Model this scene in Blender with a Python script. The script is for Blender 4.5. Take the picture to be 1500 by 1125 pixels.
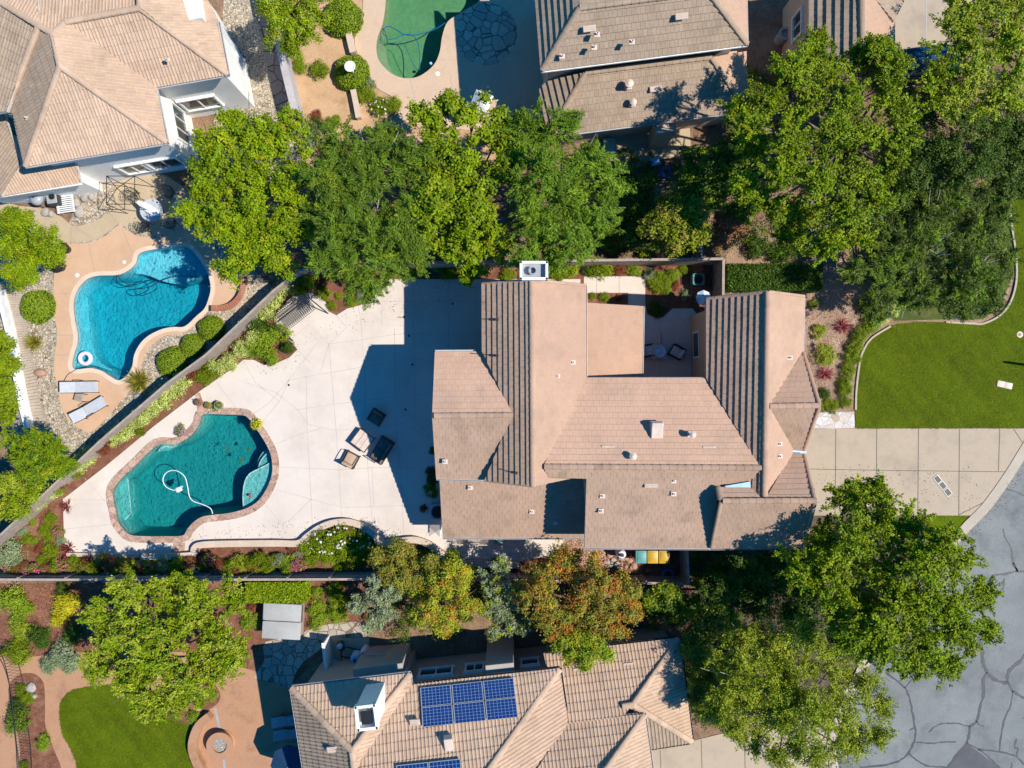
import bpy, bmesh, math, random
import numpy as np
from mathutils import Vector, Matrix
from mathutils.geometry import tessellate_polygon
for o in list(bpy.data.objects): bpy.data.objects.remove(o, do_unlink=True)
SC = bpy.context.scene
COL = SC.collection
# ------------------------------------------------------------------ camera, sky, sun
HC = 40.0            # camera height above the ground, metres
F = 26.0             # photograph pixels per metre on the ground
cam = bpy.data.cameras.new('camera'); co = bpy.data.objects.new('camera', cam); COL.objects.link(co)
co.location = (0, 0, HC); cam.sensor_width = 36.0; cam.lens = 36.0*F*HC/1500.0
cam.clip_end = 2000; SC.camera = co
EL = math.radians(51.0); AZ = math.radians(7.5)
w = bpy.data.worlds.new('World'); SC.world = w; w.use_nodes = True
nt = w.node_tree; sky = nt.nodes.new('ShaderNodeTexSky'); sky.sky_type = 'NISHITA'; sky.sun_disc = False
sky.sun_elevation = EL; sky.sun_rotation = math.radians(97.5); sky.ozone_density = 2.6; sky.air_density = 1.0; sky.dust_density = 0.3
hs = nt.nodes.new('ShaderNodeHueSaturation'); hs.inputs['Saturation'].default_value = 1.6; nt.links.new(sky.outputs[0], hs.inputs['Color']); tm = nt.nodes.new('ShaderNodeMix'); tm.data_type = 'RGBA'; tm.blend_type = 'MULTIPLY'; tm.inputs[0].default_value = 1.0; tm.inputs[7].default_value = (.16, 1.25, 1.35, 1); nt.links.new(hs.outputs[0], tm.inputs[6]); nt.links.new(tm.outputs[2], nt.nodes['Background'].inputs[0]); nt.nodes['Background'].inputs[1].default_value = 0.095
sl = bpy.data.lights.new('sun', 'SUN'); sl.energy = 5.0; sl.angle = math.radians(0.5); sl.color = (1.0, 0.95, 0.86)
so = bpy.data.objects.new('sun', sl); COL.objects.link(so); so.location = (30, -5, 50)
so.rotation_euler = Vector((-math.cos(EL)*math.cos(AZ), math.cos(EL)*math.sin(AZ), -math.sin(EL))).to_track_quat('-Z', 'Y').to_euler()
SC.view_settings.view_transform = 'Standard'; SC.view_settings.look = 'None'
SC.view_settings.exposure = 0.26; SC.view_settings.gamma = 1.0
SC.cycles.transparent_max_bounces = 16
# ------------------------------------------------------------------ helpers
def P(px, py, z=0.0):
    k = (1.0 - z/HC)/F
    return Vector(((px-750.0)*k, (562.5-py)*k, z))
def tag(o, label=None, cat=None, group=None, kind=None):
    if label: o['label'] = label
    if cat: o['category'] = cat
    if group: o['group'] = group
    if kind: o['kind'] = kind
    return o
def empty(name, label, cat, loc=(0,0,0), rz=0.0, group=None):
    o = bpy.data.objects.new(name, None); COL.objects.link(o); o.location = loc; o.rotation_euler = (0,0,rz)
    o.empty_display_size = 0.3
    return tag(o, label, cat, group)
def srgb(r, g, b):
    f = lambda c: (c/255/12.92) if c/255 <= 0.04045 else ((c/255+0.055)/1.055)**2.4
    return (f(r), f(g), f(b))
def catmull(pts, closed=False, n=6):
    pts = [tuple(p) for p in pts]; out = []; m = len(pts)
    rng = range(m) if closed else range(m-1)
    for i in rng:
        if closed: a, b, c, d = pts[(i-1)%m], pts[i], pts[(i+1)%m], pts[(i+2)%m]
        else: a, b, c, d = pts[max(i-1,0)], pts[i], pts[i+1], pts[min(i+2,m-1)]
        for k in range(n):
            t = k/n
            out.append(tuple(0.5*((2*b[j])+(-a[j]+c[j])*t+(2*a[j]-5*b[j]+4*c[j]-d[j])*t*t+(-a[j]+3*b[j]-3*c[j]+d[j])*t**3) for j in range(len(b))))
    if not closed: out.append(pts[-1])
    return out
def area2(poly): return sum(poly[i][0]*poly[(i+1)%len(poly)][1]-poly[(i+1)%len(poly)][0]*poly[i][1] for i in range(len(poly)))
def offset(poly, d):
    """offset a closed 2D outline outward by d (negative: inward)"""
    n = len(poly); s = 1 if area2(poly) > 0 else -1; out = []
    for i in range(n):
        a = Vector(poly[i-1][:2]); b = Vector(poly[i][:2]); c = Vector(poly[(i+1)%n][:2])
        e1 = (b-a); e2 = (c-b)
        if e1.length < 1e-6 or e2.length < 1e-6: out.append((b.x, b.y)); continue
        e1.normalize(); e2.normalize()
        n1 = Vector((e1.y, -e1.x))*s; n2 = Vector((e2.y, -e2.x))*s
        m = n1+n2
        if m.length < 1e-4: m = n1.copy()
        m.normalize(); q = max(0.45, m.dot(n1))
        p = b+m*(d/q); out.append((p.x, p.y))
    return out
class MB:
    def __init__(s): s.v = []; s.f = []; s.m = []; s.c = []
    def face(s, pts, mi=0, col=None):
        i = len(s.v); s.v += [tuple(p) for p in pts]; s.f.append(tuple(range(i, i+len(pts)))); s.m.append(mi); s.c.append(col)
    def box(s, c, d, M=None, mi=0, bev=0.0, col=None):
        x, y, z = d[0]/2, d[1]/2, d[2]/2
        c = Vector(c)
        if bev > 0:
            b = min(bev, x*.9, y*.9, z*.9)
            bm = bmesh.new(); bmesh.ops.create_cube(bm, size=1)
            for vv in bm.verts: vv.co = Vector((vv.co.x*2*x, vv.co.y*2*y, vv.co.z*2*z))
            bmesh.ops.bevel(bm, geom=bm.edges[:], offset=b, segments=2, profile=.5, affect='EDGES')
            for fc in bm.faces:
                q = [(M @ vv.co if M else vv.co)+c for vv in fc.verts]; s.face(q, mi, col)
            bm.free(); return
        P8 = [Vector((sx*x, sy*y, sz*z)) for sx in (-1,1) for sy in (-1,1) for sz in (-1,1)]
        P8 = [((M @ p) if M else p)+c for p in P8]
        for q in ((0,1,3,2),(4,6,7,5),(0,4,5,1),(2,3,7,6),(0,2,6,4),(1,5,7,3)): s.face([P8[k] for k in q], mi, col)
    def prism(s, poly, z0, z1, mi=0, bottom=True, mi_side=None):
        poly = [(p[0], p[1]) for p in poly]
        if area2(poly) < 0: poly = poly[::-1]
        tr = tessellate_polygon([[Vector((p[0], p[1], 0)) for p in poly]])
        for t in tr:
            t = list(t); a, b, c = [poly[k] for k in t]
            if (b[0]-a[0])*(c[1]-a[1])-(b[1]-a[1])*(c[0]-a[0]) < 0: t = t[::-1]
            s.face([(poly[k][0], poly[k][1], z1) for k in t], mi)
            if bottom: s.face([(poly[k][0], poly[k][1], z0) for k in t[::-1]], mi)
        n = len(poly)
        for i in range(n):
            a, b = poly[i], poly[(i+1)%n]
            s.face([(a[0],a[1],z0),(b[0],b[1],z0),(b[0],b[1],z1),(a[0],a[1],z1)], mi if mi_side is None else mi_side)
    def tube(s, pts, r, n=8, mi=0, cap=True, r1=None):
        pts = [Vector(p) for p in pts]; m = len(pts); rings = []
        for i, p in enumerate(pts):
            d = (pts[min(i+1,m-1)]-pts[max(i-1,0)])
            if d.length < 1e-7: d = Vector((0,0,1))
            d.normalize(); up = Vector((0,0,1)) if abs(d.z) < .95 else Vector((1,0,0))
            a = d.cross(up).normalized(); b = d.cross(a)
            rr = r if r1 is None else r+(r1-r)*i/max(1, m-1)
            rings.append([p+a*rr*math.cos(2*math.pi*k/n)+b*rr*math.sin(2*math.pi*k/n) for k in range(n)])
        for i in range(m-1):
            for k in range(n):
                s.face([rings[i][k], rings[i][(k+1)%n], rings[i+1][(k+1)%n], rings[i+1][k]], mi)
        if cap: s.face(rings[0][::-1], mi); s.face(rings[-1], mi)
    def lathe(s, prof, c=(0,0,0), n=20, mi=0, col=None):
        c = Vector(c)
        for j in range(len(prof)-1):
            (r0, z0), (r1, z1) = prof[j], prof[j+1]
            for k in range(n):
                a, b = 2*math.pi*k/n, 2*math.pi*(k+1)/n
                q = [c+Vector((r0*math.cos(a), r0*math.sin(a), z0)), c+Vector((r0*math.cos(b), r0*math.sin(b), z0)),
                     c+Vector((r1*math.cos(b), r1*math.sin(b), z1)), c+Vector((r1*math.cos(a), r1*math.sin(a), z1))]
                if r0 < 1e-5: q = [q[0], q[2], q[3]]
                elif r1 < 1e-5: q = [q[0], q[1], q[2]]
                s.face(q, mi, col)
    def rock(s, c, r, seed=0, sc=(1,1,.6), mi=0, col=None, sub=2):
        bm = bmesh.new(); bmesh.ops.create_icosphere(bm, subdivisions=sub, radius=1)
        rd = random.Random(seed); ph = [rd.uniform(0, 6.28) for _ in range(6)]
        for v in bm.verts:
            q = v.co; k = 1+.16*math.sin(2.3*q.x+ph[0])+.14*math.sin(3.1*q.y+ph[1])+.1*math.sin(4.3*q.z+ph[2])+.06*math.sin(7*q.x+5*q.y+ph[3])
            v.co = Vector((q.x*sc[0], q.y*sc[1], q.z*sc[2]))*k*r
        for f in bm.faces: s.face([v.co+Vector(c) for v in f.verts], mi, col)
        bm.free()
    def build(s, name, mats, parent=None, smooth=False, merge=False, loc=None, kind=None):
        me = bpy.data.meshes.new(name); me.from_pydata(s.v, [], s.f)
        if not isinstance(mats, (list, tuple)): mats = [mats]
        for m in mats: me.materials.append(m)
        if len(mats) > 1: me.polygons.foreach_set('material_index', s.m)
        if any(c is not None for c in s.c):
            a = me.attributes.new('tint', 'FLOAT_COLOR', 'FACE')
            a.data.foreach_set('color', np.array([list(c or (1,1,1))[:3]+[1.0] for c in s.c], dtype=np.float32).ravel())
        if merge or smooth:
            bm = bmesh.new(); bm.from_mesh(me); bmesh.ops.remove_doubles(bm, verts=bm.verts, dist=1e-5)
            bmesh.ops.recalc_face_normals(bm, faces=bm.faces); bm.to_mesh(me); bm.free()
        if smooth:
            me.polygons.foreach_set('use_smooth', [True]*len(me.polygons))
            me.set_sharp_from_angle(angle=math.radians(40))
        me.update()
        o = bpy.data.objects.new(name, me); COL.objects.link(o)
        if loc is not None: o.location = loc
        if parent: o.parent = parent
        if kind: o['kind'] = kind
        return o
# ------------------------------------------------------------------ materials
def nmat(name):
    m = bpy.data.materials.new(name); m.use_nodes = True
    return m, m.node_tree, m.node_tree.nodes['Principled BSDF']
def add(nt, t, **kw):
    n = nt.nodes.new(t)
    for k, v in kw.items(): setattr(n, k, v)
    return n
def noise(nt, pos, scale, detail=4, rough=.6):
    n = add(nt, 'ShaderNodeTexNoise'); n.inputs['Scale'].default_value = scale; n.inputs['Detail'].default_value = detail; n.inputs['Roughness'].default_value = rough
    nt.links.new(pos, n.inputs['Vector']); return n.outputs['Fac']
def ramp(nt, fac, stops):
    r = add(nt, 'ShaderNodeValToRGB'); e = r.color_ramp.elements
    while len(e) < len(stops): e.new(.5)
    for i, (p, c) in enumerate(stops): e[i].position = p; e[i].color = (*c, 1)
    nt.links.new(fac, r.inputs[0]); return r.outputs[0]
def mixc(nt, fac, a, b, mode='MIX'):
    m = add(nt, 'ShaderNodeMix', data_type='RGBA', blend_type=mode)
    for s, v in ((m.inputs[0], fac), (m.inputs[6], a), (m.inputs[7], b)):
        if hasattr(v, 'links'): nt.links.new(v, s)
        elif isinstance(v, (int, float)): s.default_value = v
        else: s.default_value = (*v, 1)
    return m.outputs[2]
def mottle(name, c1, c2, scale=1.0, fine=12.0, bump=.2, rough=.85, stain=None, stain_scale=.35, metal=0, tint=False, spec=.3, stain_lo=.5, stain_hi=.68, bscale=None, fineamt=.35):
    """two-tone noise surface with fine grain and optional stains, world-space position"""
    m, nt, b = nmat(name)
    g = add(nt, 'ShaderNodeNewGeometry').outputs['Position']
    n1 = noise(nt, g, scale, 5, .65)
    c = ramp(nt, n1, [(.32, c1), (.68, c2)])
    n2 = noise(nt, g, fine, 3, .7)
    f2 = ramp(nt, n2, [(.3, (1-fineamt,)*3), (.7, (1+fineamt,)*3)])
    c = mixc(nt, 1.0, c, f2, 'MULTIPLY')
    if stain:
        n3 = noise(nt, g, stain_scale, 6, .7)
        f3 = ramp(nt, n3, [(stain_lo, (0,0,0)), (stain_hi, (1,1,1))])
        c = mixc(nt, f3, c, stain)
    if tint:
        a = add(nt, 'ShaderNodeAttribute', attribute_name='tint')
        c = mixc(nt, 1.0, c, a.outputs['Color'], 'MULTIPLY')
    nt.links.new(c, b.inputs['Base Color'])
    b.inputs['Roughness'].default_value = rough; b.inputs['Metallic'].default_value = metal
    b.inputs['Specular IOR Level'].default_value = spec
    if bump:
        bp = add(nt, 'ShaderNodeBump'); bp.inputs['Strength'].default_value = bump; bp.inputs['Distance'].default_value = .05
        nt.links.new(noise(nt, g, bscale or fine, 3, .7), bp.inputs['Height']); nt.links.new(bp.outputs[0], b.inputs['Normal'])
    return m
def flagstone(name, scale, cols, gap=(.05,.045,.04), gapw=.06, bump=.4, rough=.85, rnd=1.0, metric='EUCLIDEAN'):
    m, nt, b = nmat(name)
    g = add(nt, 'ShaderNodeNewGeometry').outputs['Position']
    v = add(nt, 'ShaderNodeTexVoronoi'); v.inputs['Scale'].default_value = scale; v.inputs['Randomness'].default_value = rnd
    nt.links.new(g, v.inputs['Vector'])
    e = add(nt, 'ShaderNodeTexVoronoi', feature='DISTANCE_TO_EDGE'); e.inputs['Scale'].default_value = scale; e.inputs['Randomness'].default_value = rnd
    nt.links.new(g, e.inputs['Vector'])
    sp = add(nt, 'ShaderNodeSeparateColor'); nt.links.new(v.outputs['Color'], sp.inputs[0])
    st = [(i/max(1, len(cols)-1), c) for i, c in enumerate(cols)]
    c = ramp(nt, sp.outputs[0], st)
    n2 = noise(nt, g, 9, 4, .7)
    c = mixc(nt, 1.0, c, ramp(nt, n2, [(.3, (.75,)*3), (.7, (1.15,)*3)]), 'MULTIPLY')
    ef = ramp(nt, e.outputs['Distance'], [(gapw*.5, (0,0,0)), (gapw, (1,1,1))])
    c = mixc(nt, ef, gap, c)
    nt.links.new(c, b.inputs['Base Color']); b.inputs['Roughness'].default_value = rough; b.inputs['Specular IOR Level'].default_value = .3
    bp = add(nt, 'ShaderNodeBump'); bp.inputs['Strength'].default_value = bump; bp.inputs['Distance'].default_value = .03
    nt.links.new(ef, bp.inputs['Height']); nt.links.new(bp.outputs[0], b.inputs['Normal'])
    return m
def plain(name, c, rough=.6, metal=0, spec=.5, emit=None):
    m, nt, b = nmat(name); 
    g = add(nt, 'ShaderNodeNewGeometry').outputs['Position']
    n = noise(nt, g, 3.0, 4, .7)
    nt.links.new(mixc(nt, 1.0, c, ramp(nt, n, [(.3, (.82,)*3), (.7, (1.1,)*3)]), 'MULTIPLY'), b.inputs['Base Color'])
    b.inputs['Roughness'].default_value = rough; b.inputs['Metallic'].default_value = metal; b.inputs['Specular IOR Level'].default_value = spec
    return m
def leafmat(name, trans=.14, rough=.5, spec=.16):
    m, nt, b = nmat(name)
    a = add(nt, 'ShaderNodeAttribute', attribute_name='tint'); c = a.outputs['Color']
    nt.links.new(c, b.inputs['Base Color']); b.inputs['Roughness'].default_value = rough; b.inputs['Specular IOR Level'].default_value = spec
    t = add(nt, 'ShaderNodeBsdfTranslucent'); nt.links.new(mixc(nt, 1.0, c, (1.2, 1.15, .5), 'MULTIPLY'), t.inputs[0])
    mx = add(nt, 'ShaderNodeMixShader'); mx.inputs[0].default_value = trans
    nt.links.new(b.outputs[0], mx.inputs[1]); nt.links.new(t.outputs[0], mx.inputs[2])
    nt.links.new(mx.outputs[0], nt.nodes['Material Output'].inputs[0])
    return m
def watermat(name, absorb, dens, rip=.15):
    m, nt, b = nmat(name); nt.nodes.remove(b)
    g = add(nt, 'ShaderNodeNewGeometry').outputs['Position']
    tr = add(nt, 'ShaderNodeBsdfTransparent'); gl = add(nt, 'ShaderNodeBsdfGlossy'); gl.inputs['Roughness'].default_value = .04
    bp = add(nt, 'ShaderNodeBump'); bp.inputs['Strength'].default_value = rip; bp.inputs['Distance'].default_value = .08
    nt.links.new(noise(nt, g, 5.0, 3, .6), bp.inputs['Height']); nt.links.new(bp.outputs[0], gl.inputs['Normal'])
    fr = add(nt, 'ShaderNodeFresnel'); fr.inputs[0].default_value = 1.33; nt.links.new(bp.outputs[0], fr.inputs['Normal'])
    mx = add(nt, 'ShaderNodeMixShader'); nt.links.new(fr.outputs[0], mx.inputs[0]); nt.links.new(tr.outputs[0], mx.inputs[1]); nt.links.new(gl.outputs[0], mx.inputs[2])
    nt.links.new(mx.outputs[0], nt.nodes['Material Output'].inputs['Surface'])
    va = add(nt, 'ShaderNodeVolumeAbsorption'); va.inputs['Color'].default_value = (*absorb, 1); va.inputs['Density'].default_value = dens
    nt.links.new(va.outputs[0], nt.nodes['Material Output'].inputs['Volume'])
    return m
def plaster(name, c1, c2):
    """pool plaster with two-tone mottling and a fine grain"""
    return mottle(name, c1, c2, scale=1.3, fine=7.0, bump=.1, rough=.7, fineamt=.16)
M = {}
M['patio'] = mottle('patio_concrete', (0.616,0.526,0.449), (0.676,0.583,0.499), scale=.5, fine=20, bump=.05, fineamt=.04, stain=(0.558,0.475,0.401), stain_scale=.4, stain_lo=.47, stain_hi=.7)
M['joint'] = plain('joint', (0.486,0.446,0.405), .9)
M['drive'] = mottle('driveway_concrete', (0.421,0.330,0.236), (0.484,0.381,0.274), scale=.5, fine=16, bump=.08, fineamt=.07, stain=(0.360,0.286,0.210), stain_scale=.5, stain_lo=.46, stain_hi=.66)
M['tan'] = mottle('tan_concrete', (0.425,0.326,0.209), (0.493,0.383,0.254), scale=.7, fine=14, bump=.1, fineamt=.08)
M['salmon'] = mottle('salmon_deck', (0.542,0.338,0.207), (0.599,0.386,0.244), scale=.6, fine=16, bump=.08, fineamt=.06, stain=(0.476,0.297,0.184), stain_scale=.5, stain_lo=.5, stain_hi=.8)
M['peach'] = mottle('peach_deck', (0.542,0.384,0.262), (0.612,0.437,0.306), scale=.5, fine=14, bump=.08, fineamt=.08, stain=(0.437,0.288,0.175), stain_scale=.5, stain_lo=.5, stain_hi=.8)
M['terra'] = mottle('terracotta_path', (0.389,0.203,0.112), (0.470,0.260,0.149), scale=.6, fine=12, bump=.1, fineamt=.1, stain=(0.292,0.145,0.074), stain_scale=.6)
M['dirt'] = mottle('dirt', (.16,.09,.055), (.26,.155,.095), scale=1.2, fine=14, bump=.6, stain=(.34,.22,.13), stain_scale=.5, fineamt=.45)
M['sand'] = mottle('sandy_soil', (0.464,0.284,0.152), (0.560,0.360,0.205), scale=1.0, fine=18, bump=.3, stain=(0.319,0.189,0.098), stain_scale=.7, fineamt=.15)
M['mulch'] = mottle('mulch', (0.150,0.056,0.030), (0.247,0.105,0.060), scale=3, fine=22, bump=.9, fineamt=.6, stain=(0.300,0.150,0.090), stain_scale=1.2)
M['gravel'] = flagstone('gravel', 7.0, [(.28,.21,.14),(.50,.41,.29),(.60,.50,.37),(.38,.33,.26),(.55,.42,.28)], gapw=.07, gap=(.14,.1,.07))
M['redgravel'] = flagstone('red_gravel', 9.0, [(.30,.12,.08),(.50,.30,.2),(.42,.2,.13),(.6,.42,.3)], gapw=.08)
M['flag'] = flagstone('flagstone', 1.9, [(.42,.36,.28),(.55,.46,.35),(.36,.31,.26),(.5,.38,.28)], gap=(.16,.12,.09), gapw=.05)
M['slate'] = flagstone('slate', 1.4, [(.30,.23,.19),(.42,.32,.26),(.25,.22,.21)], gapw=.035)
M['coping'] = flagstone('coping_stone', 3.3, [(0.314,0.190,0.137),(0.502,0.325,0.239),(0.397,0.262,0.205),(0.575,0.388,0.291),(0.460,0.271,0.188)], gap=(0.209,0.135,0.103), gapw=.035)
M['lawn'] = mottle('lawn', (0.069,0.111,0.002), (0.121,0.167,0.003), scale=1.1, fine=30, bump=.9, fineamt=.5, stain=(0.162,0.164,0.004), stain_scale=1.6, stain_lo=.52, stain_hi=.75, rough=.95, spec=.1)
M['road'] = mottle('asphalt', (0.174,0.180,0.174), (0.237,0.242,0.231), scale=.35, fine=30, bump=.25, fineamt=.2, stain=(0.142,0.145,0.142), stain_scale=.5, rough=.9)
M['joint2'] = plain('driveway_joint', (.17,.14,.11), .9)
M['darkdirt'] = mottle('shaded_soil', (.085,.06,.04), (.14,.10,.065), scale=2.0, fine=18, bump=.6, fineamt=.5)  # soil colour darkened to carry the shade under the trees
M['tar'] = plain('tar', (0.032,0.032,0.042), .6)
M['kerb'] = mottle('kerb_concrete', (0.414,0.342,0.261), (0.486,0.414,0.324), scale=1, fine=16, bump=.1, fineamt=.1)
M['wood'] = mottle('weathered_wood', (0.309,0.240,0.196), (0.423,0.337,0.281), scale=3, fine=20, bump=.3, fineamt=.2)
M['brick'] = mottle('brick_red', (.34,.12,.07), (.45,.18,.11), scale=5, fine=20, bump=.3, fineamt=.2)
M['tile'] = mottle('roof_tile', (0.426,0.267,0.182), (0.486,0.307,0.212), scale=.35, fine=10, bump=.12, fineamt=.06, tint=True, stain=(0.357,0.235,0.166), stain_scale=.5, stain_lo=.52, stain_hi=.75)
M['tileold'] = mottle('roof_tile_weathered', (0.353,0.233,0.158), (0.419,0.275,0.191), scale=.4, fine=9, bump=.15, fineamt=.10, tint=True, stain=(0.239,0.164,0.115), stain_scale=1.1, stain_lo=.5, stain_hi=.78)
M['tiletan'] = mottle('roof_tile_tan', (0.459,0.315,0.213), (0.546,0.376,0.261), scale=.5, fine=9, bump=.12, fineamt=.08, tint=True, stain=(0.361,0.247,0.171), stain_scale=.8, stain_lo=.52, stain_hi=.8)
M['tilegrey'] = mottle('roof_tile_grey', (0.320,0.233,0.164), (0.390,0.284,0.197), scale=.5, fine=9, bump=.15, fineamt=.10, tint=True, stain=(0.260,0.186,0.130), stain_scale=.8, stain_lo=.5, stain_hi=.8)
M['under'] = plain('roof_underlay', (.10,.07,.06), .9)
M['trim'] = plain('painted_trim', (.62,.57,.52), .5)
M['gutter'] = plain('gutter_metal', (.45,.45,.47), .4)
M['stucco'] = mottle('stucco_pink', (0.450,0.330,0.247), (0.520,0.390,0.294), scale=.7, fine=25, bump=.2, fineamt=.06)
M['stuccow'] = mottle('stucco_white', (0.758,0.734,0.684), (0.856,0.832,0.783), scale=.7, fine=25, bump=.2, fineamt=.05)
M['stuccot'] = mottle('stucco_tan', (.40,.33,.27), (.46,.38,.31), scale=.7, fine=25, bump=.2, fineamt=.06)
M['white'] = plain('white_paint', (.78,.78,.77), .45)
M['cream'] = plain('cream_metal', (.66,.52,.42), .6)
M['glass'] = plain('window_glass', (.03,.05,.05), .06, spec=.9)
M['dark'] = plain('dark_metal', (.025,.022,.022), .45)
M['black'] = plain('black', (.012,.012,.013), .5)
M['bronze'] = plain('brown_frame', (.05,.035,.028), .5)
M['cushion'] = mottle('tan_cushion', (.42,.29,.2), (.5,.36,.25), scale=4, fine=30, bump=.1, fineamt=.08)
M['cushdark'] = mottle('brown_cushion', (.13,.10,.085), (.18,.14,.12), scale=4, fine=30, bump=.1, fineamt=.08)
M['greyfab'] = mottle('grey_fabric', (.42,.43,.45), (.50,.51,.53), scale=4, fine=30, bump=.1, fineamt=.06)
M['greymet'] = plain('grey_metal', (.35,.36,.38), .4)
M['spa'] = mottle('spa_vinyl', (.36,.35,.33), (.42,.41,.39), scale=1.2, fine=8, bump=.1, fineamt=.05)
M['blue'] = plain('blue_plastic', (.04,.20,.55), .4)
M['ltblue'] = plain('light_blue', (.35,.55,.75), .4)
M['teal'] = plain('teal_plastic', (.10,.30,.30), .5)
M['yellow'] = plain('yellow_lid', (.55,.33,.015), .45)
M['greenbox'] = plain('green_box', (.22,.36,.28), .5)
M['bark'] = mottle('bark', (.12,.085,.06), (.22,.17,.13), scale=4, fine=20, bump=.6, fineamt=.3)
M['barkpale'] = mottle('pale_bark', (.36,.32,.28), (.46,.42,.37), scale=4, fine=20, bump=.4, fineamt=.2)
M['pot'] = mottle('clay_pot', (.30,.15,.09), (.38,.2,.12), scale=6, fine=20, bump=.2)
M['rock'] = mottle('rock', (.30,.27,.24), (.45,.40,.35), scale=3, fine=15, bump=.5, fineamt=.2)
M['redrock'] = mottle('red_rock', (.36,.2,.14), (.46,.27,.19), scale=3, fine=15, bump=.5, fineamt=.2)
M['hosew'] = plain('white_hose', (.75,.78,.8), .4)
M['hoseb'] = plain('dark_hose', (.01,.03,.05), .4)
M['hosebl'] = plain('blue_hose', (.0,.12,.25), .4)
M['pinkfl'] = plain('pale_vinyl', (.75,.68,.78), .3)
M['plank'] = mottle('grey_planks', (.36,.29,.22), (.44,.36,.28), scale=3, fine=16, bump=.3, fineamt=.15)
M['leaf'] = leafmat('leaf'); M['leafd'] = leafmat('leaf_matt', .2, .7, .15)
# ------------------------------------------------------------------ ground, paving, pools
def W2(px): 
    out = []
    for p in px:
        v = P(p[0], p[1], 0); out.append((v.x, v.y))
    return out
def sheet(name, poly, z, mat, holes=(), skirt=.12, kind='structure', parent=None):
    """flat paving sheet with true holes; poly and holes are world 2D outlines"""
    loops = [[Vector((x, y, 0)) for x, y in poly]]+[[Vector((x, y, 0)) for x, y in h] for h in holes]
    flat = [p for l in loops for p in l]
    mb = MB()
    for t in tessellate_polygon(loops):
        a, b, c = [flat[k] for k in t]
        if (b.x-a.x)*(c.y-a.y)-(b.y-a.y)*(c.x-a.x) < 0: b, c = c, b
        mb.face([(q.x, q.y, z) for q in (a, b, c)])
    if skirt:
        for l in loops:
            for i in range(len(l)):
                a, b = l[i], l[(i+1) % len(l)]
                mb.face([(a.x,a.y,z),(b.x,b.y,z),(b.x,b.y,z-skirt),(a.x,a.y,z-skirt)])
    return mb.build(name, mat, parent, kind=kind)
def ribbon(mb, pts, wd, z, mi=0):
    """thin strip along world 2D points"""
    n = len(pts)
    L = []; R = []
    for i in range(n):
        a = Vector(pts[max(i-1,0)][:2]); b = Vector(pts[min(i+1,n-1)][:2]); d = (b-a).normalized(); q = Vector((-d.y, d.x))*(wd(i/(n-1)) if callable(wd) else wd)/2
        p = Vector(pts[i][:2]); L.append(p+q); R.append(p-q)
    for i in range(n-1): mb.face([(R[i].x,R[i].y,z),(R[i+1].x,R[i+1].y,z),(L[i+1].x,L[i+1].y,z),(L[i].x,L[i].y,z)], mi)
def wallstrip(mb, pts, wd, z0, z1, mi=0, closed=False):
    """solid kerb or wall following world 2D points"""
    n = len(pts); L = []; R = []
    for i in range(n):
        a = Vector(pts[i-1][:2]) if (i > 0 or closed) else Vector(pts[i][:2]); b = Vector(pts[(i+1)%n][:2]) if (i < n-1 or closed) else Vector(pts[i][:2])
        d = (b-a).normalized(); q = Vector((-d.y, d.x))*wd/2; p = Vector(pts[i][:2]); L.append(p+q); R.append(p-q)
    for i in range(n if closed else n-1):
        j = (i+1)%n
        mb.face([(*R[i],z1),(*R[j],z1),(*L[j],z1),(*L[i],z1)], mi); mb.face([(*R[i],z0),(*R[j],z0),(*R[j],z1),(*R[i],z1)], mi)
        mb.face([(*L[j],z0),(*L[i],z0),(*L[i],z1),(*L[j],z1)], mi)
    if not closed:
        mb.face([(*L[0],z0),(*R[0],z0),(*R[0],z1),(*L[0],z1)], mi); mb.face([(*R[-1],z0),(*L[-1],z0),(*L[-1],z1),(*R[-1],z1)], mi)
# pool outlines (photograph pixels)
pool1 = W2(catmull([(299,607),(326,607),(353,608),(364,612),(379,632),(392,653),(398,669),(399.5,691),(393,712),(381,731),(368,741),(352,747.5),(333,751.5),(311,754),(296,757),(284,765),(275,775),(268,784),(240,785),(197,784),(184,777),(175,765),(171,750),(168,715),(200,681),(231,652.5),(256,651),(270,645),(284,634),(293,621)], True, 4))
pool2 = W2(catmull([(205,371),(235,364),(268,361),(281,367),(292,380),(304,400),(309,421),(305,440),(299,453),(288,463),(271,478),(254,479),(238,482),(219,491),(206,503),(197,520),(194,537),(186,550),(174,557),(160,550),(149,543),(133,539),(112,541),(106,535),(109,518),(113,505),(114,491),(111,474),(108,453),(109,437),(116,421),(128,409),(144,404),(171,403),(187,397),(199,386)], True, 4))
pool3 = W2(catmull([(566,-45),(565,0),(561,32),(552,59),(553,83),(563,99),(579,111),(597,115),(616,111),(635,96),(644,77),(648,53),(656,32),(675,19),(704,0),(712,-25),(690,-60),(620,-75)], True, 4))
cop1 = offset(pool1, .38)
holes = [pool1, pool2, pool3]
R_ = 160
sheet('ground', [(-R_,-R_),(R_,-R_),(R_,R_),(-R_,R_)], -.03, M['dirt'], holes, skirt=0)
sheet('garden_bed', W2([(-60,838),(0,784),(145,647),(301,520),(400,427),(460,388),(1062,376),(1062,432),(1012,500),(1012,858),(-60,851)]), .0, M['mulch'], [pool1], skirt=.05)
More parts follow.
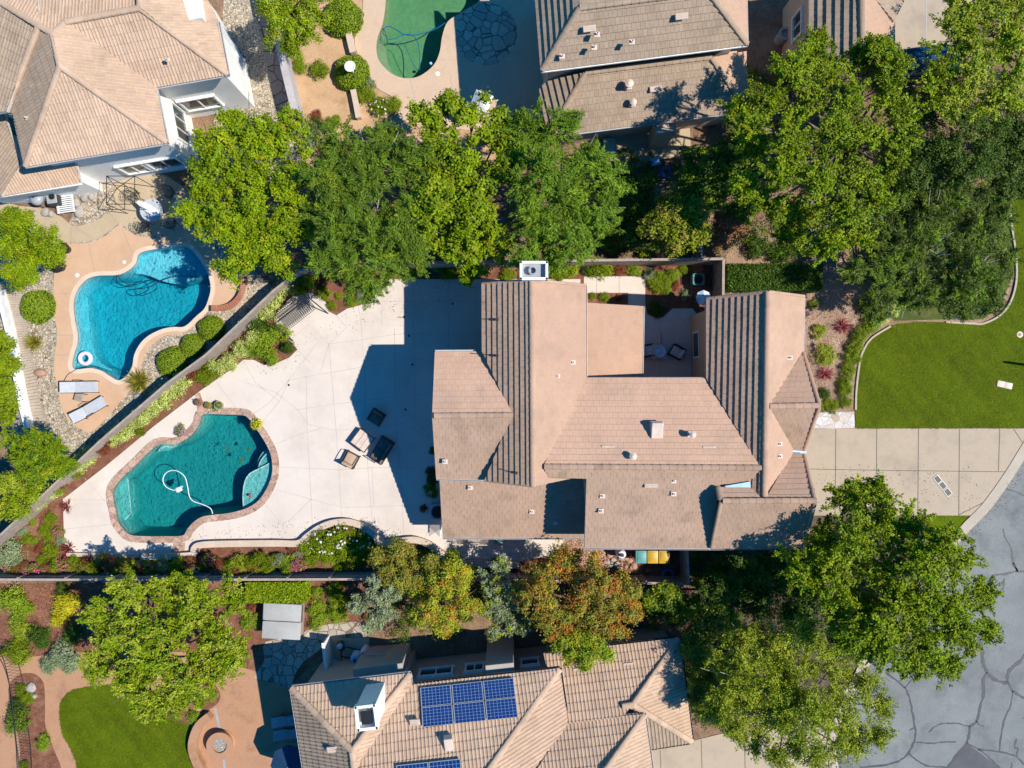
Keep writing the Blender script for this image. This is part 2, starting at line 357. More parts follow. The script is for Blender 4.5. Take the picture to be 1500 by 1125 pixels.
patio = [(556,409),(552,429),(544,441),(525,448),(509,452),(493,462),(481,456),(479,445),(467,432),(451,428),(425,437),(404,461),(405,475),(420,493),(436,512),(424,524),(405,532),(387,535),(372,527),(357,527),(345,537),(293,573),(225,625),(155,683),(93,731),(94,770),(96,809),(203,811),(277,811),(288,797),(360,794),(437,793),(452,781),(467,771),(488,763),(512,762),(533,769),(547,779),(557,789),(600,787),(621,790),(643,803),(661,818),(760,822),(812,812),(829,788),(850,700),(850,560),(850,409)]
sheet('patio', W2(patio), .05, M['patio'], [cop1])
sheet('courtyard_paving', W2([(855,405),(945,405),(945,445),(948,460),(960,466),(972,464),(985,452),(1014,452),(1030,470),(1030,560),(850,560),(850,430),(855,430)]), .046, M['patio'])
sheet('red_mulch_bed', W2([(855,429),(920,429),(920,446),(855,446)]), .058, M['mulch'])
# expansion joints in the patio
jm = MB()
for ln in [[(356,527),(376,562),(410,588)],[(318,560),(352,605)],[(467,500),(425,555),(395,590),(372,606)],[(436,512),(453,530),(470,545),(482,504)],[(493,462),(508,480),(482,504),(453,475),(425,498)],[(525,448),(529,470),(531,500),(535,560),(536,620),(540,700),(547,779)],[(560,413),(560,476),(590,477)],[(482,504),(487,560),(492,620),(497,690),(501,762)],[(482,504),(530,498),(578,490),(610,488)],[(423,557),(470,548),(530,538),(575,530),(610,525),(640,531)],[(423,557),(410,588),(381,622)],[(449,552),(450,620),(454,690),(458,768)],[(436,600),(405,575),(360,560)],[(436,600),(490,592),(540,586),(584,580),(628,577)],[(436,600),(452,622),(470,626),(490,630),(540,628),(590,620),(630,640)],[(405,650),(440,636),(470,628)],[(410,684),(455,686),(500,688),(545,685),(590,685),(640,684)],[(406,717),(456,731),(500,743),(550,742),(600,740),(640,740)],[(456,731),(425,762)],[(390,740),(412,765)],[(632,765),(622,790)],[(544,441),(604,442),(660,442),(707,443)],[(606,410),(606,488),(608,560),(610,620)],[(657,410),(657,515)],[(607,489),(660,490),(707,490)],[(578,480),(579,560),(582,640),(588,700),(592,788)],[(631,640),(585,590)],[(95,732),(155,732)],[(93,775),(165,768)],[(125,700),(160,740)],[(225,625),(240,648)],[(340,790),(335,765)],[(300,792),(297,768)],[(545,685),(548,742)],[(842,409),(842,430)],[(874,406),(874,430)],[(907,406),(907,430)],[(966,466),(966,555)],[(985,455),(1010,480)],[(945,520),(1012,520)]]:
    pts = W2(ln); ribbon(jm, pts, .026, .056)
jm.build('expansion_joint', M['joint'], None, kind='structure')
# coping of the near pool, and the two stone strips that join it
mb = MB()
n = len(pool1)
for i in range(n):
    j = (i+1) % n
    a, b, c, d = pool1[i], pool1[j], cop1[j], cop1[i]
    mb.face([(*a,.09),(*b,.09),(*c,.09),(*d,.09)]); mb.face([(*c,.0),(*d,.0),(*d,.09),(*c,.09)]); mb.face([(*a,-.12),(*b,-.12),(*b,.09),(*a,.09)])
mb.prism(W2([(287,577),(294,575),(300,598),(291,606)]), .0, .086); mb.prism(W2([(256,795),(272,795),(271,811),(251,811)]), .0, .086)
mb.build('pool_coping', M['coping'], None, kind='structure')
# pools
def pool(poly, depth, mfloor, mwater, label_parts=(), z_top=-.03, wl=-.12, lip=.0):
    mb = MB(); n = len(poly)
    fl = offset(poly, -.18)
    for i in range(n):
        j = (i+1) % n
        mb.face([(*poly[i],z_top+lip),(*poly[j],z_top+lip),(*poly[j],-.5),(*poly[i],-.5)])
        mb.face([(*poly[i],-.5),(*poly[j],-.5),(*fl[j],-depth),(*fl[i],-depth)])
    for t in tessellate_polygon([[Vector((x,y,0)) for x,y in fl]]): mb.face([(*fl[k],-depth) for k in t])
    for pl, z in label_parts: mb.prism(W2(pl), -depth, z)
    mb.build('pool_basin', mfloor, None, merge=False, kind='structure')
    wp = [(x*1.0, y*1.0) for x, y in offset(poly, .01)]
    mw = MB(); mw.prism(wp, -depth-.05, wl); o = mw.build('pool_water', mwater, None, merge=True, kind='structure')
    return o
M['pl1'] = plaster('pool_plaster', (.13,.40,.38), (.20,.49,.46))
M['pl2'] = plaster('pool_plaster_blue', (.17,.50,.58), (.28,.62,.70))
M['pl3'] = plaster('pool_plaster_green', (.17,.25,.13), (.23,.29,.16))
M['wa1'] = watermat('water_teal', (.0,.73,.76), .78, .8); M['wa2'] = watermat('water_blue', (.0,.79,.84), .85, .8); M['wa3'] = watermat('water_green', (.12,.80,.55), .32, .15)
arc = lambda cx, cy, r, a0, a1, n=9: [(cx+r*math.cos(math.radians(a0+(a1-a0)*i/(n-1))), cy+r*math.sin(math.radians(a0+(a1-a0)*i/(n-1)))) for i in range(n)]
pool(pool1, 1.7, M['pl1'], M['wa1'], [
  (catmull([(403,672),(396,676),(386,683),(376,688),(362,696),(355,710),(353,730),(354,747),(370,745),(385,733),(398,712),(403,690)], True, 3), -.32),
  ([(400,655),(404,672),(391,677),(380,685),(374,687),(378,676),(386,666),(393,660)], -.5),
  ([(396,656),(402,662),(402,668),(390,672),(378,684),(371,689),(372,678),(379,665),(389,658)], -.75),
  ([(166,709),(178,703),(180,707),(184,750),(183,755),(176,764),(170,764)], -.55),
  ([(181,705),(184,712),(186,752),(178,766),(176,764),(183,754)], -.9),
  (catmull([(222,664),(226,660),(236,648),(260,648),(252,656),(242,661),(232,662)], True, 3), -.5),
  ([(260,790),(258,781),(266,776),(275,772),(282,764),(289,757),(299,755),(296,762),(285,772),(278,790)], -.5),
  ([(256,790),(261,776),(270,767),(278,760),(286,756),(289,757),(282,764),(275,771),(264,778)], -.85)], wl=-.10, z_top=.06)
pool(pool2, 1.75, M['pl2'], M['wa2'], [
  (catmull([(203,368),(235,360),(272,358),(284,366),(294,378),(300,395),(290,404),(270,410),(256,414),(240,412),(226,408),(212,402),(199,399),(190,397)], True, 3), -.55),
  (catmull([(106,436),(113,430),(117,440),(117,460),(122,480),(124,500),(128,520),(140,534),(152,541),(140,548),(100,548),(100,500)], True, 3), -.8)])
pool(pool3, 1.5, M['pl3'], M['wa3'], [
  (catmull([(548,60),(556,58),(563,66),(566,85),(576,105),(590,114),(570,118),(545,95)], True, 3), -.5)])
nz = MB()
for ln, z in (([(396,677),(386,683),(376,688),(362,696),(355,710),(353,730),(354,745)],-.31),([(374,687),(378,676),(386,666),(395,659)],-.49),([(371,688),(371,679),(378,666),(388,658)],-.74),([(178,703),(180,707),(184,750),(183,755),(176,764)],-.54),([(226,661),(236,655),(246,656),(252,652)][::-1],-.49),([(260,789),(261,781),(269,775),(277,771),(286,763),(297,758)],-.49)):
    ribbon(nz, W2(catmull(ln, False, 5)), .07, z)
nz.build('step_nosing', plain('nosing', (.62,.66,.62), .6), None, kind='structure')
# left neighbour's yard
sheet('gravel_bed', W2([(10,325),(96,345),(110,300),(100,262),(180,258),(300,330),(360,385),(402,424),(301,517),(145,644),(60,720),(20,640),(-20,560),(-20,400)]), -.01, M['gravel'], [pool2], skirt=0)
deck2 = W2(catmull([(96,355),(120,355),(141,351),(160,340),(175,328),(187,336),(203,344),(227,346),(260,338),(300,350),(335,385),(354,410),(352,434),(336,447),(309,452),(292,470),(271,487),(245,491),(228,500),(215,514),(209,530),(203,550),(191,571),(184,579),(171,595),(157,611),(133,633),(117,627),(99,613),(89,592),(85,568),(79,536),(84,491),(79,453),(80,400),(90,378)], True, 3))
sheet('pool_deck', deck2, .02, M['salmon'], [pool2])
mb = MB(); wallstrip(mb, [tuple(p) for p in offset(pool2, .12)], .24, -.1, .035, closed=True); mb.build('pool_edge', mottle('deck_edge', (.62,.47,.34),(.70,.54,.40), scale=1, fine=14, bump=.1, fineamt=.08), None, kind='structure')
sheet('garden_path', W2(catmull([(-30,292),(30,302),(60,305),(91,318),(105,331),(120,330),(139,324),(160,312),(171,300),(169,268),(240,255),(290,300),(300,349),(260,339),(227,347),(203,345),(187,337),(175,329),(160,341),(141,352),(120,356),(96,356),(75,350),(50,335),(-30,330)], True, 2)), .012, M['tan'])
mb = MB()
ribbon(mb, W2(catmull([(96,355.5),(120,355.5),(141,351.5),(160,340.5),(175,328.5),(187,336.5),(203,344.5),(227,346.5),(245,344)], False, 4)), .10, .026)
mb.build('path_edging', M['gravel'], None, kind='structure')
jm = MB()
for ln in [[(80,430),(112,430)],[(130,356),(140,403)],[(84,491),(113,491)],[(140,352),(104,328)],[(105,331),(104,355)],[(175,329),(160,312)],[(81,520),(108,520)],[(200,388),(180,335)],[(345,410),(306,420)]]:
    ribbon(jm, W2(ln), .025, .029)
jm.build('deck_joint', M['wood'], None, kind='structure')
# plank walk at the far left
mb = MB(); rd = random.Random(4)
A = [(3,424),(12,480),(24,547),(40,622)]; B = [(33,424),(40,480),(50,540),(66,622)]
def along(L, t):
    k = t*(len(L)-1); i = min(int(k), len(L)-2); f = k-i; return (L[i][0]*(1-f)+L[i+1][0]*f, L[i][1]*(1-f)+L[i+1][1]*f)
NP = 52
for i in range(NP):
    t0, t1 = i/NP, (i+.88)/NP
    mb.prism(W2([along(A,t0), along(B,t0), along(B,t1), along(A,t1)]), 0, .07+rd.uniform(-.006,.006))
mb.build('plank_walk', M['plank'], None, kind='structure')
# top yard
sheet('gravel_path', W2([(330,-60),(397,-60),(437,175),(445,270),(290,270),(320,150)]), -.012, M['gravel'], skirt=0)
sheet('stepping_stone_path', W2([(372,-60),(396,-60),(402,40),(418,110),(434,200),(414,210),(396,120),(378,40)]), .0, M['slate'])
sheet('sandy_yard', W2([(405,-60),(800,-60),(800,230),(437,250),(425,160)]), -.014, M['sand'], [pool3], skirt=0)
sheet('peach_deck', W2(catmull([(533,-60),(531,19),(523,40),(520,66),(529,88),(543,117),(555,131),(573,141),(587,155),(597,180),(790,200),(800,196),(804,60),(800,-60)], False, 3)), .03, M['peach'], [pool3])
sheet('flagstone_circle', W2(arc(712,50,46,0,360,36)[:-1]), .036, M['flag'])
sheet('side_paving', W2([(850,196),(1010,172),(1012,222),(930,246),(858,250)]), .0, M['tan'])
sheet('side_driveway', W2([(1296,-60),(1440,-60),(1425,20),(1405,70),(1330,74),(1300,70)]), .0, M['drive'])
jm = MB()
for ln in [[(1357,-60),(1357,70)],[(1411,-60),(1408,20)]]: ribbon(jm, W2(ln), .04, .006)
for ln in [[(640,130),(600,170)],[(660,110),(667,152)],[(640,88),(668,88)],[(601,116),(612,160)],[(727,90),(727,190)],[(668,88),(800,85)],[(540,120),(560,98)]]: ribbon(jm, W2(ln), .03, .042)
jm.build('paving_joint', M['joint'], None, kind='structure')
# front yard, driveway and road
sheet('front_bed', W2([(1064,340),(1290,280),(1480,290),(1490,330),(1489,400),(1470,452),(1440,475),(1300,468),(1275,490),(1256,530),(1253,604),(1185,604),(1175,520),(1175,432),(1064,430)]), -.012, mottle('bark_chip_soil', (.30,.18,.12), (.42,.28,.19), scale=2.0, fine=20, bump=.8, fineamt=.5, stain=(.22,.12,.07), stain_scale=1.0), skirt=0)
sheet('shaded_turf', W2([(1268,300),(1380,262),(1480,285),(1487,330),(1485,400),(1466,448),(1440,468),(1385,468),(1310,470),(1280,440)]), -.006, mottle('shaded_grass', (.05,.075,.012), (.10,.12,.02), scale=1.4, fine=22, bump=.8, fineamt=.5, stain=(.20,.14,.07), stain_scale=.9, stain_lo=.55, stain_hi=.75), skirt=0)  # darker copy of the lawn colour, tree shade painted into it
lawn_edge = [(1253,600),(1254,570),(1259,530),(1265,512),(1277,495),(1304,478),(1345,472),(1385,472),(1423,474),(1440,474),(1464,462),(1480,441),(1488,410),(1487,370),(1481,330),(1479,300)]
sheet('lawn', W2(catmull(lawn_edge, False, 4)+[(1482,200),(1620,180),(1620,640),(1500,627),(1253,627)]), .02, M['lawn'])
mb = MB(); wallstrip(mb, W2(catmull(lawn_edge[:6], False, 5)), .10, -.05, .07); wallstrip(mb, W2(catmull(lawn_edge[7:], False, 5)), .10, -.05, .07); mb.build('lawn_edging', M['kerb'], None, kind='structure')
sheet('entry_flagstones', W2([(1186,604),(1251,603),(1252,627),(1186,628)]), .03, flagstone('pink_flags', 2.4, [(.55,.46,.40),(.70,.66,.64),(.48,.35,.26),(.66,.60,.56)], gap=(.4,.36,.33), gapw=.03))
kerb = [(1600,470),(1560,545),(1530,598),(1500,647),(1473,691),(1441,736),(1421,757),(1404,775),(1350,838),(1290,920),(1240,1010),(1214,1080),(1217,1125),(1226,1220)]
kc = catmull(kerb, False, 5)
sheet('driveway', W2([(1150,627.5),(1512,627.5),(1500,647),(1473,691),(1441,736),(1421,755),(1150,755)]), .03, M['drive'])
mb = MB(); wallstrip(mb, W2([(x+3.5, y+2.5) for x, y in kc]), .40, -.1, .06); ribbon(mb, W2([(x+8, y+6) for x, y in kc]), .32, -.005); mb.build('kerb', M['kerb'], None, kind='structure')
sheet('road', W2([(x+6, y+4) for x, y in kc]+[(1300,1700),(2600,1700),(2600,300)]), -.02, M['road'], skirt=0)
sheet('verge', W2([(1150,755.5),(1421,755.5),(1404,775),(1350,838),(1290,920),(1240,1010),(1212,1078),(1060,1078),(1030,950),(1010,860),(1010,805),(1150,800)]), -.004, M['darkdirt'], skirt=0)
sheet('verge', W2([(1355,756),(1421,756),(1404,775),(1370,815),(1350,838),(1320,800)]), .004, M['lawn'], skirt=0)
sheet('lower_driveway', W2([(950,1100),(1015,1085),(1060,1074),(1210,1060),(1213,1085),(1217,1125),(1222,1180),(950,1180)]), .01, M['drive'])
sheet('asphalt_patch', W2([(1388,1124),(1416.8,1089),(1466,1126),(1480,1150),(1370,1150)]), -.014, mottle('asphalt_dark', (.085,.085,.09), (.12,.12,.125), scale=.6, fine=30, bump=.2, fineamt=.15), skirt=0)
jm = MB()
for x, y1 in ((1224,755),(1284,755),(1345,755),(1405,755)): ribbon(jm, W2([(x,628),(x-1,y1)]), .04, .036)
for ln in [[(1464,628),(1462,690)],[(1187,687),(1300,689),(1474,691)],[(1404,754),(1442,735)],[(1484,628),(1497,648)]]: ribbon(jm, W2(ln), .04, .036)
for ln in [[(1027,1083),(1030,1180)],[(1150,1068),(1152,1180)],[(967,1099),(970,1180)],[(1090,1072),(1093,1180)],[(1176,1122),(1218,1122)]]: ribbon(jm, W2(ln), .04, .016)
jm.build('driveway_joint', M['joint2'], None, kind='structure')
cr = MB(); rd = random.Random(9)
def crack(ln, ox, oy, wd=.075):
    pts = [(ox+x/3.75, oy+y/3.75) for x, y in ln]; c = catmull(pts, False, 5)
    c = [(x+rd.uniform(-.6,.6), y+rd.uniform(-.6,.6)) for x, y in c]
    w_ = [wd*rd.uniform(.55,1.35) for _ in c]
    ribbon(cr, W2(c), lambda t: w_[int(t*(len(w_)-1))], -.013)
for ln, wd in [([(1240,400),(1270,460),(1275,540),(1300,600),(1340,640),(1385,655),(1410,655),(1412,610),(1440,570),(1480,540),(1510,500)],.13),([(1300,600),(1275,650),(1280,720),(1260,790),(1240,870),(1205,900),(1200,930),(1188,985),(1130,1060),(1080,1125)],.1),([(1205,900),(1150,885),(1070,880),(1020,895),(975,930)],.05),([(740,600),(840,680),(870,740),(890,830),(905,930),(895,985),(865,1045),(820,1085),(740,1110),(600,1122)],.07),([(845,683),(890,640)],.05),([(905,983),(990,990),(1060,983),(1125,982)],.05),([(870,1048),(910,1080),(960,1110),(1020,1120),(1080,1122)],.06),([(1188,988),(1250,1022),(1300,1060),(1370,1125)],.05),([(1250,1022),(1365,1038),(1455,1062),(1500,1110)],.07),([(1412,655),(1440,700),(1500,740),(1560,770)],.09),([(1440,700),(1425,790),(1395,860),(1375,960),(1365,1035)],.06),([(1460,965),(1450,1010),(1468,1020),(1460,1060)],.06),([(1330,68),(1400,60),(1450,48),(1540,50)],.08),([(1395,85),(1385,140),(1350,190),(1320,225)],.05),([(1440,0),(1465,45)],.08),([(1240,150),(1250,110),(1280,95)],.05),([(1240,870),(1255,888),(1280,896)],.04),([(895,905),(870,920)],.04),([(1490,850),(1520,860)],.04),([(1435,1100),(1430,1140)],.04)]:
    crack(ln, 1100, 825, wd*1.5)
crack([(1385,805),(1400,860),(1430,910),(1440,980),(1465,1035)], 1100, 560, .09); crack([(1395,583),(1450,600),(1520,632)], 1100, 560, .08)
cr.build('crack_sealant', M['tar'], None, kind='structure')
# lower-left yard
sheet('mulch_yard', W2([(-60,855),(560,855),(560,900),(470,960),(430,1000),(380,985),(280,958),(125,958),(45,965),(-60,965)]), -.012, M['mulch'], skirt=0)
sheet('terracotta_paving', W2([(-60,962),(45,962),(125,955),(280,955),(380,985),(430,1000),(445,1200),(-60,1200)]), .0, M['terra'])
sheet('back_lawn', W2(catmull([(165,1003),(128,1006),(101,1014),(89,1030),(88,1052),(92,1076),(104,1097),(113,1125),(114,1180),(300,1180),(285,1118),(277,1085),(280,1063),(262,1055),(245,1043),(235,1020),(200,1004)], True, 3)), .02, M['lawn'])
sheet('mulch_island', W2(catmull([(12,1010),(25,990),(45,986),(58,992),(65,1006),(66,1040),(67,1065),(80,1100),(91,1130),(95,1180),(30,1180),(30,1100),(20,1050)], True, 3)), .015, M['mulch'])
sheet('mulch_island', W2(catmull([(291,988),(309,996),(321,1012),(322,1025),(312,1036),(293,1046),(280,1062),(248,1052),(236,1036),(240,1012),(266,996)], True, 3)), .025, M['mulch'])
sheet('crazy_paving', W2(catmull([(536,912),(536,932),(501,933),(477,940),(467,953),(445,969),(432,988),(424,1006),(400,1000),(373,993),(387,969),(389,940),(440,934),(448,924),(483,914)], True, 3)), .008, M['flag'])
sheet('equipment_pad', W2([(474,934),(541,934),(541,975),(474,990)]), .01, M['tan'])
mb = MB(); ribbon(mb, W2([(315,1037),(322,1068)]), .14, .012); ribbon(mb, W2([(328,1112),(333,1180)]), .14, .012)
mb.build('drain_channel', M['greymet'], None, kind='structure')
# side yard by the bins
sheet('red_gravel_bed', W2([(829,789),(905,790),(905,806),(888,826),(800,830),(812,812)]), .012, M['redgravel'])
# ------------------------------------------------------------------ roofs
def clip(poly, nx, ny, d):
    """keep the part of a 2D polygon where nx*x+ny*y >= d"""
    out = []; n = len(poly)
    for i in range(n):
        a, b = poly[i], poly[(i+1) % n]
        da = nx*a[0]+ny*a[1]-d; db = nx*b[0]+ny*b[1]-d
        if da >= 0: out.append(a)
        if (da > 0 and db < 0) or (da < 0 and db > 0):
            t = da/(da-db); out.append((a[0]+(b[0]-a[0])*t, a[1]+(b[1]-a[1])*t))
    return out
def fitplane(pts):
    A = np.array([[p.x, p.y, 1] for p in pts]); z = np.array([p.z for p in pts])
    c, *_ = np.linalg.lstsq(A, z, rcond=None); return c
def ray_plane(px, py, c):
    """photograph pixel -> point on plane z = c0 x + c1 y + c2"""
    d = Vector(((px-750)/F/HC, (562.5-py)/F/HC, -1.0)); o = Vector((0,0,HC))
    t = (HC-c[2])/(c[0]*d.x+c[1]*d.y+1.0)
    return o+d*t
rr = random.Random(77)
def roof_face(house, verts, style='flat', mat='tile', e=.30, wd=.30, th=.045, rib=.035, thick=.20, tone=1.0, sm=False):
    """tiled roof plane with real overlapping courses; verts = (px, py, z)"""
    P0 = [P(*v) for v in verts]; c = fitplane(P0)
    pts = [ray_plane(v[0], v[1], c) for v in verts]
    nrm = Vector((-c[0], -c[1], 1)).normalized()
    up = Vector((c[0], c[1], c[0]**2+c[1]**2)); 
    up = up.normalized() if up.length > 1e-4 else Vector((0,1,0))
    u = up.cross(nrm).normalized()
    o = pts[0]
    poly = [((p-o).dot(u), (p-o).dot(up)) for p in pts]
    if area2(poly) < 0: poly = poly[::-1]
    T = lambda a, b, h: o+u*a+up*b+nrm*h
    mb = MB()
    # underlay, fascia and soffit
    for t in tessellate_polygon([[Vector((a,b,0)) for a,b in poly]]):
        q = [poly[k] for k in t]
        if (q[1][0]-q[0][0])*(q[2][1]-q[0][1])-(q[1][1]-q[0][1])*(q[2][0]-q[0][0]) < 0: q = [q[0], q[2], q[1]]
        mb.face([T(a,b,0) for a,b in q], 1)
        mb.face([T(a,b,0)-Vector((0,0,thick)) for a,b in q[::-1]], 2)
    for i in range(len(poly)):
        a, b = poly[i], poly[(i+1)%len(poly)]; z = Vector((0,0,thick))
        mb.face([T(*a,0)-z, T(*b,0)-z, T(*b,0), T(*a,0)], 2)
    v0 = min(p[1] for p in poly); v1 = max(p[1] for p in poly); i = 0
    nc = int((v1-v0)/e)+1
    for i in range(nc):
        a = v0+i*e; b = a+e
        if style == 'flat': a += (.012 if sm else .020 if mat == 'tileold' else .012)
        st = clip(clip(poly, 0, 1, a), 0, -1, -(b+.001))
        if len(st) < 3: continue
        x0 = min(p[0] for p in st); x1 = max(p[0] for p in st)
        off = (wd*.5 if (i % 2 and style == 'flat') else 0.0)
        k = math.floor((x0-off)/wd)
        while k*wd+off < x1:
            ua = k*wd+off; ub = ua+wd; k += 1
            g = .0 if sm else (.002 if mat == 'tile' else .0035)
            cell = clip(clip(st, 1, 0, ua+(g if style == 'flat' else 0)), -1, 0, -(ub-(g if style == 'flat' else 0)))
            if len(cell) < 3: continue
            jt = rr.uniform(-.004, .004); tn = tone*(1+rr.gauss(0, .016 if sm else (.016 if mat != 'tilegrey' else .035) if style == 'flat' else .045)); col = (tn, tn*rr.uniform(.985,1.015), tn*rr.uniform(.97,1.03))
            if style == 'flat':
                hf = lambda p: max(.006, .008+(th+jt)*(1-(p[1]-a)/e))
                mb.face([T(p[0],p[1],hf(p)) for p in cell], 0, col)
                lo = [p for p in cell if abs(p[1]-a) < 1e-5]
                if len(lo) >= 2:
                    l0, l1 = min(lo), max(lo); mb.face([T(l0[0],l0[1],.0),T(l1[0],l1[1],.0),T(l1[0],l1[1],hf(l1)),T(l0[0],l0[1],hf(l0))], 0, col)
                for sx in (ua+g, ub-g):
                    sd = [p for p in cell if abs(p[0]-sx) < 1e-5]
                    if len(sd) >= 2:
                        l0, l1 = min(sd, key=lambda p: p[1]), max(sd, key=lambda p: p[1])
                        mb.face([T(*l0,0),T(*l1,0),T(*l1,hf(l1)),T(*l0,hf(l0))], 0, col)
            else:
                S = [0, .10, .27, .44, .56, 1.0]; Hh = [0, .62, 1.0, .62, .05, 0.0]
                for q in range(5):
                    sa, sb = ua+S[q]*wd, ua+S[q+1]*wd
                    sl = clip(clip(cell, 1, 0, sa), -1, 0, -sb)
                    if len(sl) < 3: continue
                    def hf(p, sa=sa, sb=sb, q=q):
                        f = (p[0]-sa)/(sb-sa); return .006+rib*(Hh[q]*(1-f)+Hh[q+1]*f)+(th+jt)*max(0,(1-(p[1]-a)/e))
                    mb.face([T(p[0],p[1],hf(p)) for p in sl], 0, col)
                    lo = [p for p in sl if abs(p[1]-a) < 1e-5]
                    if len(lo) >= 2:
                        l0, l1 = min(lo), max(lo); mb.face([T(l0[0],l0[1],.0),T(l1[0],l1[1],.0),T(l1[0],l1[1],hf(l1)),T(l0[0],l0[1],hf(l0))], 0, col)
    return mb.build('roof', [M[mat], M['under'], M['trim']], house)
def ridge(house, a, b, mat='tile', r=.13, seg=.38, name='ridge_cap', h=.05):
    """overlapping half-round ridge or hip caps from a to b (px,py,z)"""
    A, B = P(*a), P(*b); d = B-A; L = d.length; d.normalize(); s = d.cross(Vector((0,0,1))).normalized(); n = s.cross(d).normalized()
    if n.z < 0: n = -n
    mb = MB(); k = max(1, int(L/seg)); sg = L/k
    for i in range(k):
        p0 = A+d*(i*sg); p1 = A+d*((i+1)*sg+.03); tn = 1+rr.gauss(0,.05); col = (tn,tn,tn)
        N = 6; R0, R1 = r*1.08, r*.95
        for q in range(N):
            t0, t1 = math.pi*q/N, math.pi*(q+1)/N
            f = lambda p, R, t: p+s*(R*math.cos(t))+n*(R*.55*math.sin(t)+h)
            mb.face([f(p0,R0,t0), f(p1,R1,t0), f(p1,R1,t1), f(p0,R0,t1)], 0, col)
        mb.face([p0+s*(R0*math.cos(math.pi*q/N))+n*(R0*.55*math.sin(math.pi*q/N)+h) for q in range(N+1)], 0, col)
        mb.face([p0+s*R0+n*h, p0+s*R0-n*.03, p1+s*R1-n*.03, p1+s*R1+n*h], 0, col); mb.face([p0-s*R0+n*h, p1-s*R1+n*h, p1-s*R1-n*.03, p0-s*R0-n*.03], 0, col)
    return mb.build(name, M[mat], house)
def gutter(house, pts, r=.055, mat='gutter', dz=-.05):
    mb = MB(); q = [P(*p)+Vector((0,0,dz)) for p in pts]
    for a, b in zip(q[:-1], q[1:]):
        d = (b-a).normalized(); s = d.cross(Vector((0,0,1))).normalized()
        for (o1, o2, z1, z2) in ((-r,-r,-r,r),(-r,r,-r,-r),(r,r,-r,r)):
            mb.face([a+s*o1+Vector((0,0,z1)), b+s*o1+Vector((0,0,z1)), b+s*o2+Vector((0,0,z2)), a+s*o2+Vector((0,0,z2))])
        for o1 in (-r, r):
            mb.face([a+s*(o1-.008)+Vector((0,0,r)), b+s*(o1-.008)+Vector((0,0,r)), b+s*(o1+.008)+Vector((0,0,r+.004)), a+s*(o1+.008)+Vector((0,0,r+.004))])
    return mb.build('gutter', M[mat], house)
def walls(house, pxz, ze, inset=.42, mat='stucco', z0=-.1, dz=-.16, name='wall', peaks=()):
    """wall prism under an eave outline given in pixels at height ze; peaks = gable tops (edge index, z)"""
    poly = [(P(x, y, ze).x, P(x, y, ze).y) for x, y in pxz]
    poly = offset(poly, -inset)
    mb = MB(); mb.prism(poly, z0, ze+dz, 0)
    if area2(poly) < 0: pass
    for i, zp in peaks:
        a, b = Vector((*poly[i], 0)), Vector((*poly[(i+1)%len(poly)], 0)); m = (a+b)/2; 
        cen = Vector((sum(p[0] for p in poly)/len(poly), sum(p[1] for p in poly)/len(poly), 0)); inn = (cen-m); e = (b-a).normalized(); inn -= e*inn.dot(e); inn.normalize(); inn *= .2
        A = [Vector((a.x,a.y,ze+dz)), Vector((b.x,b.y,ze+dz)), Vector((m.x,m.y,zp))]; B = [p+inn for p in A]
        mb.face(A); mb.face(B[::-1]); 
        for k in range(3): mb.face([A[k], B[k], B[(k+1)%3], A[(k+1)%3]])
    return mb.build(name, M[mat], house)
def window(house, wall_a, wall_b, px, py, w_, h_, inset_n, zc=None, panes=2, name='window', frame='white'):
    """window on the vertical wall plane through world points a,b; centre at the pixel, size in metres"""
    a, b = Vector((*wall_a, 0)), Vector((*wall_b, 0)); e = (b-a).normalized(); n = Vector((e.y, -e.x, 0))*inset_n
    d = Vector(((px-750)/F/HC, (562.5-py)/F/HC, -1.0)); o = Vector((0,0,HC))
    t = (a-o).dot(n)/d.dot(n); c = o+d*t
    if zc is not None: c.z = zc
    up = Vector((0,0,1)); mb = MB(); f = .09
    Mx = Matrix((e, n, up)).transposed()
    for (x, z, ww, hh) in ((0, h_/2, w_+2*f, f), (0, -h_/2, w_+2*f, f), (-w_/2, 0, f, h_), (w_/2, 0, f, h_)): mb.box(c+e*x+up*z+n*.06, (ww, .16, hh), Mx)
    for k in range(1, panes): mb.box(c+e*(-w_/2+w_*k/panes)+n*.05, (.05, .1, h_), Mx)
    wf = mb.build(name, M[frame], house)
    mg = MB(); mg.box(c+n*.015, (w_, .05, h_), Mx); mg.build('pane', M['glass'], wf)
    return wf
def on_roof(px, py, z): return P(px, py, z)
def vent_pipe(house, px, py, z, r=.07, h=.35, flash=.32, cap=False):
    """roof vent standing on a sheet flashing"""
    b = P(px, py, z); mb = MB(); mb.box(b+Vector((0,0,.10)), (flash, flash*.9, .05), None, 0, .02)
    mb.lathe([(r,0),(r,h)]+([(r*1.9,h),(r*2.0,h+.08),(r*.7,h+.16),(0,h+.17)] if cap else [(r*.8,h),(r*.8,h-.05),(0,h-.05)]), b, 14)
    return mb.build('roof_vent', M['cream'], house, smooth=False)
def roof_box(house, px, py, z, sx, sy, sz, slope=(0,0), name='box_vent', mat='cream', dz=0):
    b = P(px, py, z)+Vector((0,0,dz)); Mx = Matrix.Rotation(slope[0], 3, 'X') @ Matrix.Rotation(slope[1], 3, 'Y')
    mb = MB(); mb.box(b+Vector((0,0,sz/2)), (sx, sy, sz), Mx, 0, .03); mb.box(b+Vector((0,0,sz*.15)), (sx*1.12, sy*1.1, sz*.25), Mx, 0, .02)
    return mb.build(name, M[mat], house)
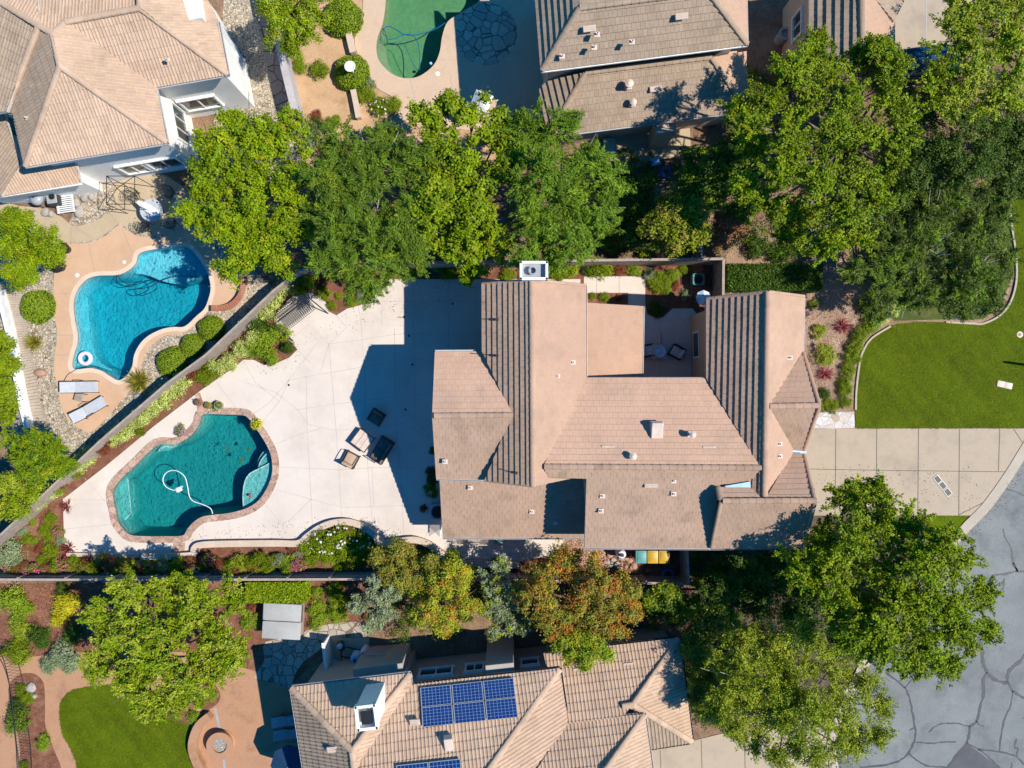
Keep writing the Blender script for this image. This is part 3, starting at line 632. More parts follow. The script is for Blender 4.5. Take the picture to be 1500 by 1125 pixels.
def patch(house, px, py, z, sx, sy, slope, mat='tilepatch', rz=0):
    b = P(px, py, z); Mx = Matrix.Rotation(slope[0], 3, 'X') @ Matrix.Rotation(slope[1], 3, 'Y') @ Matrix.Rotation(rz, 3, 'Z')
    mb = MB(); mb.box(b+Vector((0,0,.07)), (sx, sy, .07), Mx, 0, .015)
    for k in range(3): mb.box(b+Mx @ Vector((0, (k-1)*sy*.3, .11)), (sx*.9, .03, .02), Mx)
    return mb.build('tile_vent', M[mat], house)
def wpts(pxz, ze, inset=.42): return offset([(P(x, y, ze).x, P(x, y, ze).y) for x, y in pxz], -inset)
M['tilepatch'] = plain('pale_vent_tile', (.56,.44,.35), .8)
# ================================================================== main house
mh = empty('house', 'large pink-tan tiled house filling the middle of the view beside the white patio', 'house', P(900,600,0))
mh.location = (0,0,0)
eA, rA = 5.7, 7.0
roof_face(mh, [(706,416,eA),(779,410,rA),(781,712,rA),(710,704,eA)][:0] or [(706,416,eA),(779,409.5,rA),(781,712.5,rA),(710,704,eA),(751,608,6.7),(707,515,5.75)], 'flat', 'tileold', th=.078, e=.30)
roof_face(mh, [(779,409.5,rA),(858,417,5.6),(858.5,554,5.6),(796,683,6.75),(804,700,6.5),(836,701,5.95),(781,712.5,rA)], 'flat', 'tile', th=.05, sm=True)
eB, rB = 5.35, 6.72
roof_face(mh, [(633,609,rB),(637,515.5,eB),(707,515,eB),(751,608,rB)], 'flat', 'tile', th=.045, tone=1.14)  # tone lightens this north slope's tiles to make up for missing sunlight
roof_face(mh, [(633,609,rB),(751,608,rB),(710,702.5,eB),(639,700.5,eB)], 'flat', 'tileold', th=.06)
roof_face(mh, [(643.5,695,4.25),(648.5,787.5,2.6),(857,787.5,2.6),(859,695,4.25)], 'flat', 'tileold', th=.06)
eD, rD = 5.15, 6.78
roof_face(mh, [(858.5,554,eD),(1035,554,eD),(1115,684.5,rD),(796,683,rD)], 'flat', 'tile', th=.045, tone=1.14)  # tile colour raised here too, standing in for light the north slope lacks
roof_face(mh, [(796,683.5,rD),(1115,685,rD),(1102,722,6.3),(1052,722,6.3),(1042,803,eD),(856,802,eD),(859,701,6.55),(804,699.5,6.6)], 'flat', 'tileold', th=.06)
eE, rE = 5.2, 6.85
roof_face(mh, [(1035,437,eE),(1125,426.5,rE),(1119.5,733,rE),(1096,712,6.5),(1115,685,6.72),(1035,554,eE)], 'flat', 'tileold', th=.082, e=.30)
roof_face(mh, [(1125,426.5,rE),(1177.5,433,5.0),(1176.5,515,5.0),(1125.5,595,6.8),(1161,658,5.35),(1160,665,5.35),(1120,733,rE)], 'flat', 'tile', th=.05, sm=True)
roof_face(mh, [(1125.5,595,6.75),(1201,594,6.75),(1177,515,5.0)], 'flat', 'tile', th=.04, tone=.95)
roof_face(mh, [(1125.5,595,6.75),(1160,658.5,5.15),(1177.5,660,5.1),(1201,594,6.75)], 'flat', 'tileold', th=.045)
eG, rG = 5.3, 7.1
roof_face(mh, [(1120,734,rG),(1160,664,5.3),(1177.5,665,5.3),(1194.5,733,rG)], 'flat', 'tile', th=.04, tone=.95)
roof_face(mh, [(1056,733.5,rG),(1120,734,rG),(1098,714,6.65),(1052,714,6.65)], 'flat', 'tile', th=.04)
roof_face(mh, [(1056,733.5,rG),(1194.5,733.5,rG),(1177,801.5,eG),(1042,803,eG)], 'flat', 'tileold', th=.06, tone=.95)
roof_face(mh, [(859,443.5,4.3),(942.5,448.5,3.0),(940,553,3.0),(859,556,4.3)], 'flat', 'tile', th=.05, sm=True, tone=1.0)
for a, b, m_ in (((779,410,rA+.02),(781,712,rA+.02),'tile'),((636,609,rB+.02),(750,608,rB+.02),'tileold'),((797,683.5,rD+.02),(1114,685,rD+.02),'tileold'),((1125,427,rE+.02),(1120,732,rE+.02),'tile'),((1127,595,6.78),(1200,594,6.78),'tile'),((1058,733.5,rG+.02),(1194,733,rG+.02),'tileold'),((1056,733,rG),(1052,715,6.7),'tileold')):
    ridge(mh, a, b, m_)
ridge(mh, (707,416.5,eA),(778,410.5,rA),'tile',r=.08,name='rake_tile'); ridge(mh, (858,418,5.6),(780,410.5,rA),'tile',r=.07,name='rake_tile')
ridge(mh, (1036,437.5,eE),(1124,427.5,rE),'tile',r=.08,name='rake_tile'); ridge(mh, (1177,434,5.0),(1126,427.5,rE),'tile',r=.07,name='rake_tile')
ridge(mh, (710,703,eA),(780,711.5,rA),'tileold',r=.08,name='rake_tile'); ridge(mh, (1176.5,517,5.0),(1200,593,6.75),'tile',r=.09,name='rake_tile'); ridge(mh, (1177.5,659,5.1),(1200,596,6.75),'tile',r=.09,name='rake_tile')
ridge(mh, (1177.5,666,5.3),(1193.5,732,rG),'tile',r=.09,name='rake_tile'); ridge(mh, (1177,800,eG),(1193.5,735,rG),'tileold',r=.09,name='rake_tile'); ridge(mh, (1042,802,eG),(1056,735,rG),'tileold',r=.08,name='rake_tile')
gutter(mh, [(858.5,554.5,eD),(1035,554.5,eD)]); gutter(mh, [(1035,438,eE),(1035,553,eE)]); gutter(mh, [(706,417,eA),(707.5,515,eA)])
gutter(mh, [(637,514.5,eB),(707,514,eB)]); gutter(mh, [(639,701.5,eB),(709,703.5,eB)]); gutter(mh, [(648.5,788.5,2.6),(857,788.5,2.6)])
gutter(mh, [(856,803,eD),(1042,804,eD)]); gutter(mh, [(1042,804,eG),(1177,802.5,eG)]); gutter(mh, [(942.8,449,3.0),(940.5,553,3.0)]); gutter(mh, [(858.5,418,5.6),(858.8,552,5.6)]); gutter(mh, [(1177.5,434,5.0),(1177,514,5.0)])
mb = MB(); mb.box(P(1169,661.5,5.1), (.8,.18,.06)); mb.build('roof_saddle', M['ltblue'], mh)
mb = MB(); mb.prism([tuple(P(x,y,6.7).xy) for x,y in ((1062,712),(1099,705.5),(1100,716),(1063,713.5))], 6.2, 6.7); mb.build('roof_valley', M['ltblue'], mh)  # light blue stands in for skylight on this flat cricket
wA = [(706,418),(858,418),(858,703),(710,703)]
walls(mh, wA, eA, .4, peaks=((0, 6.8),(2, 6.8)))
walls(mh, [(637,515.5),(707,515),(720,608),(710,703),(639,700.5)], eB, .32, peaks=())
mb = MB(); qa, qb, qc = P(637,515.5,eB), P(639,700.5,eB), P(633,609,rB)
for dx in (.3,): mb.face([qa+Vector((dx,-.35,-.25)), qb+Vector((dx,.35,-.25)), qc+Vector((dx,0,-.22))])
mb.build('gable_wall', M['stucco'], mh)
walls(mh, [(644,600),(855,600),(855,787.5),(648.5,787.5)], 2.6, .32)
walls(mh, [(830,554),(1060,554),(1060,803),(856,802)], eD, .38)
walls(mh, [(1035,437),(1177.5,433),(1176.5,801.5),(1042,803)], 5.0, .42, peaks=((0, 6.55),))
mb = MB()
for (y0, y1, yc, zp) in ((515,660,594,6.6),(665,801.5,733.5,6.9)):
    a_, b_, c_ = P(1177,y0,4.95), P(1177,y1,4.95), P(1200,yc,zp); d_ = Vector((-.42,0,-.1)); mb.face([a_+d_, c_+Vector((-.42,0,-.05)), b_+d_])
    mb.face([a_+d_+Vector((0,0,-.4)), a_+d_, b_+d_, b_+d_+Vector((0,0,-.4))])
mb.build('gable_wall', M['stucco'], mh)
walls(mh, [(858,443.5),(942.5,448.5),(940,554),(858,556)], 3.0, .3)
wE = wpts([(1035,437),(1177.5,433),(1176.5,801.5),(1042,803)], 5.0, .42)
wf = window(mh, wE[0], wE[3], 1019.5, 505, 1.35, 1.1, 1 if False else -1, panes=2)
# chimney, vents and pale vent tiles on the main roof
ch = MB(); cx, cy = P(782,396,7.6).x, P(782,396,7.6).y
ch.box((cx,cy,3.7), (1.15,.75,7.2), None, 0, .02)
for sx, sy, ax, ay in ((0,.37,1.3,.12),(0,-.37,1.3,.12),(.59,0,.12,.86),(-.59,0,.12,.86)): ch.box((cx+sx,cy+sy,7.42), (ax,ay,.36), None, 0, .015)
co_ = ch.build('chimney', M['stuccow'], mh)
cb = MB(); cb.box((cx-.02,cy,7.315), (1.0,.6,.03)); cb.lathe([(.17,7.31),(.17,7.55),(.20,7.56),(.20,7.60),(.14,7.60),(.13,7.35),(0,7.35)], (cx-.05,cy,0), 16); cb.build('flue', M['greymet'], co_)
roof_box(mh, 961, 629, 6.15, .55, .78, .34, (math.radians(18),0), 'box_vent', 'cream', .02)
vent_pipe(mh, 925,667,6.45,.09,.42,cap=True); vent_pipe(mh,1011,636,6.2,.08,.42,cap=True)
for x, y, z in ((816,551,6.25),(839,531,5.9),(652,676,5.9),(882,726,6.2),(880,748,6.0),(986,704,6.45),(986,723,6.3),(689,714,4.0),(779,749,3.3),(1141,650,6.2),(1141,668,6.2),(1156,524,5.7)):
    vent_pipe(mh, x, y, z, .045, .2, .26)
for x, y, z in ((890,656,6.35),(1038,657,6.35)): patch(mh, x, y, z, .62, .28, (math.radians(20),0))
patch(mh, 953, 710, 6.45, .62, .28, (math.radians(-20),0))
mb = MB(); b = P(814,765,3.0); mb.lathe([(.16,.0),(.15,.1),(.08,.18),(0,.2)], b, 14); mb.build('roof_vent', M['greymet'], mh)
for (x0,y0,x1,y1,z) in ((706,467,728,468,6.2),(708,519,728,521,6.2),(741,690,756,693,6.6)):
    mb = MB(); a, b = P(x0,y0,z+.08), P(x1,y1,z+.14); mb.tube([a,b],.02,6); mb.box(b,(.18,.12,.1),None,0,.02); mb.build('antenna', M['dark'], mh)
# ================================================================== house at the lower edge, with solar panels
h5 = empty('house', 'tan barrel-tiled house with solar panels and a white-topped chimney at the bottom edge', 'house')
K = dict(style='barrel', mat='tiletan', e=.42, wd=.185, th=.03, rib=.04)
ze, zr = 4.3, 6.6
roof_face(h5, [(426,1007,ze),(601,986,ze),(516,1100,5.9)], **K)
roof_face(h5, [(426,1007,ze),(516,1100,5.9),(520,1170,5.9),(452,1170,ze)], style='barrel', mat='tilegrey', e=.42, wd=.185, th=.03, rib=.04)
roof_face(h5, [(601,986,ze),(603,1002,ze),(527,1118,5.75),(522,1170,5.9),(516,1100,5.9)], **K)
roof_face(h5, [(603,1002,ze),(820,979,ze),(700,1150,6.7),(660,1205,7.2),(520,1205,6.9),(527,1118,5.7)], **K)
roof_face(h5, [(820,979,ze),(832,1059,ze),(788,1125,5.3),(750,1180,6.1),(660,1205,6.9),(700,1150,6.3)], style='barrel', mat='tiletan', e=.42, wd=.185, th=.03, rib=.04)
roof_face(h5, [(832,1057,ze),(944,1046,ze),(889,1125,5.7),(855,1175,6.3),(745,1190,6.3),(788,1125,5.5)], **K)
roof_face(h5, [(944,1046,ze),(960,1160,ze),(870,1160,6.0),(889,1125,5.6)], **K)
lr = 2.9
roof_face(h5, [(796,957,lr),(995,934.5,lr),(927,1032,4.3),(912,1050,4.5),(820,1062,4.5),(806,1000,3.6)], **K)
roof_face(h5, [(995,934.5,lr),(1014.5,1087,lr),(927,1032,4.3)], **K)
roof_face(h5, [(927,1032,4.3),(1014.5,1087,lr),(953,1097,lr),(944,1044,3.9),(912,1034,4.3)], style='barrel', mat='tilegrey', e=.42, wd=.185, th=.03, rib=.04)
for a, b in (((427,1008,ze),(516,1100,5.95)),((601,987,ze),(516,1100,5.95)),((820,980,ze),(700,1150,6.6)),((944,1047,ze),(889,1125,5.7)),((994,936,lr),(927,1032,4.35)),((1013,1086,lr),(927,1032,4.35)),((927,1032,4.35),(912,1034,4.35)),((516,1100,5.95),(524,1170,5.95)),((889,1125,5.7),(862,1165,6.2))):
    ridge(h5, a, b, 'tiletan', r=.15, seg=.4)
gutter(h5, [(426,1006,ze),(601,985,ze)]); gutter(h5, [(601,986,ze),(603,1001,ze)]); gutter(h5, [(603,1001,ze),(820,978,ze)], mat='dark'); gutter(h5, [(821,979,ze),(833,1057,ze)], mat='dark'); gutter(h5, [(833,1057,ze),(944,1045.5,ze)]); gutter(h5, [(945,1046,ze),(961,1160,ze)]); gutter(h5, [(796,956,lr),(995,933.5,lr)], mat='dark'); gutter(h5, [(996,934.5,lr),(1015.5,1087,lr)], mat='dark'); gutter(h5, [(425.5,1007,ze),(451,1170,ze)]); gutter(h5, [(953,1097.5,lr),(1015,1088,lr)], mat='dark')
o5 = [(426,1007),(601,986),(603,1002),(820,979),(832,1057),(944,1046),(960,1240),(460,1240)]
walls(h5, o5, ze, .4, 'stuccot'); walls(h5, [(796,957),(995,934.5),(1014.5,1087),(953,1097),(820,1110)], lr, .35, 'stuccot')
w5 = wpts(o5, ze, .4)
mb = MB(); a = P(733,985,3.2); mb.box((a.x,a.y+.30,2.0), (1.45,.85,3.9), Matrix.Rotation(math.radians(6),3,'Z'), 0, .03); mb.build('wall', M['stuccot'], h5)
mb = MB(); a = P(545,975,2.8); mb.box((a.x+.35,a.y-.2,1.5), (2.6,.5,3.0), Matrix.Rotation(math.radians(7),3,'Z'), 0, .02); mb.build('wall', M['stuccot'], h5)
for x, y, ww, hh, pn in ((640,981,1.75,1.0,2),(696,975,.95,1.0,2),(776,967,.9,.9,1)): window(h5, w5[2], w5[3], x, y, ww, hh, 1 if (Vector((w5[3][1]-w5[2][1],-(w5[3][0]-w5[2][0]))).y > 0) else -1, zc=2.2, panes=pn)
M['pv'] = None
def pvmat():
    m, nt, b = nmat('solar_cells')
    uv = add(nt, 'ShaderNodeUVMap'); br = add(nt, 'ShaderNodeTexBrick', offset=0.0, squash=1.0)
    br.inputs['Scale'].default_value = 1; br.inputs['Mortar Size'].default_value = .035; br.inputs['Brick Width'].default_value = 1; br.inputs['Row Height'].default_value = 1; br.inputs['Mortar Smooth'].default_value = .1
    br.inputs['Color1'].default_value = (.006,.028,.13,1); br.inputs['Color2'].default_value = (.009,.04,.17,1); br.inputs['Mortar'].default_value = (.28,.38,.52,1)
    nt.links.new(uv.outputs[0], br.inputs['Vector']); nt.links.new(br.outputs['Color'], b.inputs['Base Color']); b.inputs['Roughness'].default_value = .22; b.inputs['Metallic'].default_value = .0
    return m
M['pv'] = pvmat()
def panels(house, quad, nx, ny, lab=None):
    """array of panels on the tilted quad (TL,TR,BR,BL) of world points"""
    TL, TR, BR, BL = quad; 
    for i in range(nx):
        for j in range(ny):
            f = lambda s, t: (TL*(1-s)+TR*s)*(1-t)+(BL*(1-s)+BR*s)*t
            g = .006
            s0, s1, t0, t1 = i/nx+g, (i+1)/nx-g, j/ny+g*1.5, (j+1)/ny-g*1.5
            c = [f(s0,t0), f(s1,t0), f(s1,t1), f(s0,t1)]; n = (c[1]-c[0]).cross(c[3]-c[0]).normalized(); 
            if n.z < 0: n = -n
            mb = MB()
            inn = [c[k]+(f((s0+s1)/2,(t0+t1)/2)-c[k])*.045 for k in range(4)]
            for k in range(4):
                l = (k+1)%4; mb.face([c[l], c[k], c[k]+n*.06, c[l]+n*.06][::-1]); mb.face([c[k]+n*.06, c[l]+n*.06, inn[l]+n*.06, inn[k]+n*.06][::-1])
            mb.face([p for p in c])
            fr = mb.build('solar_panel', M['greymet'], house)
            me = bpy.data.meshes.new('cells'); vv = [tuple(p+n*.052) for p in (inn[3], inn[2], inn[1], inn[0])]; me.from_pydata(vv, [], [(0,1,2,3)])
            ul = me.uv_layers.new(name='UVMap')
            for k, q in enumerate(((0,0),(8,0),(8,6),(0,6))): ul.data[k].uv = q
            me.materials.append(M['pv']); ob = bpy.data.objects.new('cells', me); COL.objects.link(ob); ob.parent = fr
cN = fitplane([P(*v) for v in [(603,1002,ze),(820,979,ze),(700,1150,6.7),(660,1205,7.2),(520,1205,6.9),(527,1118,5.7)]])
lift = Vector((0,0,.16)); cL = (cN[0], cN[1], cN[2]+.16)
panels(h5, [ray_plane(615,1007.5,cL), ray_plane(753,992.5,cL), ray_plane(760,1051,cL), ray_plane(618.5,1066,cL)], 3, 2)
panels(h5, [ray_plane(580,1121,cL), ray_plane(675,1111,cL), ray_plane(679,1150,cL), ray_plane(584,1160,cL)], 2, 1)
b5 = ray_plane(658,1085,cN); mb = MB(); Mx = Matrix.Rotation(math.radians(6),3,'Z')@Matrix.Rotation(math.radians(14),3,'X'); mb.box(b5+Vector((0,0,.2)), (.42,.66,.36), Mx, 0, .03); mb.build('box_vent', M['cream'], h5)
b5 = P(534,1026,0)
mb = MB(); cx, cy = P(538,1048,6.8).x, P(538,1048,6.8).y; Mx = Matrix.Rotation(math.radians(7),3,'Z')
mb.box((cx,cy,5.3), (.95,1.05,3.0), Mx, 0, .02)
for sx, sy, ax, ay in ((0,.52,.98,.14),(0,-.52,.98,.14),(.44,0,.14,1.18),(-.44,0,.14,1.18)): mb.box(Vector((cx,cy,6.9))+Mx@Vector((sx,sy,0)), (ax,ay,.3), Mx, 0, .015)
co_ = mb.build('chimney', M['stuccow'], h5); mb = MB(); mb.box((cx,cy,6.95),(.5,.6,.16),Mx); mb.build('flue', M['black'], co_); mb = MB(); mb.box((cx-.08,cy+.16,6.9),(.22,.32,.14),Mx,0,.02); mb.build('flue_cap', M['greenbox'], co_)
for x, y, z in ((487,1097,5.4),(847,982,3.3),(920,974,3.3),(608,1057,5.2)): patch(h5, x, y, z, .5, .34, (math.radians(16),0), rz=math.radians(6))
# ================================================================== top-left house
h1 = empty('house', 'white-walled house with pale barrel tile roof in the top left corner', 'house')
ze, zr = 5.0, 6.7; KT = dict(style='barrel', mat='tiletan', e=.42, wd=.16, th=.025, rib=.032)
roof_face(h1, [(88,97,zr),(245,209.5,ze),(37,244.5,ze)], **KT)
roof_face(h1, [(77,50,zr+.1),(97,32,zr),(229,128,ze),(245,209.5,ze),(88,97,zr)], **KT)
roof_face(h1, [(97,32,6.6),(205,12,6.6),(334.5,109.5,ze),(229,128,ze)], **KT)
roof_face(h1, [(205,12,6.6),(203,-70,6.6),(262,-70,5.2),(300,-8,ze),(320,31,ze),(334.5,109.5,ze)], **KT)
roof_face(h1, [(97,32,6.6),(205,12,6.6),(203,-70,5.5),(50,-70,5.6),(57,38,6.6),(78,50,6.5)], **KT)
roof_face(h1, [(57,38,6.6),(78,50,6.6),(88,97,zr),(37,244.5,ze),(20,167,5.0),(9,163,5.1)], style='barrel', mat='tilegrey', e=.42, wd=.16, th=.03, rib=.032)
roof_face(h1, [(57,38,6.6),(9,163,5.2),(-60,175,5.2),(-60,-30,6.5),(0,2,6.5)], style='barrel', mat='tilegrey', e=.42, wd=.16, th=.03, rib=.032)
roof_face(h1, [(57,38,6.6),(0,2,6.5),(-60,-32,6.5),(-60,-90,5.5),(50,-90,5.5)], **KT)
lz = 2.8
roof_face(h1, [(1,287,lz),(118,268,lz),(111,238,3.3),(24,250,3.6)], **KT)
roof_face(h1, [(1,287,lz),(30,240,3.7),(0,150,3.7),(-60,160,3.5),(-60,290,lz)], style='barrel', mat='tilegrey', e=.42, wd=.16, th=.03, rib=.032)
for a, b in (((88,97,zr),(244,208,ze)),((88,97,zr),(38,243,ze)),((205,12,6.6),(333,108.5,ze)),((97,32,6.62),(205,12,6.62)),((57,38,6.6),(10,161,5.2)),((57,38,6.6),(0,3,6.5)),((57,38,6.6),(78,50,6.65)),((78,50,6.65),(88,97,zr)),((78,50,6.6),(97,32,6.6)),((0,3,6.5),(-58,-28,6.5)),((57,38,6.6),(50,-20,5.9)),((205,12,6.6),(204,-60,6.6))):
    ridge(h1, a, b, 'tiletan', r=.14, seg=.4)
gutter(h1, [(229,128.5,ze),(245.5,210,ze),(37,245,ze),(20,168,ze),(9,164,ze)], r=.05); gutter(h1, [(320,31,ze),(335,110,ze),(229,129,ze)], r=.05); gutter(h1, [(0,288,lz),(119,269,lz)], r=.05, mat='white')
o1 = [(-60,150),(9,163),(20,167),(37,244.5),(245,209.5),(229,128),(334.5,109.5),(320,25),(262,-75),(-60,-75)]
walls(h1, o1, ze, .45, 'stuccow'); walls(h1, [(1,287),(118,268),(108,220),(0,180),(-60,180),(-60,288)], lz, .35, 'stuccow')
w1 = wpts(o1, ze, .45)
# outer white walls below the eave
window(h1, w1[6], w1[5], 294, 150, 1.9, 1.3, 1 if Vector((w1[5][1]-w1[6][1], -(w1[5][0]-w1[6][0]))).y < 0 else -1, zc=1.7, panes=2)
window(h1, w1[4], w1[5], 270, 189, 1.9, 1.6, 1 if Vector((w1[5][1]-w1[4][1], 0)).x > 0 else -1, zc=1.9, panes=3)
for x, y, ww in ((196,245,1.3),(242,238,1.7)): window(h1, w1[3], w1[4], x, y, ww, 1.3, 1 if Vector((w1[4][1]-w1[3][1], -(w1[4][0]-w1[3][0]))).y < 0 else -1, zc=1.5, panes=2)
for x, y, z in ((247,89,5.8),(42,174,5.4),(3,22,6.2)): vent_pipe(h1, x, y, z, .05, .25, .2)
for x, y, z in ((106,137,6.0),(128,1,6.2)): patch(h1, x, y, z, .6, .34, (math.radians(14),0), rz=math.radians(10))
mb = MB(); a = P(282,8,5.4); mb.box(a, (.9,1.6,.5), Matrix.Rotation(math.radians(10),3,'Z'), 0, .03); mb.build('box_vent', M['stuccow'], h1)
mb = MB(); a = P(10,70,5.4); mb.box(a, (1.1,2.2,2.2), Matrix.Rotation(math.radians(-10),3,'Z'), 0, .03); 
# ================================================================== top centre house
h2 = empty('house', 'grey-brown flat-tiled house with two roof tiers at the top, right of the shaded deck', 'house')
KG = dict(style='flat', mat='tilegrey', e=.33, wd=.22, th=.05)
ze, zr = 5.3, 6.9
roof_face(h2, [(793.5,104,ze),(1095,65.5,ze),(1037,-12,zr),(849,12,zr)], **KG)
roof_face(h2, [(793.5,104,ze),(849,12,zr),(845,-70,6.9),(780,-70,ze)], style='flat', mat='tilegrey', e=.36, wd=.3, th=.1)
roof_face(h2, [(849,12,zr),(1037,-12,zr),(1045,-90,5.3),(845,-90,5.3)], **KG)
roof_face(h2, [(1095,65.5,ze),(1037,-12,zr),(1045,-70,zr),(1091,-70,ze)], style='flat', mat='tile', e=.33, wd=.3, th=.03)
lz, lt = 2.8, 4.2
roof_face(h2, [(803,200,lz),(1094,162.5,lz),(1042,84,lt),(857,107,lt)], **KG)
roof_face(h2, [(803,200,lz),(857,107,lt),(805,115,lt-.9),(790.5,131,lz)], style='flat', mat='tilegrey', e=.36, wd=.3, th=.1)
roof_face(h2, [(1042,84,lt),(1094,162.5,lz),(1093,75,3.0),(1075,78,3.4)], style='flat', mat='tile', e=.33, wd=.3, th=.03)
for a, b in (((794,103,ze),(849,12,zr)),((1094,64.5,ze),(1037,-12,zr)),((849,12,zr),(1037,-12,zr)),((804,198,lz),(857,108,lt)),((1042,85,lt),(1093,161,lz)),((857,107,lt),(1042,84,lt))): ridge(h2, a, b, 'tilegrey', r=.13)
gutter(h2, [(780,-70,ze),(793,105,ze),(1095,66.5,ze),(1092,-70,ze)], mat='white', r=.045); gutter(h2, [(790,132,lz),(802,201,lz),(1094,163.5,lz)], r=.045)
o2 = [(793.5,104),(1095,65.5),(1091,-80),(780,-80)]; walls(h2, o2, ze, .4, 'stucco'); walls(h2, [(803,200),(1094,162.5),(1092,60),(790,90),(790.5,131)], lz, .4, 'stucco')
mb = MB(); a = P(975,182,2.4); mb.box((a.x,a.y-.15,1.2), (1.1,.6,2.4), Matrix.Rotation(math.radians(7),3,'Z'), 0, .02); mb.build('wall', M['stucco'], h2)
for x, y, z, r in ((874,52,6.5,.06),(870,71,6.2,.05),(925,63,6.3,.06),(823,84,5.8,.05)): vent_pipe(h2, x, y, z, r, .25, .28)
vent_pipe(h2, 920,127,3.9,.11,.35,.38,True); vent_pipe(h2, 926,153,3.4,.09,.3,.34,True)
for x, y, z in ((998,25,6.5),(863,43,6.5),(960,131,3.7)): patch(h2, x, y, z, .6, .28, (math.radians(17),0), rz=math.radians(7))
# ================================================================== top right house
h3 = empty('house', 'pink-walled house half hidden by trees at the top edge, left of the small driveway', 'house')
roof_face(h3, [(1185,52,4.6),(1187,-70,4.6),(1261,-70,5.9),(1263,60,5.9),(1200,108,4.9)], style='flat', mat='tilegrey', e=.40, th=.11)
roof_face(h3, [(1261,-70,5.9),(1263,60,5.9),(1290,86,4.9),(1309,66,4.6),(1309,32,4.6),(1278,-6,5.6),(1278,-70,5.6)], style='flat', mat='tile', th=.03)
roof_face(h3, [(1278,-6,5.6),(1309,32,4.6),(1330,-10,4.6),(1330,-70,4.6),(1278,-70,5.6)], style='flat', mat='tilegrey')
ridge(h3, (1261,-60,5.92), (1263,58,5.92), 'tilegrey')
gutter(h3, [(1309.5,32,4.6),(1309.5,66,4.6)], mat='white')
walls(h3, [(1185,52),(1187,-70),(1300,-70),(1305,60),(1250,95)], 4.6, .4, 'stucco')
w3 = wpts([(1185,52),(1187,-70),(1300,-70),(1305,60),(1250,95)], 4.6, .4)
window(h3, w3[0], w3[1], 1170, 37, 1.3, 1.2, -1 if Vector((w3[1][1]-w3[0][1],0)).x > 0 else 1, panes=2)
mb = MB(); a = P(1147,53,.5); mb.lathe([(.32,0),(.32,.75),(.36,.78),(.36,.85),(.24,.86),(.22,.7),(0,.7)], (a.x,a.y,0), 18); tag(mb.build('air_conditioner', M['greymet'], None), 'round-topped air conditioner by the pink wall of the top right house', 'air conditioner')
# ------------------------------------------------------------------ plants
RG = np.random.default_rng(5)
def leafmesh(name, C, D, Nn, L, Wd, col, mats=None, extra=None):
    """diamond leaves: centre C, long axis D, normal Nn (arrays n x 3), lengths, widths, colours"""
    n = len(C); D = D/np.linalg.norm(D, axis=1, keepdims=True)
    B = np.cross(Nn, D); B /= (np.linalg.norm(B, axis=1, keepdims=True)+1e-9)
    L = L[:,None]/2; Wd = Wd[:,None]/2
    V = np.stack([C-D*L, C+B*Wd-D*L*.1, C+D*L, C-B*Wd-D*L*.1], axis=1).reshape(-1, 3).astype(np.float32)
    nv = 4*n; me = bpy.data.meshes.new(name)
    ev, ef, ec = extra if extra else (np.zeros((0,3),np.float32), [], [])
    me.vertices.add(nv+len(ev)); me.vertices.foreach_set('co', np.concatenate([V, ev]).astype(np.float32).ravel())
    ls = np.concatenate([np.arange(nv)]+[np.array(f)+nv for f in ef]).astype(np.int32) if len(ef) else np.arange(nv, dtype=np.int32)
    me.loops.add(len(ls)); me.loops.foreach_set('vertex_index', ls)
    st = np.concatenate([np.arange(n)*4, nv+np.cumsum([0]+[len(f) for f in ef])[:-1] if len(ef) else np.zeros(0)]).astype(np.int32)
    me.polygons.add(len(st)); me.polygons.foreach_set('loop_start', st)
    me.update(calc_edges=True)
    a = me.attributes.new('tint', 'FLOAT_COLOR', 'FACE')
    cc = np.concatenate([col, np.ones((n,1))], axis=1)
    if len(ef): cc = np.concatenate([cc, np.array([list(c)+[1] for c in ec])])
    a.data.foreach_set('color', cc.astype(np.float32).ravel())
    me.materials.append(mats or M['leaf']); return me
def unit(n):
    v = RG.normal(size=(n,3)); return v/np.linalg.norm(v, axis=1, keepdims=True)
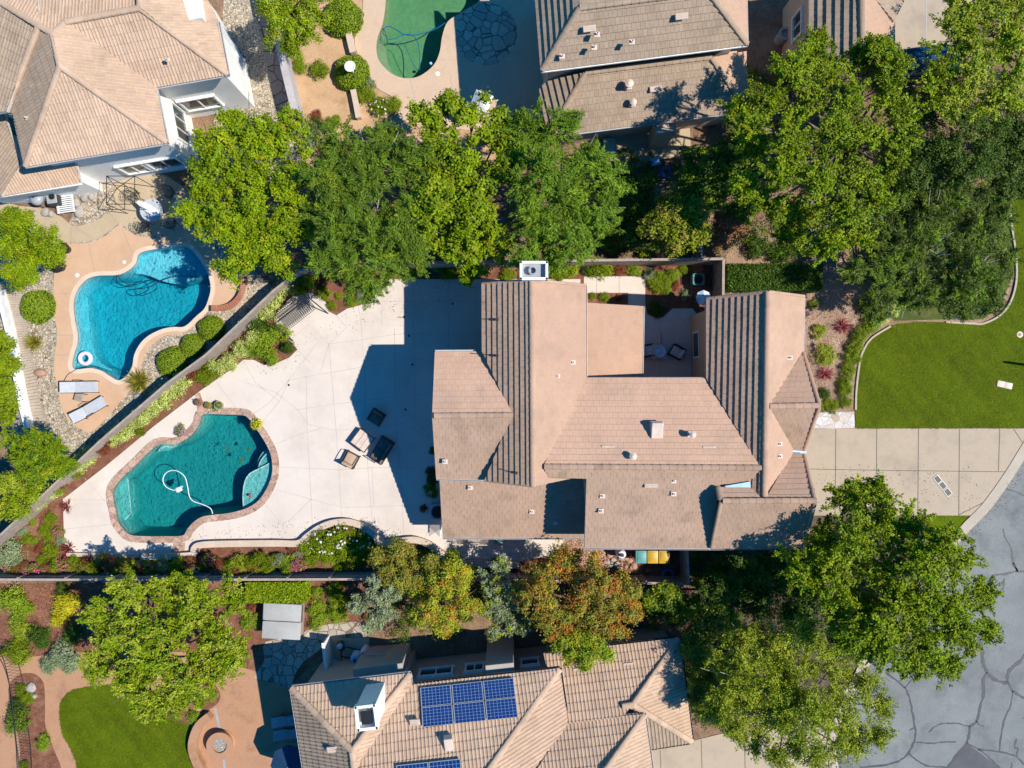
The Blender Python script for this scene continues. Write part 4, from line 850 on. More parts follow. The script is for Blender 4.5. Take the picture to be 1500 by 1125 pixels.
PAL = {   # leaf colours: list of (weight, rgb)
 'bright': [(5,(0.174,0.257,0.003)),(4,(0.216,0.300,0.003)),(2,(0.268,0.318,0.004)),(2,(0.104,0.182,0.003)),(.5,(0.329,0.300,0.010))],
 'green':  [(5,(0.160,0.221,0.006)),(4,(0.213,0.266,0.006)),(2,(0.093,0.138,0.005)),(1,(0.239,0.266,0.008))],
 'feather':[(5,(0.106,0.178,0.014)),(4,(0.145,0.223,0.014)),(2,(0.075,0.132,0.014)),(1,(0.257,0.289,0.014))],
 'feather2':[(5,(0.128,0.220,0.014)),(4,(0.169,0.269,0.014)),(2,(0.084,0.159,0.012)),(1,(0.239,0.318,0.014))],
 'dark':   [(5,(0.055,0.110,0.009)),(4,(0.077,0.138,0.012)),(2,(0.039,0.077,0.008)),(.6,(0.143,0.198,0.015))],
 'darkol': [(5,(0.092,0.135,0.019)),(4,(0.122,0.171,0.025)),(2,(0.060,0.092,0.014)),(.8,(0.208,0.220,0.037))],
 'olive':  [(5,(0.253,0.306,0.021)),(4,(0.320,0.367,0.024)),(2,(0.185,0.231,0.016)),(1,(0.456,0.429,0.040))],
 'grey':   [(5,(0.221,0.273,0.130)),(4,(0.299,0.338,0.182)),(2,(0.156,0.208,0.091)),(1,(0.442,0.468,0.286))],
 'gold':   [(5,(0.366,0.384,0.022)),(4,(0.282,0.337,0.022)),(2,(0.423,0.260,0.018)),(2,(0.197,0.275,0.018))],
 'orange': [(4,(0.392,0.176,0.023)),(3,(0.426,0.276,0.023)),(3,(0.459,0.103,0.023)),(3,(0.214,0.219,0.023)),(1,(0.490,0.379,0.029))],
 'bronze': [(4,(0.279,0.217,0.031)),(4,(0.233,0.265,0.028)),(2,(0.342,0.233,0.031)),(2,(0.155,0.186,0.023))],
 'rust':   [(4,(0.260,0.065,0.033)),(3,(0.156,0.039,0.026)),(2,(0.338,0.117,0.052)),(1,(0.169,0.130,0.026))],
 'redbr':  [(4,(0.325,0.156,0.065)),(3,(0.390,0.208,0.091)),(2,(0.260,0.091,0.052))],
 'lime':   [(5,(0.206,0.291,0.013)),(3,(0.258,0.326,0.017)),(2,(0.145,0.231,0.010))],
 'yellow': [(5,(.48,.42,.012)),(3,(.55,.47,.02)),(2,(.34,.33,.012))],
 'varieg': [(5,(0.437,0.504,0.121)),(4,(0.571,0.605,0.181)),(3,(0.286,0.370,0.060)),(1,(0.739,0.739,0.302))],
 'flax':   [(4,(.24,.05,.05)),(3,(.34,.10,.09)),(2,(.16,.03,.03))],
 'flaxp':  [(4,(.40,.10,.11)),(3,(.50,.20,.18)),(2,(.26,.05,.05))],
}
def pick(pal, n, jit=.08):
    w_ = np.array([p[0] for p in PAL[pal]]); c = np.array([p[1] for p in PAL[pal]])
    i = RG.choice(len(w_), n, p=w_/w_.sum()); return c[i]*(1+RG.normal(size=(n,1))*jit).clip(.4,1.7)
STY = {   # leaf length, width, clumps per m2, leaves per clump, clump radius, up bias, elongated
 'broad':  dict(l=.125, w=.09, cd=9.5, lp=62, cr=.30, up=1.1, el=0),
 'big':    dict(l=.15, w=.11, cd=8.8, lp=48, cr=.30, up=1.2, el=0),
 'fine':   dict(l=.105, w=.065, cd=11.5, lp=72, cr=.29, up=.8, el=0),
 'feather':dict(l=.19, w=.042, cd=13.0, lp=70, cr=.12, up=.9, el=.75),
 'wisp':   dict(l=.13, w=.05, cd=12, lp=60, cr=.14, up=.6, el=.8),
 'spray':  dict(l=.125, w=.075, cd=8.2, lp=78, cr=.12, up=.9, el=.85),
 'small':  dict(l=.09, w=.06, cd=14, lp=44, cr=.19, up=.9, el=0),
}
def foliage(name, lobes, style, pal, dens=1.0, mat=None, flat=.62, pal2=None, p2=0.0, local=None, shell=.55, spread=1.0, holes=0.0):
    """lobes = (x, y, z, R) world ellipsoids -> one crown mesh of separate leaves gathered in clumps"""
    s = STY[style]; CC, DD, NN, LL, WW, KK = [], [], [], [], [], []
    for (x, y, z, R) in lobes:
        nc = max(4, int(s['cd']*dens*math.pi*R*R)); d = unit(nc); d[:,2] = np.abs(d[:,2])*np.where(RG.random(nc) < .82, 1, -.6)
        q = (shell+(1-shell)*RG.random(nc)**.6)*(1+.10*RG.normal(size=nc)); 
        c0 = np.array([x,y,z])+d*q[:,None]*np.array([R,R,R*flat])
        fld = np.sin(c0[:,0]*3.1+1.7*np.sin(c0[:,1]*2.3))+np.sin(c0[:,1]*3.7+1.3*np.sin(c0[:,0]*1.9+2))
        for k in range(nc):
            if holes and fld[k] > .75 and RG.random() < holes: continue
            n = max(4, int(s['lp']*RG.uniform(.6,1.4))); pl = pal2 if (pal2 and RG.random() < p2) else pal; cj = pick(pl, 1, .1)[0]
            if s['el']:
                ax = d[k].copy(); ax[2] = ax[2]*.35+RG.uniform(-.15,.2); ax += RG.normal(size=3)*.25; ax /= np.linalg.norm(ax)
                t = RG.random(n); p = c0[k]+ax*((t-.4)*s['el'])[:,None]+RG.normal(size=(n,3))*s['cr']*(1-.6*t)[:,None]*np.array([1,1,.6])
                D = ax+RG.normal(size=(n,3))*.45
            else:
                cr = s['cr']*RG.uniform(.6,1.35)*spread
                p = c0[k]+RG.normal(size=(n,3))*cr*np.array([.62,.62,.42]); D = RG.normal(size=(n,3)); D[:,2] *= .45
            qq = p-c0[k]; qq = qq/(np.linalg.norm(qq,axis=1,keepdims=True)+1e-6)
            Nv = unit(n)*.42+np.array([0,0,s['up']*.8])*RG.uniform(.3,1.0,(n,1))+d[k]*.3+qq*(.85 if not s['el'] else .35)
            tone = 1+RG.normal()*.16
            CC.append(p); DD.append(D); NN.append(Nv); LL.append(s['l']*RG.uniform(.6,1.3,n)); WW.append(s['w']*RG.uniform(.7,1.25,n)); KK.append((pick(pl, n)*.5+cj*.5)*tone)
    C = np.concatenate(CC); 
    me = leafmesh(name, C, np.concatenate(DD), np.concatenate(NN), np.concatenate(LL), np.concatenate(WW), np.concatenate(KK).clip(0,.8), mat)
    return me
def tree(label, lobes, style, pal, ztop=6.0, trunk=None, dens=1.0, name='tree', cat='tree', group=None, bark='bark', flat=.62, pal2=None, p2=0, shell=.5, tr=.17, zvar=.9):
    """lobes = (px, py, r_px) as the crown shows in the photograph, ztop the crown's height"""
    L = []
    mx = sum(l[0] for l in lobes)/len(lobes); my = sum(l[1] for l in lobes)/len(lobes); Rm = max(math.hypot(l[0]-mx, l[1]-my)+l[2] for l in lobes)
    for (px, py, r) in lobes:
        d = math.hypot(px-mx, py-my)/Rm
        R = r/F*(1-ztop*.8/HC); z = ztop*(1-.32*d*d)-R*flat+RG.uniform(-zvar,zvar)*.6; z = max(z, .5)
        p = P(px, py, z+R*flat*.4); L.append((p.x, p.y, z, R))
    bx, by = (P(*trunk,0).xy if trunk else (P(mx,my,0).xy*.75+Vector((sum(l[0] for l in L)/len(L), sum(l[1] for l in L)/len(L)))*.25))
    root = empty(name, label, cat, (bx, by, 0), 0, group)
    S_ = []
    ns = 8 if STY[style]['el'] else 10
    for (x, y, z, R) in L:
        dd = unit(ns); dd[:,2] = np.abs(dd[:,2]); dd[0] = (0,0,1)
        for k in range(ns):
            q = R*(.78 if k else .5)*RG.uniform(.7,1.28); rs_ = R*RG.uniform(.26,.50)*(.8 if q > R*.85 else 1)
            S_.append((x+dd[k,0]*q, y+dd[k,1]*q, z+dd[k,2]*q*flat+RG.normal()*.12, rs_))
        S_.append((x, y, z, R*.6))
    cm = foliage('crown', S_, style, pal, dens*.86, None, .85, pal2, p2, shell=shell, spread=.66, holes=.0)
    cm.transform(Matrix.Translation((-bx, -by, 0)))
    o = bpy.data.objects.new('crown', cm); COL.objects.link(o); o.parent = root
    mb = MB(); fork = Vector((0, 0, ztop*.33)); mb.tube([(0,0,-.1),(.03,0,ztop*.15),fork], tr*1.25, 8, r1=tr*.9)
    for (x, y, z, R) in L:
        e = Vector((x-bx, y-by, z+R*.15)); m = fork.lerp(e, .5)+Vector((RG.normal()*.15, RG.normal()*.15, .25))
        pts = catmull([fork, fork.lerp(m,.5), m, e], False, 3); mb.tube(pts, tr*.55, 6, r1=tr*.14)
        for _ in range(3):
            t = e+Vector((RG.normal()*R*.5, RG.normal()*R*.5, RG.uniform(.1,.5)*R*flat)); mb.tube([m.lerp(e,.6), m.lerp(t,.7), t], tr*.2, 5, r1=tr*.06)
    mb.build('trunk', M[bark], root, smooth=True)
    return root
# ---- small plants: shared meshes, one object each
PM = {}
def plantmesh(kind, var):
    k = (kind, var)
    if k in PM: return PM[k]
    if kind in ('flax', 'flaxp'):
        n = 110; a = RG.uniform(0, 6.283, n); el = RG.uniform(.15, 1.3, n); d = np.stack([np.cos(a)*np.cos(el), np.sin(a)*np.cos(el), np.sin(el)], 1)
        Lg = RG.uniform(.75, 1.1, n); C = d*(Lg*.5)[:,None]; me = leafmesh(kind, C, d, unit(n)*.5+np.array([0,0,1.0]), Lg, np.full(n, .07), pick(kind, n))
    elif kind == 'ball':
        n = 5200; d = unit(n); d[:,2] = np.where(d[:,2] < -.5, -d[:,2], d[:,2]); bump = 1+.03*np.sin(d[:,0]*7)+.03*np.sin(d[:,1]*9)+.02*RG.normal(size=n)
        C = d*bump[:,None]*np.array([.96,.96,.8]); D = RG.normal(size=(n,3)); me = leafmesh('ball', C, D, d+unit(n)*.7, RG.uniform(.06,.10,n), RG.uniform(.04,.06,n), pick('lime', n, .2)*1.0, extra=ico(.9, (.03,.06,.01), .8))
    elif kind == 'grass':
        n = 420; a = RG.uniform(0, 6.283, n); el = RG.uniform(.1, 1.4, n); d = np.stack([np.cos(a)*np.cos(el), np.sin(a)*np.cos(el), np.sin(el)*.9], 1)
        Lg = RG.uniform(.5, 1.1, n); C = d*(Lg*.55)[:,None]; me = leafmesh('grass', C, d+unit(n)*.2, unit(n)*.6+np.array([0,0,1.0]), Lg, np.full(n, .035), pick('bronze', n, .2))
    else:
        base = {'white':'green','pink':'green','purple':'green','mixed':'green','yellowfl':'lime'}.get(kind, kind)
        sty = 'small'; nl = int(RG.integers(4, 7)); L = [(0,0,.35,.72)]+[(RG.uniform(-.5,.5), RG.uniform(-.5,.5), RG.uniform(.25,.5), RG.uniform(.32,.5)) for _ in range(nl)]
        me = foliage(kind, L, sty, base, 1.35, flat=.75, shell=.45)
        fl = {'white':(.75,.72,.68),'pink':(.65,.10,.28),'purple':(.40,.22,.42),'yellowfl':(.75,.62,.03)}.get(kind)
        if fl:
            n = {'white':24,'pink':90,'purple':90,'yellowfl':120}[kind]; d = unit(n); d[:,2] = np.abs(d[:,2])
            C = d*np.array([.8,.8,.75])*RG.uniform(.85,1.1,(n,1))+np.array([0,0,.3]); q = leafmesh('f', C, RG.normal(size=(n,3))*np.array([1,1,.3]), d+np.array([0,0,1.]), RG.uniform(.12,.2,n), RG.uniform(.1,.17,n), np.array([fl]*n)*RG.uniform(.7,1.1,(n,1)))
            bm = bmesh.new(); bm.from_mesh(me); bm.from_mesh(q); bm.to_mesh(me); bm.free(); bpy.data.meshes.remove(q)
    PM[k] = me; return me
def ico(r, col, fz=1):
    bm = bmesh.new(); bmesh.ops.create_icosphere(bm, subdivisions=3, radius=r); v = np.array([(p.co.x, p.co.y, p.co.z*fz) for p in bm.verts]); f = [[q.index for q in fc.verts] for fc in bm.faces]; bm.free()
    return v, f, [col]*len(f)
LABELQ = []
def plant(kind, px, py, r, h=None, bed='', zb=0.0, name='shrub', cat='shrub', label=None, group=None, var=None):
    """a shrub whose crown shows at (px,py) with radius r pixels"""
    r = r*(1.0 if kind in ('ball','flax','flaxp','grass','purple','yellowfl') or label else 1.3); R = r/F; hh = h if h is not None else R*1.0
    p = P(px, py, zb+hh*.55); v = int(RG.integers(0,3)) if var is None else var
    o = bpy.data.objects.new(name, plantmesh(kind, v)); COL.objects.link(o)
    o.location = (p.x, p.y, zb-.02); o.rotation_euler = (0,0,RG.uniform(0,6.28)); q = R*RG.uniform(.95,1.08)
    o.scale = (q*RG.uniform(.93,1.07), q*RG.uniform(.93,1.07), hh/1.05)
    o['category'] = cat
    if label: o['label'] = label
    else: LABELQ.append((kind, bed, px, o, name))
    if group: o['group'] = group
    return o
KN = {'green':'leafy green shrub','lime':'yellow-green shrub','varieg':'pale cream-edged shrub','rust':'dark red leafy shrub','grey':'silvery grey-green shrub','dark':'dark green shrub','flax':'red spiky flax plant','flaxp':'pink spiky flax plant','white':'white-flowered bush','pink':'pink-flowered bush','purple':'purple-flowered plant','bronze':'bronze-leaved shrub','gold':'golden-green shrub','bright':'bright green bush','orange':'orange-tinted shrub','yellow':'bright yellow shrub','redbr':'red-brown leafy shrub','olive':'olive green shrub','yellowfl':'yellow-flowered plant','feather':'fine-leaved green bush'}
KP = {k: v.replace('shrub','shrubs').replace('bush','bushes') if ('shrub' in v or 'bush' in v) else v+'s' for k, v in KN.items()}
ORD = ['first','second','third','fourth','fifth','sixth','seventh','eighth','ninth','tenth','eleventh','twelfth','thirteenth','fourteenth','fifteenth','sixteenth','seventeenth','eighteenth','nineteenth','twentieth']
def finish_labels():
    g = {}
    for k, b, x, o, n in LABELQ: g.setdefault((k, b), []).append((x, o))
    for (k, b), l in g.items():
        l.sort(key=lambda t: t[0])
        if len(l) == 1: l[0][1]['label'] = f'the only {KN[k]} {b}'
        else:
            for i, (x, o) in enumerate(l):
                o['label'] = (f'leftmost {KN[k]} {b}' if i == 0 else f'rightmost {KN[k]} {b}' if i == len(l)-1 else f'{ORD[i]} from left of the {KP[k]} {b}' if i < 20 else f'{ORD[len(l)-1-i]} from right of the {KP[k]} {b}')
                o['group'] = f'{KP[k]} {b}'
# ---- trees
tree('round bright green tree beside the blue pool, leftmost in the row above the patio', [(325,210,42),(375,190,40),(415,205,45),(300,265,38),(360,270,58),(430,265,40),(320,330,42),(385,335,52),(435,320,35),(350,380,35),(400,385,32),(290,310,25),(340,175,22)], 'broad', 'bright', 6.8, (385,330), 1.05)
tree('feathery dark green tree between two bright green trees above the patio', [(500,215,32),(560,205,36),(475,270,38),(540,270,50),(600,245,38),(485,340,42),(550,340,52),(605,310,40),(510,395,34),(575,395,34),(545,420,20),(450,310,24),(470,385,24),(610,370,25)], 'feather', 'feather', 7.0, (550,330), 1.0, bark='barkpale')
tree('glossy bright green tree in the middle of the row above the patio', [(630,180,36),(690,170,38),(735,190,34),(615,235,32),(675,240,48),(740,240,34),(640,300,40),(700,305,46),(665,355,32),(715,365,36),(690,395,18),(660,150,18),(625,345,22)], 'big', 'bright', 6.6, (690,300), 1.1, pal2='green', p2=.3)
tree('feathery mid-green tree above the white chimney of the large house', [(775,185,32),(825,190,32),(790,245,44),(855,240,38),(895,270,28),(770,305,34),(830,310,48),(880,315,30),(790,355,36),(845,355,30),(770,385,20),(815,385,20),(760,225,20)], 'feather', 'feather2', 6.8, (820,290), 1.05, bark='barkpale')
tree('huge lobed green tree over the top right house, widest in the upper view', [(1195,62,16),(1190,85,24),(1150,100,22),(1225,100,26),(1265,82,22),(1285,70,12),(1310,95,16),(1080,160,18),(1100,185,20),(1130,145,22),(1180,150,28),(1240,150,30),(1295,135,24),(1320,170,20),(1105,215,20),(1165,205,30),(1225,200,32),(1280,195,26),(1320,205,14),(1135,250,24),(1190,262,32),(1250,250,28),(1300,245,18),(1090,275,18),(1125,300,22),(1175,315,28),(1235,310,28),(1285,290,16),(1160,352,20),(1215,358,24),(1255,350,16)], 'spray', 'green', 9.0, (1200,240), 1.0, pal2='bright', p2=.35, tr=.26, zvar=2.2)
tree('yellow-green tree cropped by the top right corner', [(1440,25,40),(1400,55,34),(1470,70,42),(1495,20,40),(1425,105,38),(1480,125,34),(1530,80,45),(1400,15,28),(1455,150,26),(1370,110,26),(1385,150,24)], 'spray', 'olive', 7.5, (1460,80), .9, pal2='bright', p2=.4)
tree('dark shaded tree at the right edge under the yellow-green corner tree', [(1350,165,36),(1400,185,38),(1455,200,42),(1495,190,36),(1370,225,36),(1430,245,42),(1485,255,40),(1340,265,26),(1530,220,50)], 'fine', 'dark', 4.8, (1430,230), .9, pal2='darkol', p2=.4)  # dark leaf palette carries the shade lying over this tree
tree('sprawling dark olive tree spilling onto the front lawn', [(1290,310,32),(1335,290,34),(1385,295,38),(1440,300,38),(1480,270,26),(1310,350,32),(1360,345,40),(1415,350,42),(1455,340,28),(1330,400,34),(1385,405,40),(1435,400,38),(1295,430,26),(1350,440,28),(1405,445,26),(1455,425,20),(1300,380,24),(1470,380,16),(1250,390,20),(1280,460,18)], 'feather', 'darkol', 4.2, (1290,420), .85, pal2='feather2', p2=.25, bark='barkpale', shell=.3)
tree('bronze-green round tree north of the courtyard fence', [(985,295,30),(1015,305,26),(965,325,26),(1000,335,30),(980,355,18),(1025,335,18)], 'broad', 'bronze', 4.4, (990,325), 1.1, pal2='green', p2=.45)
tree('small red-brown leafed tree right of the bronze-green round tree', [(1062,330,18),(1075,342,16),(1058,350,14),(1072,322,12)], 'fine', 'redbr', 2.6, None, 1.1)
tree('dark green tree squeezed below the grey-brown roof and left of the huge tree', [(1030,235,28),(1060,250,30),(1020,270,24),(1075,225,24),(1050,285,22),(1090,300,20)], 'broad', 'dark', 4.6, None, 1.0, pal2='green', p2=.3)
tree('shaded dark green tree behind the courtyard fence, left of the bronze tree', [(910,325,22),(935,300,24),(925,345,16),(945,270,20)], 'broad', 'dark', 2.6, None, .8)
tree('large green tree beside the street, overhanging driveway and kerb', [(1245,735,28),(1290,722,22),(1205,785,24),(1255,785,36),(1305,775,34),(1345,765,24),(1380,790,24),(1235,835,38),(1295,835,44),(1355,825,40),(1405,830,28),(1200,850,28),(1430,870,26),(1255,885,40),(1320,890,46),(1385,885,42),(1220,900,28),(1300,940,36),(1360,945,40),(1410,930,30),(1445,925,14),(1385,975,20),(1260,935,26),(1255,720,14),(1335,975,18),(1170,830,22)], 'spray', 'green', 8.8, (1290,860), 1.25, pal2='bright', p2=.4, tr=.26, zvar=2.4)
tree('wispy olive tree over the lower driveway by the street corner', [(1095,930,30),(1060,965,26),(1140,950,34),(1095,985,36),(1160,995,40),(1215,985,34),(1260,1000,32),(1070,1030,28),(1130,1040,38),(1190,1050,40),(1245,1050,32),(1290,1035,20),(1110,1085,22),(1165,1095,24),(1225,1090,20),(1285,1075,16),(1040,1040,16),(1180,930,24),(1130,1010,34),(1170,1020,30),(1090,1000,26),(1215,1030,26),(1150,1060,26),(1075,1070,18),(1140,1110,16),(1200,1110,16),(1255,1085,16)], 'wisp', 'olive', 6.6, (1130,1010), .95, pal2='green', p2=.25, bark='barkpale', shell=.25, zvar=1.6)
tree('dark shaded tree right of the fenced bin yard', [(1062,838,20),(1098,828,28),(1140,830,30),(1170,850,24),(1120,870,30),(1165,900,26)], 'broad', 'dark', 2.7, None, .9)  # leaves coloured dark for the shade they stand in
tree('yellowing tree at the right gable of the solar-panel house', [(1030,930,22),(1020,960,20),(1040,990,24),(1030,1020,20),(1060,905,20),(1010,935,14),(1045,1045,14)], 'fine', 'gold', 3.9, None, .75, pal2='darkol', p2=.5)
tree('rounded glossy green tree below the bin yard fence', [(970,880,22),(1000,882,24),(990,900,18)], 'broad', 'green', 2.8, None, 1.1, pal2='dark', p2=.4)
tree('dark round-topped tree between bin yard and big street tree', [(1055,870,24),(1075,850,18),(1050,895,18)], 'fine', 'dark', 3.2, None, 1.0)
tree('broad spreading olive-green tree over the lower left lawn', [(150,905,24),(190,880,30),(240,865,30),(290,862,30),(335,880,26),(155,945,28),(205,930,38),(265,920,40),(320,925,36),(350,950,18),(180,985,32),(235,980,38),(290,975,36),(335,975,20),(200,1015,24),(250,1020,26),(285,1005,20),(140,975,18),(225,1040,12)], 'spray', 'bright', 5.6, (250,945), .95, pal2='olive', p2=.45, shell=.5)
tree('silvery olive tree left of the yellow tree under the long fence', [(548,870,24),(528,892,18),(565,895,24),(548,912,16),(580,870,12)], 'small', 'grey', 3.3, None, .9)
tree('yellow and orange tree between two silvery olive trees', [(625,865,24),(655,860,26),(680,880,20),(625,895,20),(655,905,22),(645,922,10)], 'fine', 'gold', 4.0, None, 1.0, pal2='orange', p2=.22)
tree('silvery olive tree right of the yellow tree', [(725,850,22),(745,870,22),(715,885,20),(740,905,22),(765,915,14),(725,925,12),(735,825,12)], 'small', 'grey', 3.4, None, .85, pal2='olive', p2=.3)
tree('orange and red autumn tree above the lower house roof', [(790,840,28),(830,835,30),(875,850,34),(915,865,24),(795,880,30),(845,885,36),(895,900,32),(815,915,24),(860,930,26),(925,895,14),(770,865,16)], 'fine', 'orange', 5.0, None, 1.0, pal2='bronze', p2=.5)
tree('small yellow-green tree leaning over the lower house eave', [(840,955,22),(860,945,22),(880,955,14),(830,940,14),(855,968,10)], 'fine', 'gold', 4.9, (850,925), .95, pal2='lime', p2=.4)
tree('bronze-olive tree where the planter wall meets the long fence', [(560,815,20),(585,805,20),(605,825,22),(570,840,18),(630,835,16),(595,850,16)], 'fine', 'bronze', 3.6, None, 1.0)
tree('golden shrub-like tree between planter wall and lower fence', [(640,850,14),(665,835,18),(680,845,14),(655,825,12)], 'fine', 'gold', 2.6, None, 1.0)
tree('bright ferny tree at the left edge above the gravel yard', [(15,320,28),(40,335,26),(65,355,22),(15,365,30),(48,378,24),(20,400,20),(70,375,16),(45,405,12),(-25,350,35)], 'fine', 'bright', 5.0, None, 1.0)
tree('layered feathery green tree beside the plank walk', [(55,655,26),(30,650,22),(75,680,22),(45,685,24),(80,660,16),(95,685,12)], 'feather', 'bright', 3.8, None, 1.1, pal2='feather2', p2=.3)
tree('tall green tree at the left edge beside the plank walk', [(0,505,15),(6,535,17),(2,570,18),(8,605,17),(-25,560,30)], 'broad', 'green', 3.8, None, 1.0, pal2='bright', p2=.3)
tree('green tree below the feathery one, touching the diagonal fence end', [(12,710,19),(35,720,18),(3,745,20),(26,745,14),(50,712,12),(-20,740,24)], 'fine', 'bright', 3.6, None, 1.0, pal2='olive', p2=.4)
tree('green tree at the top edge left of the green pool', [(395,15,20),(425,10,28),(455,20,26),(405,40,22),(440,45,26),(420,65,16),(460,-10,26)], 'fine', 'bright', 4.6, None, 1.0, pal2='olive', p2=.4)
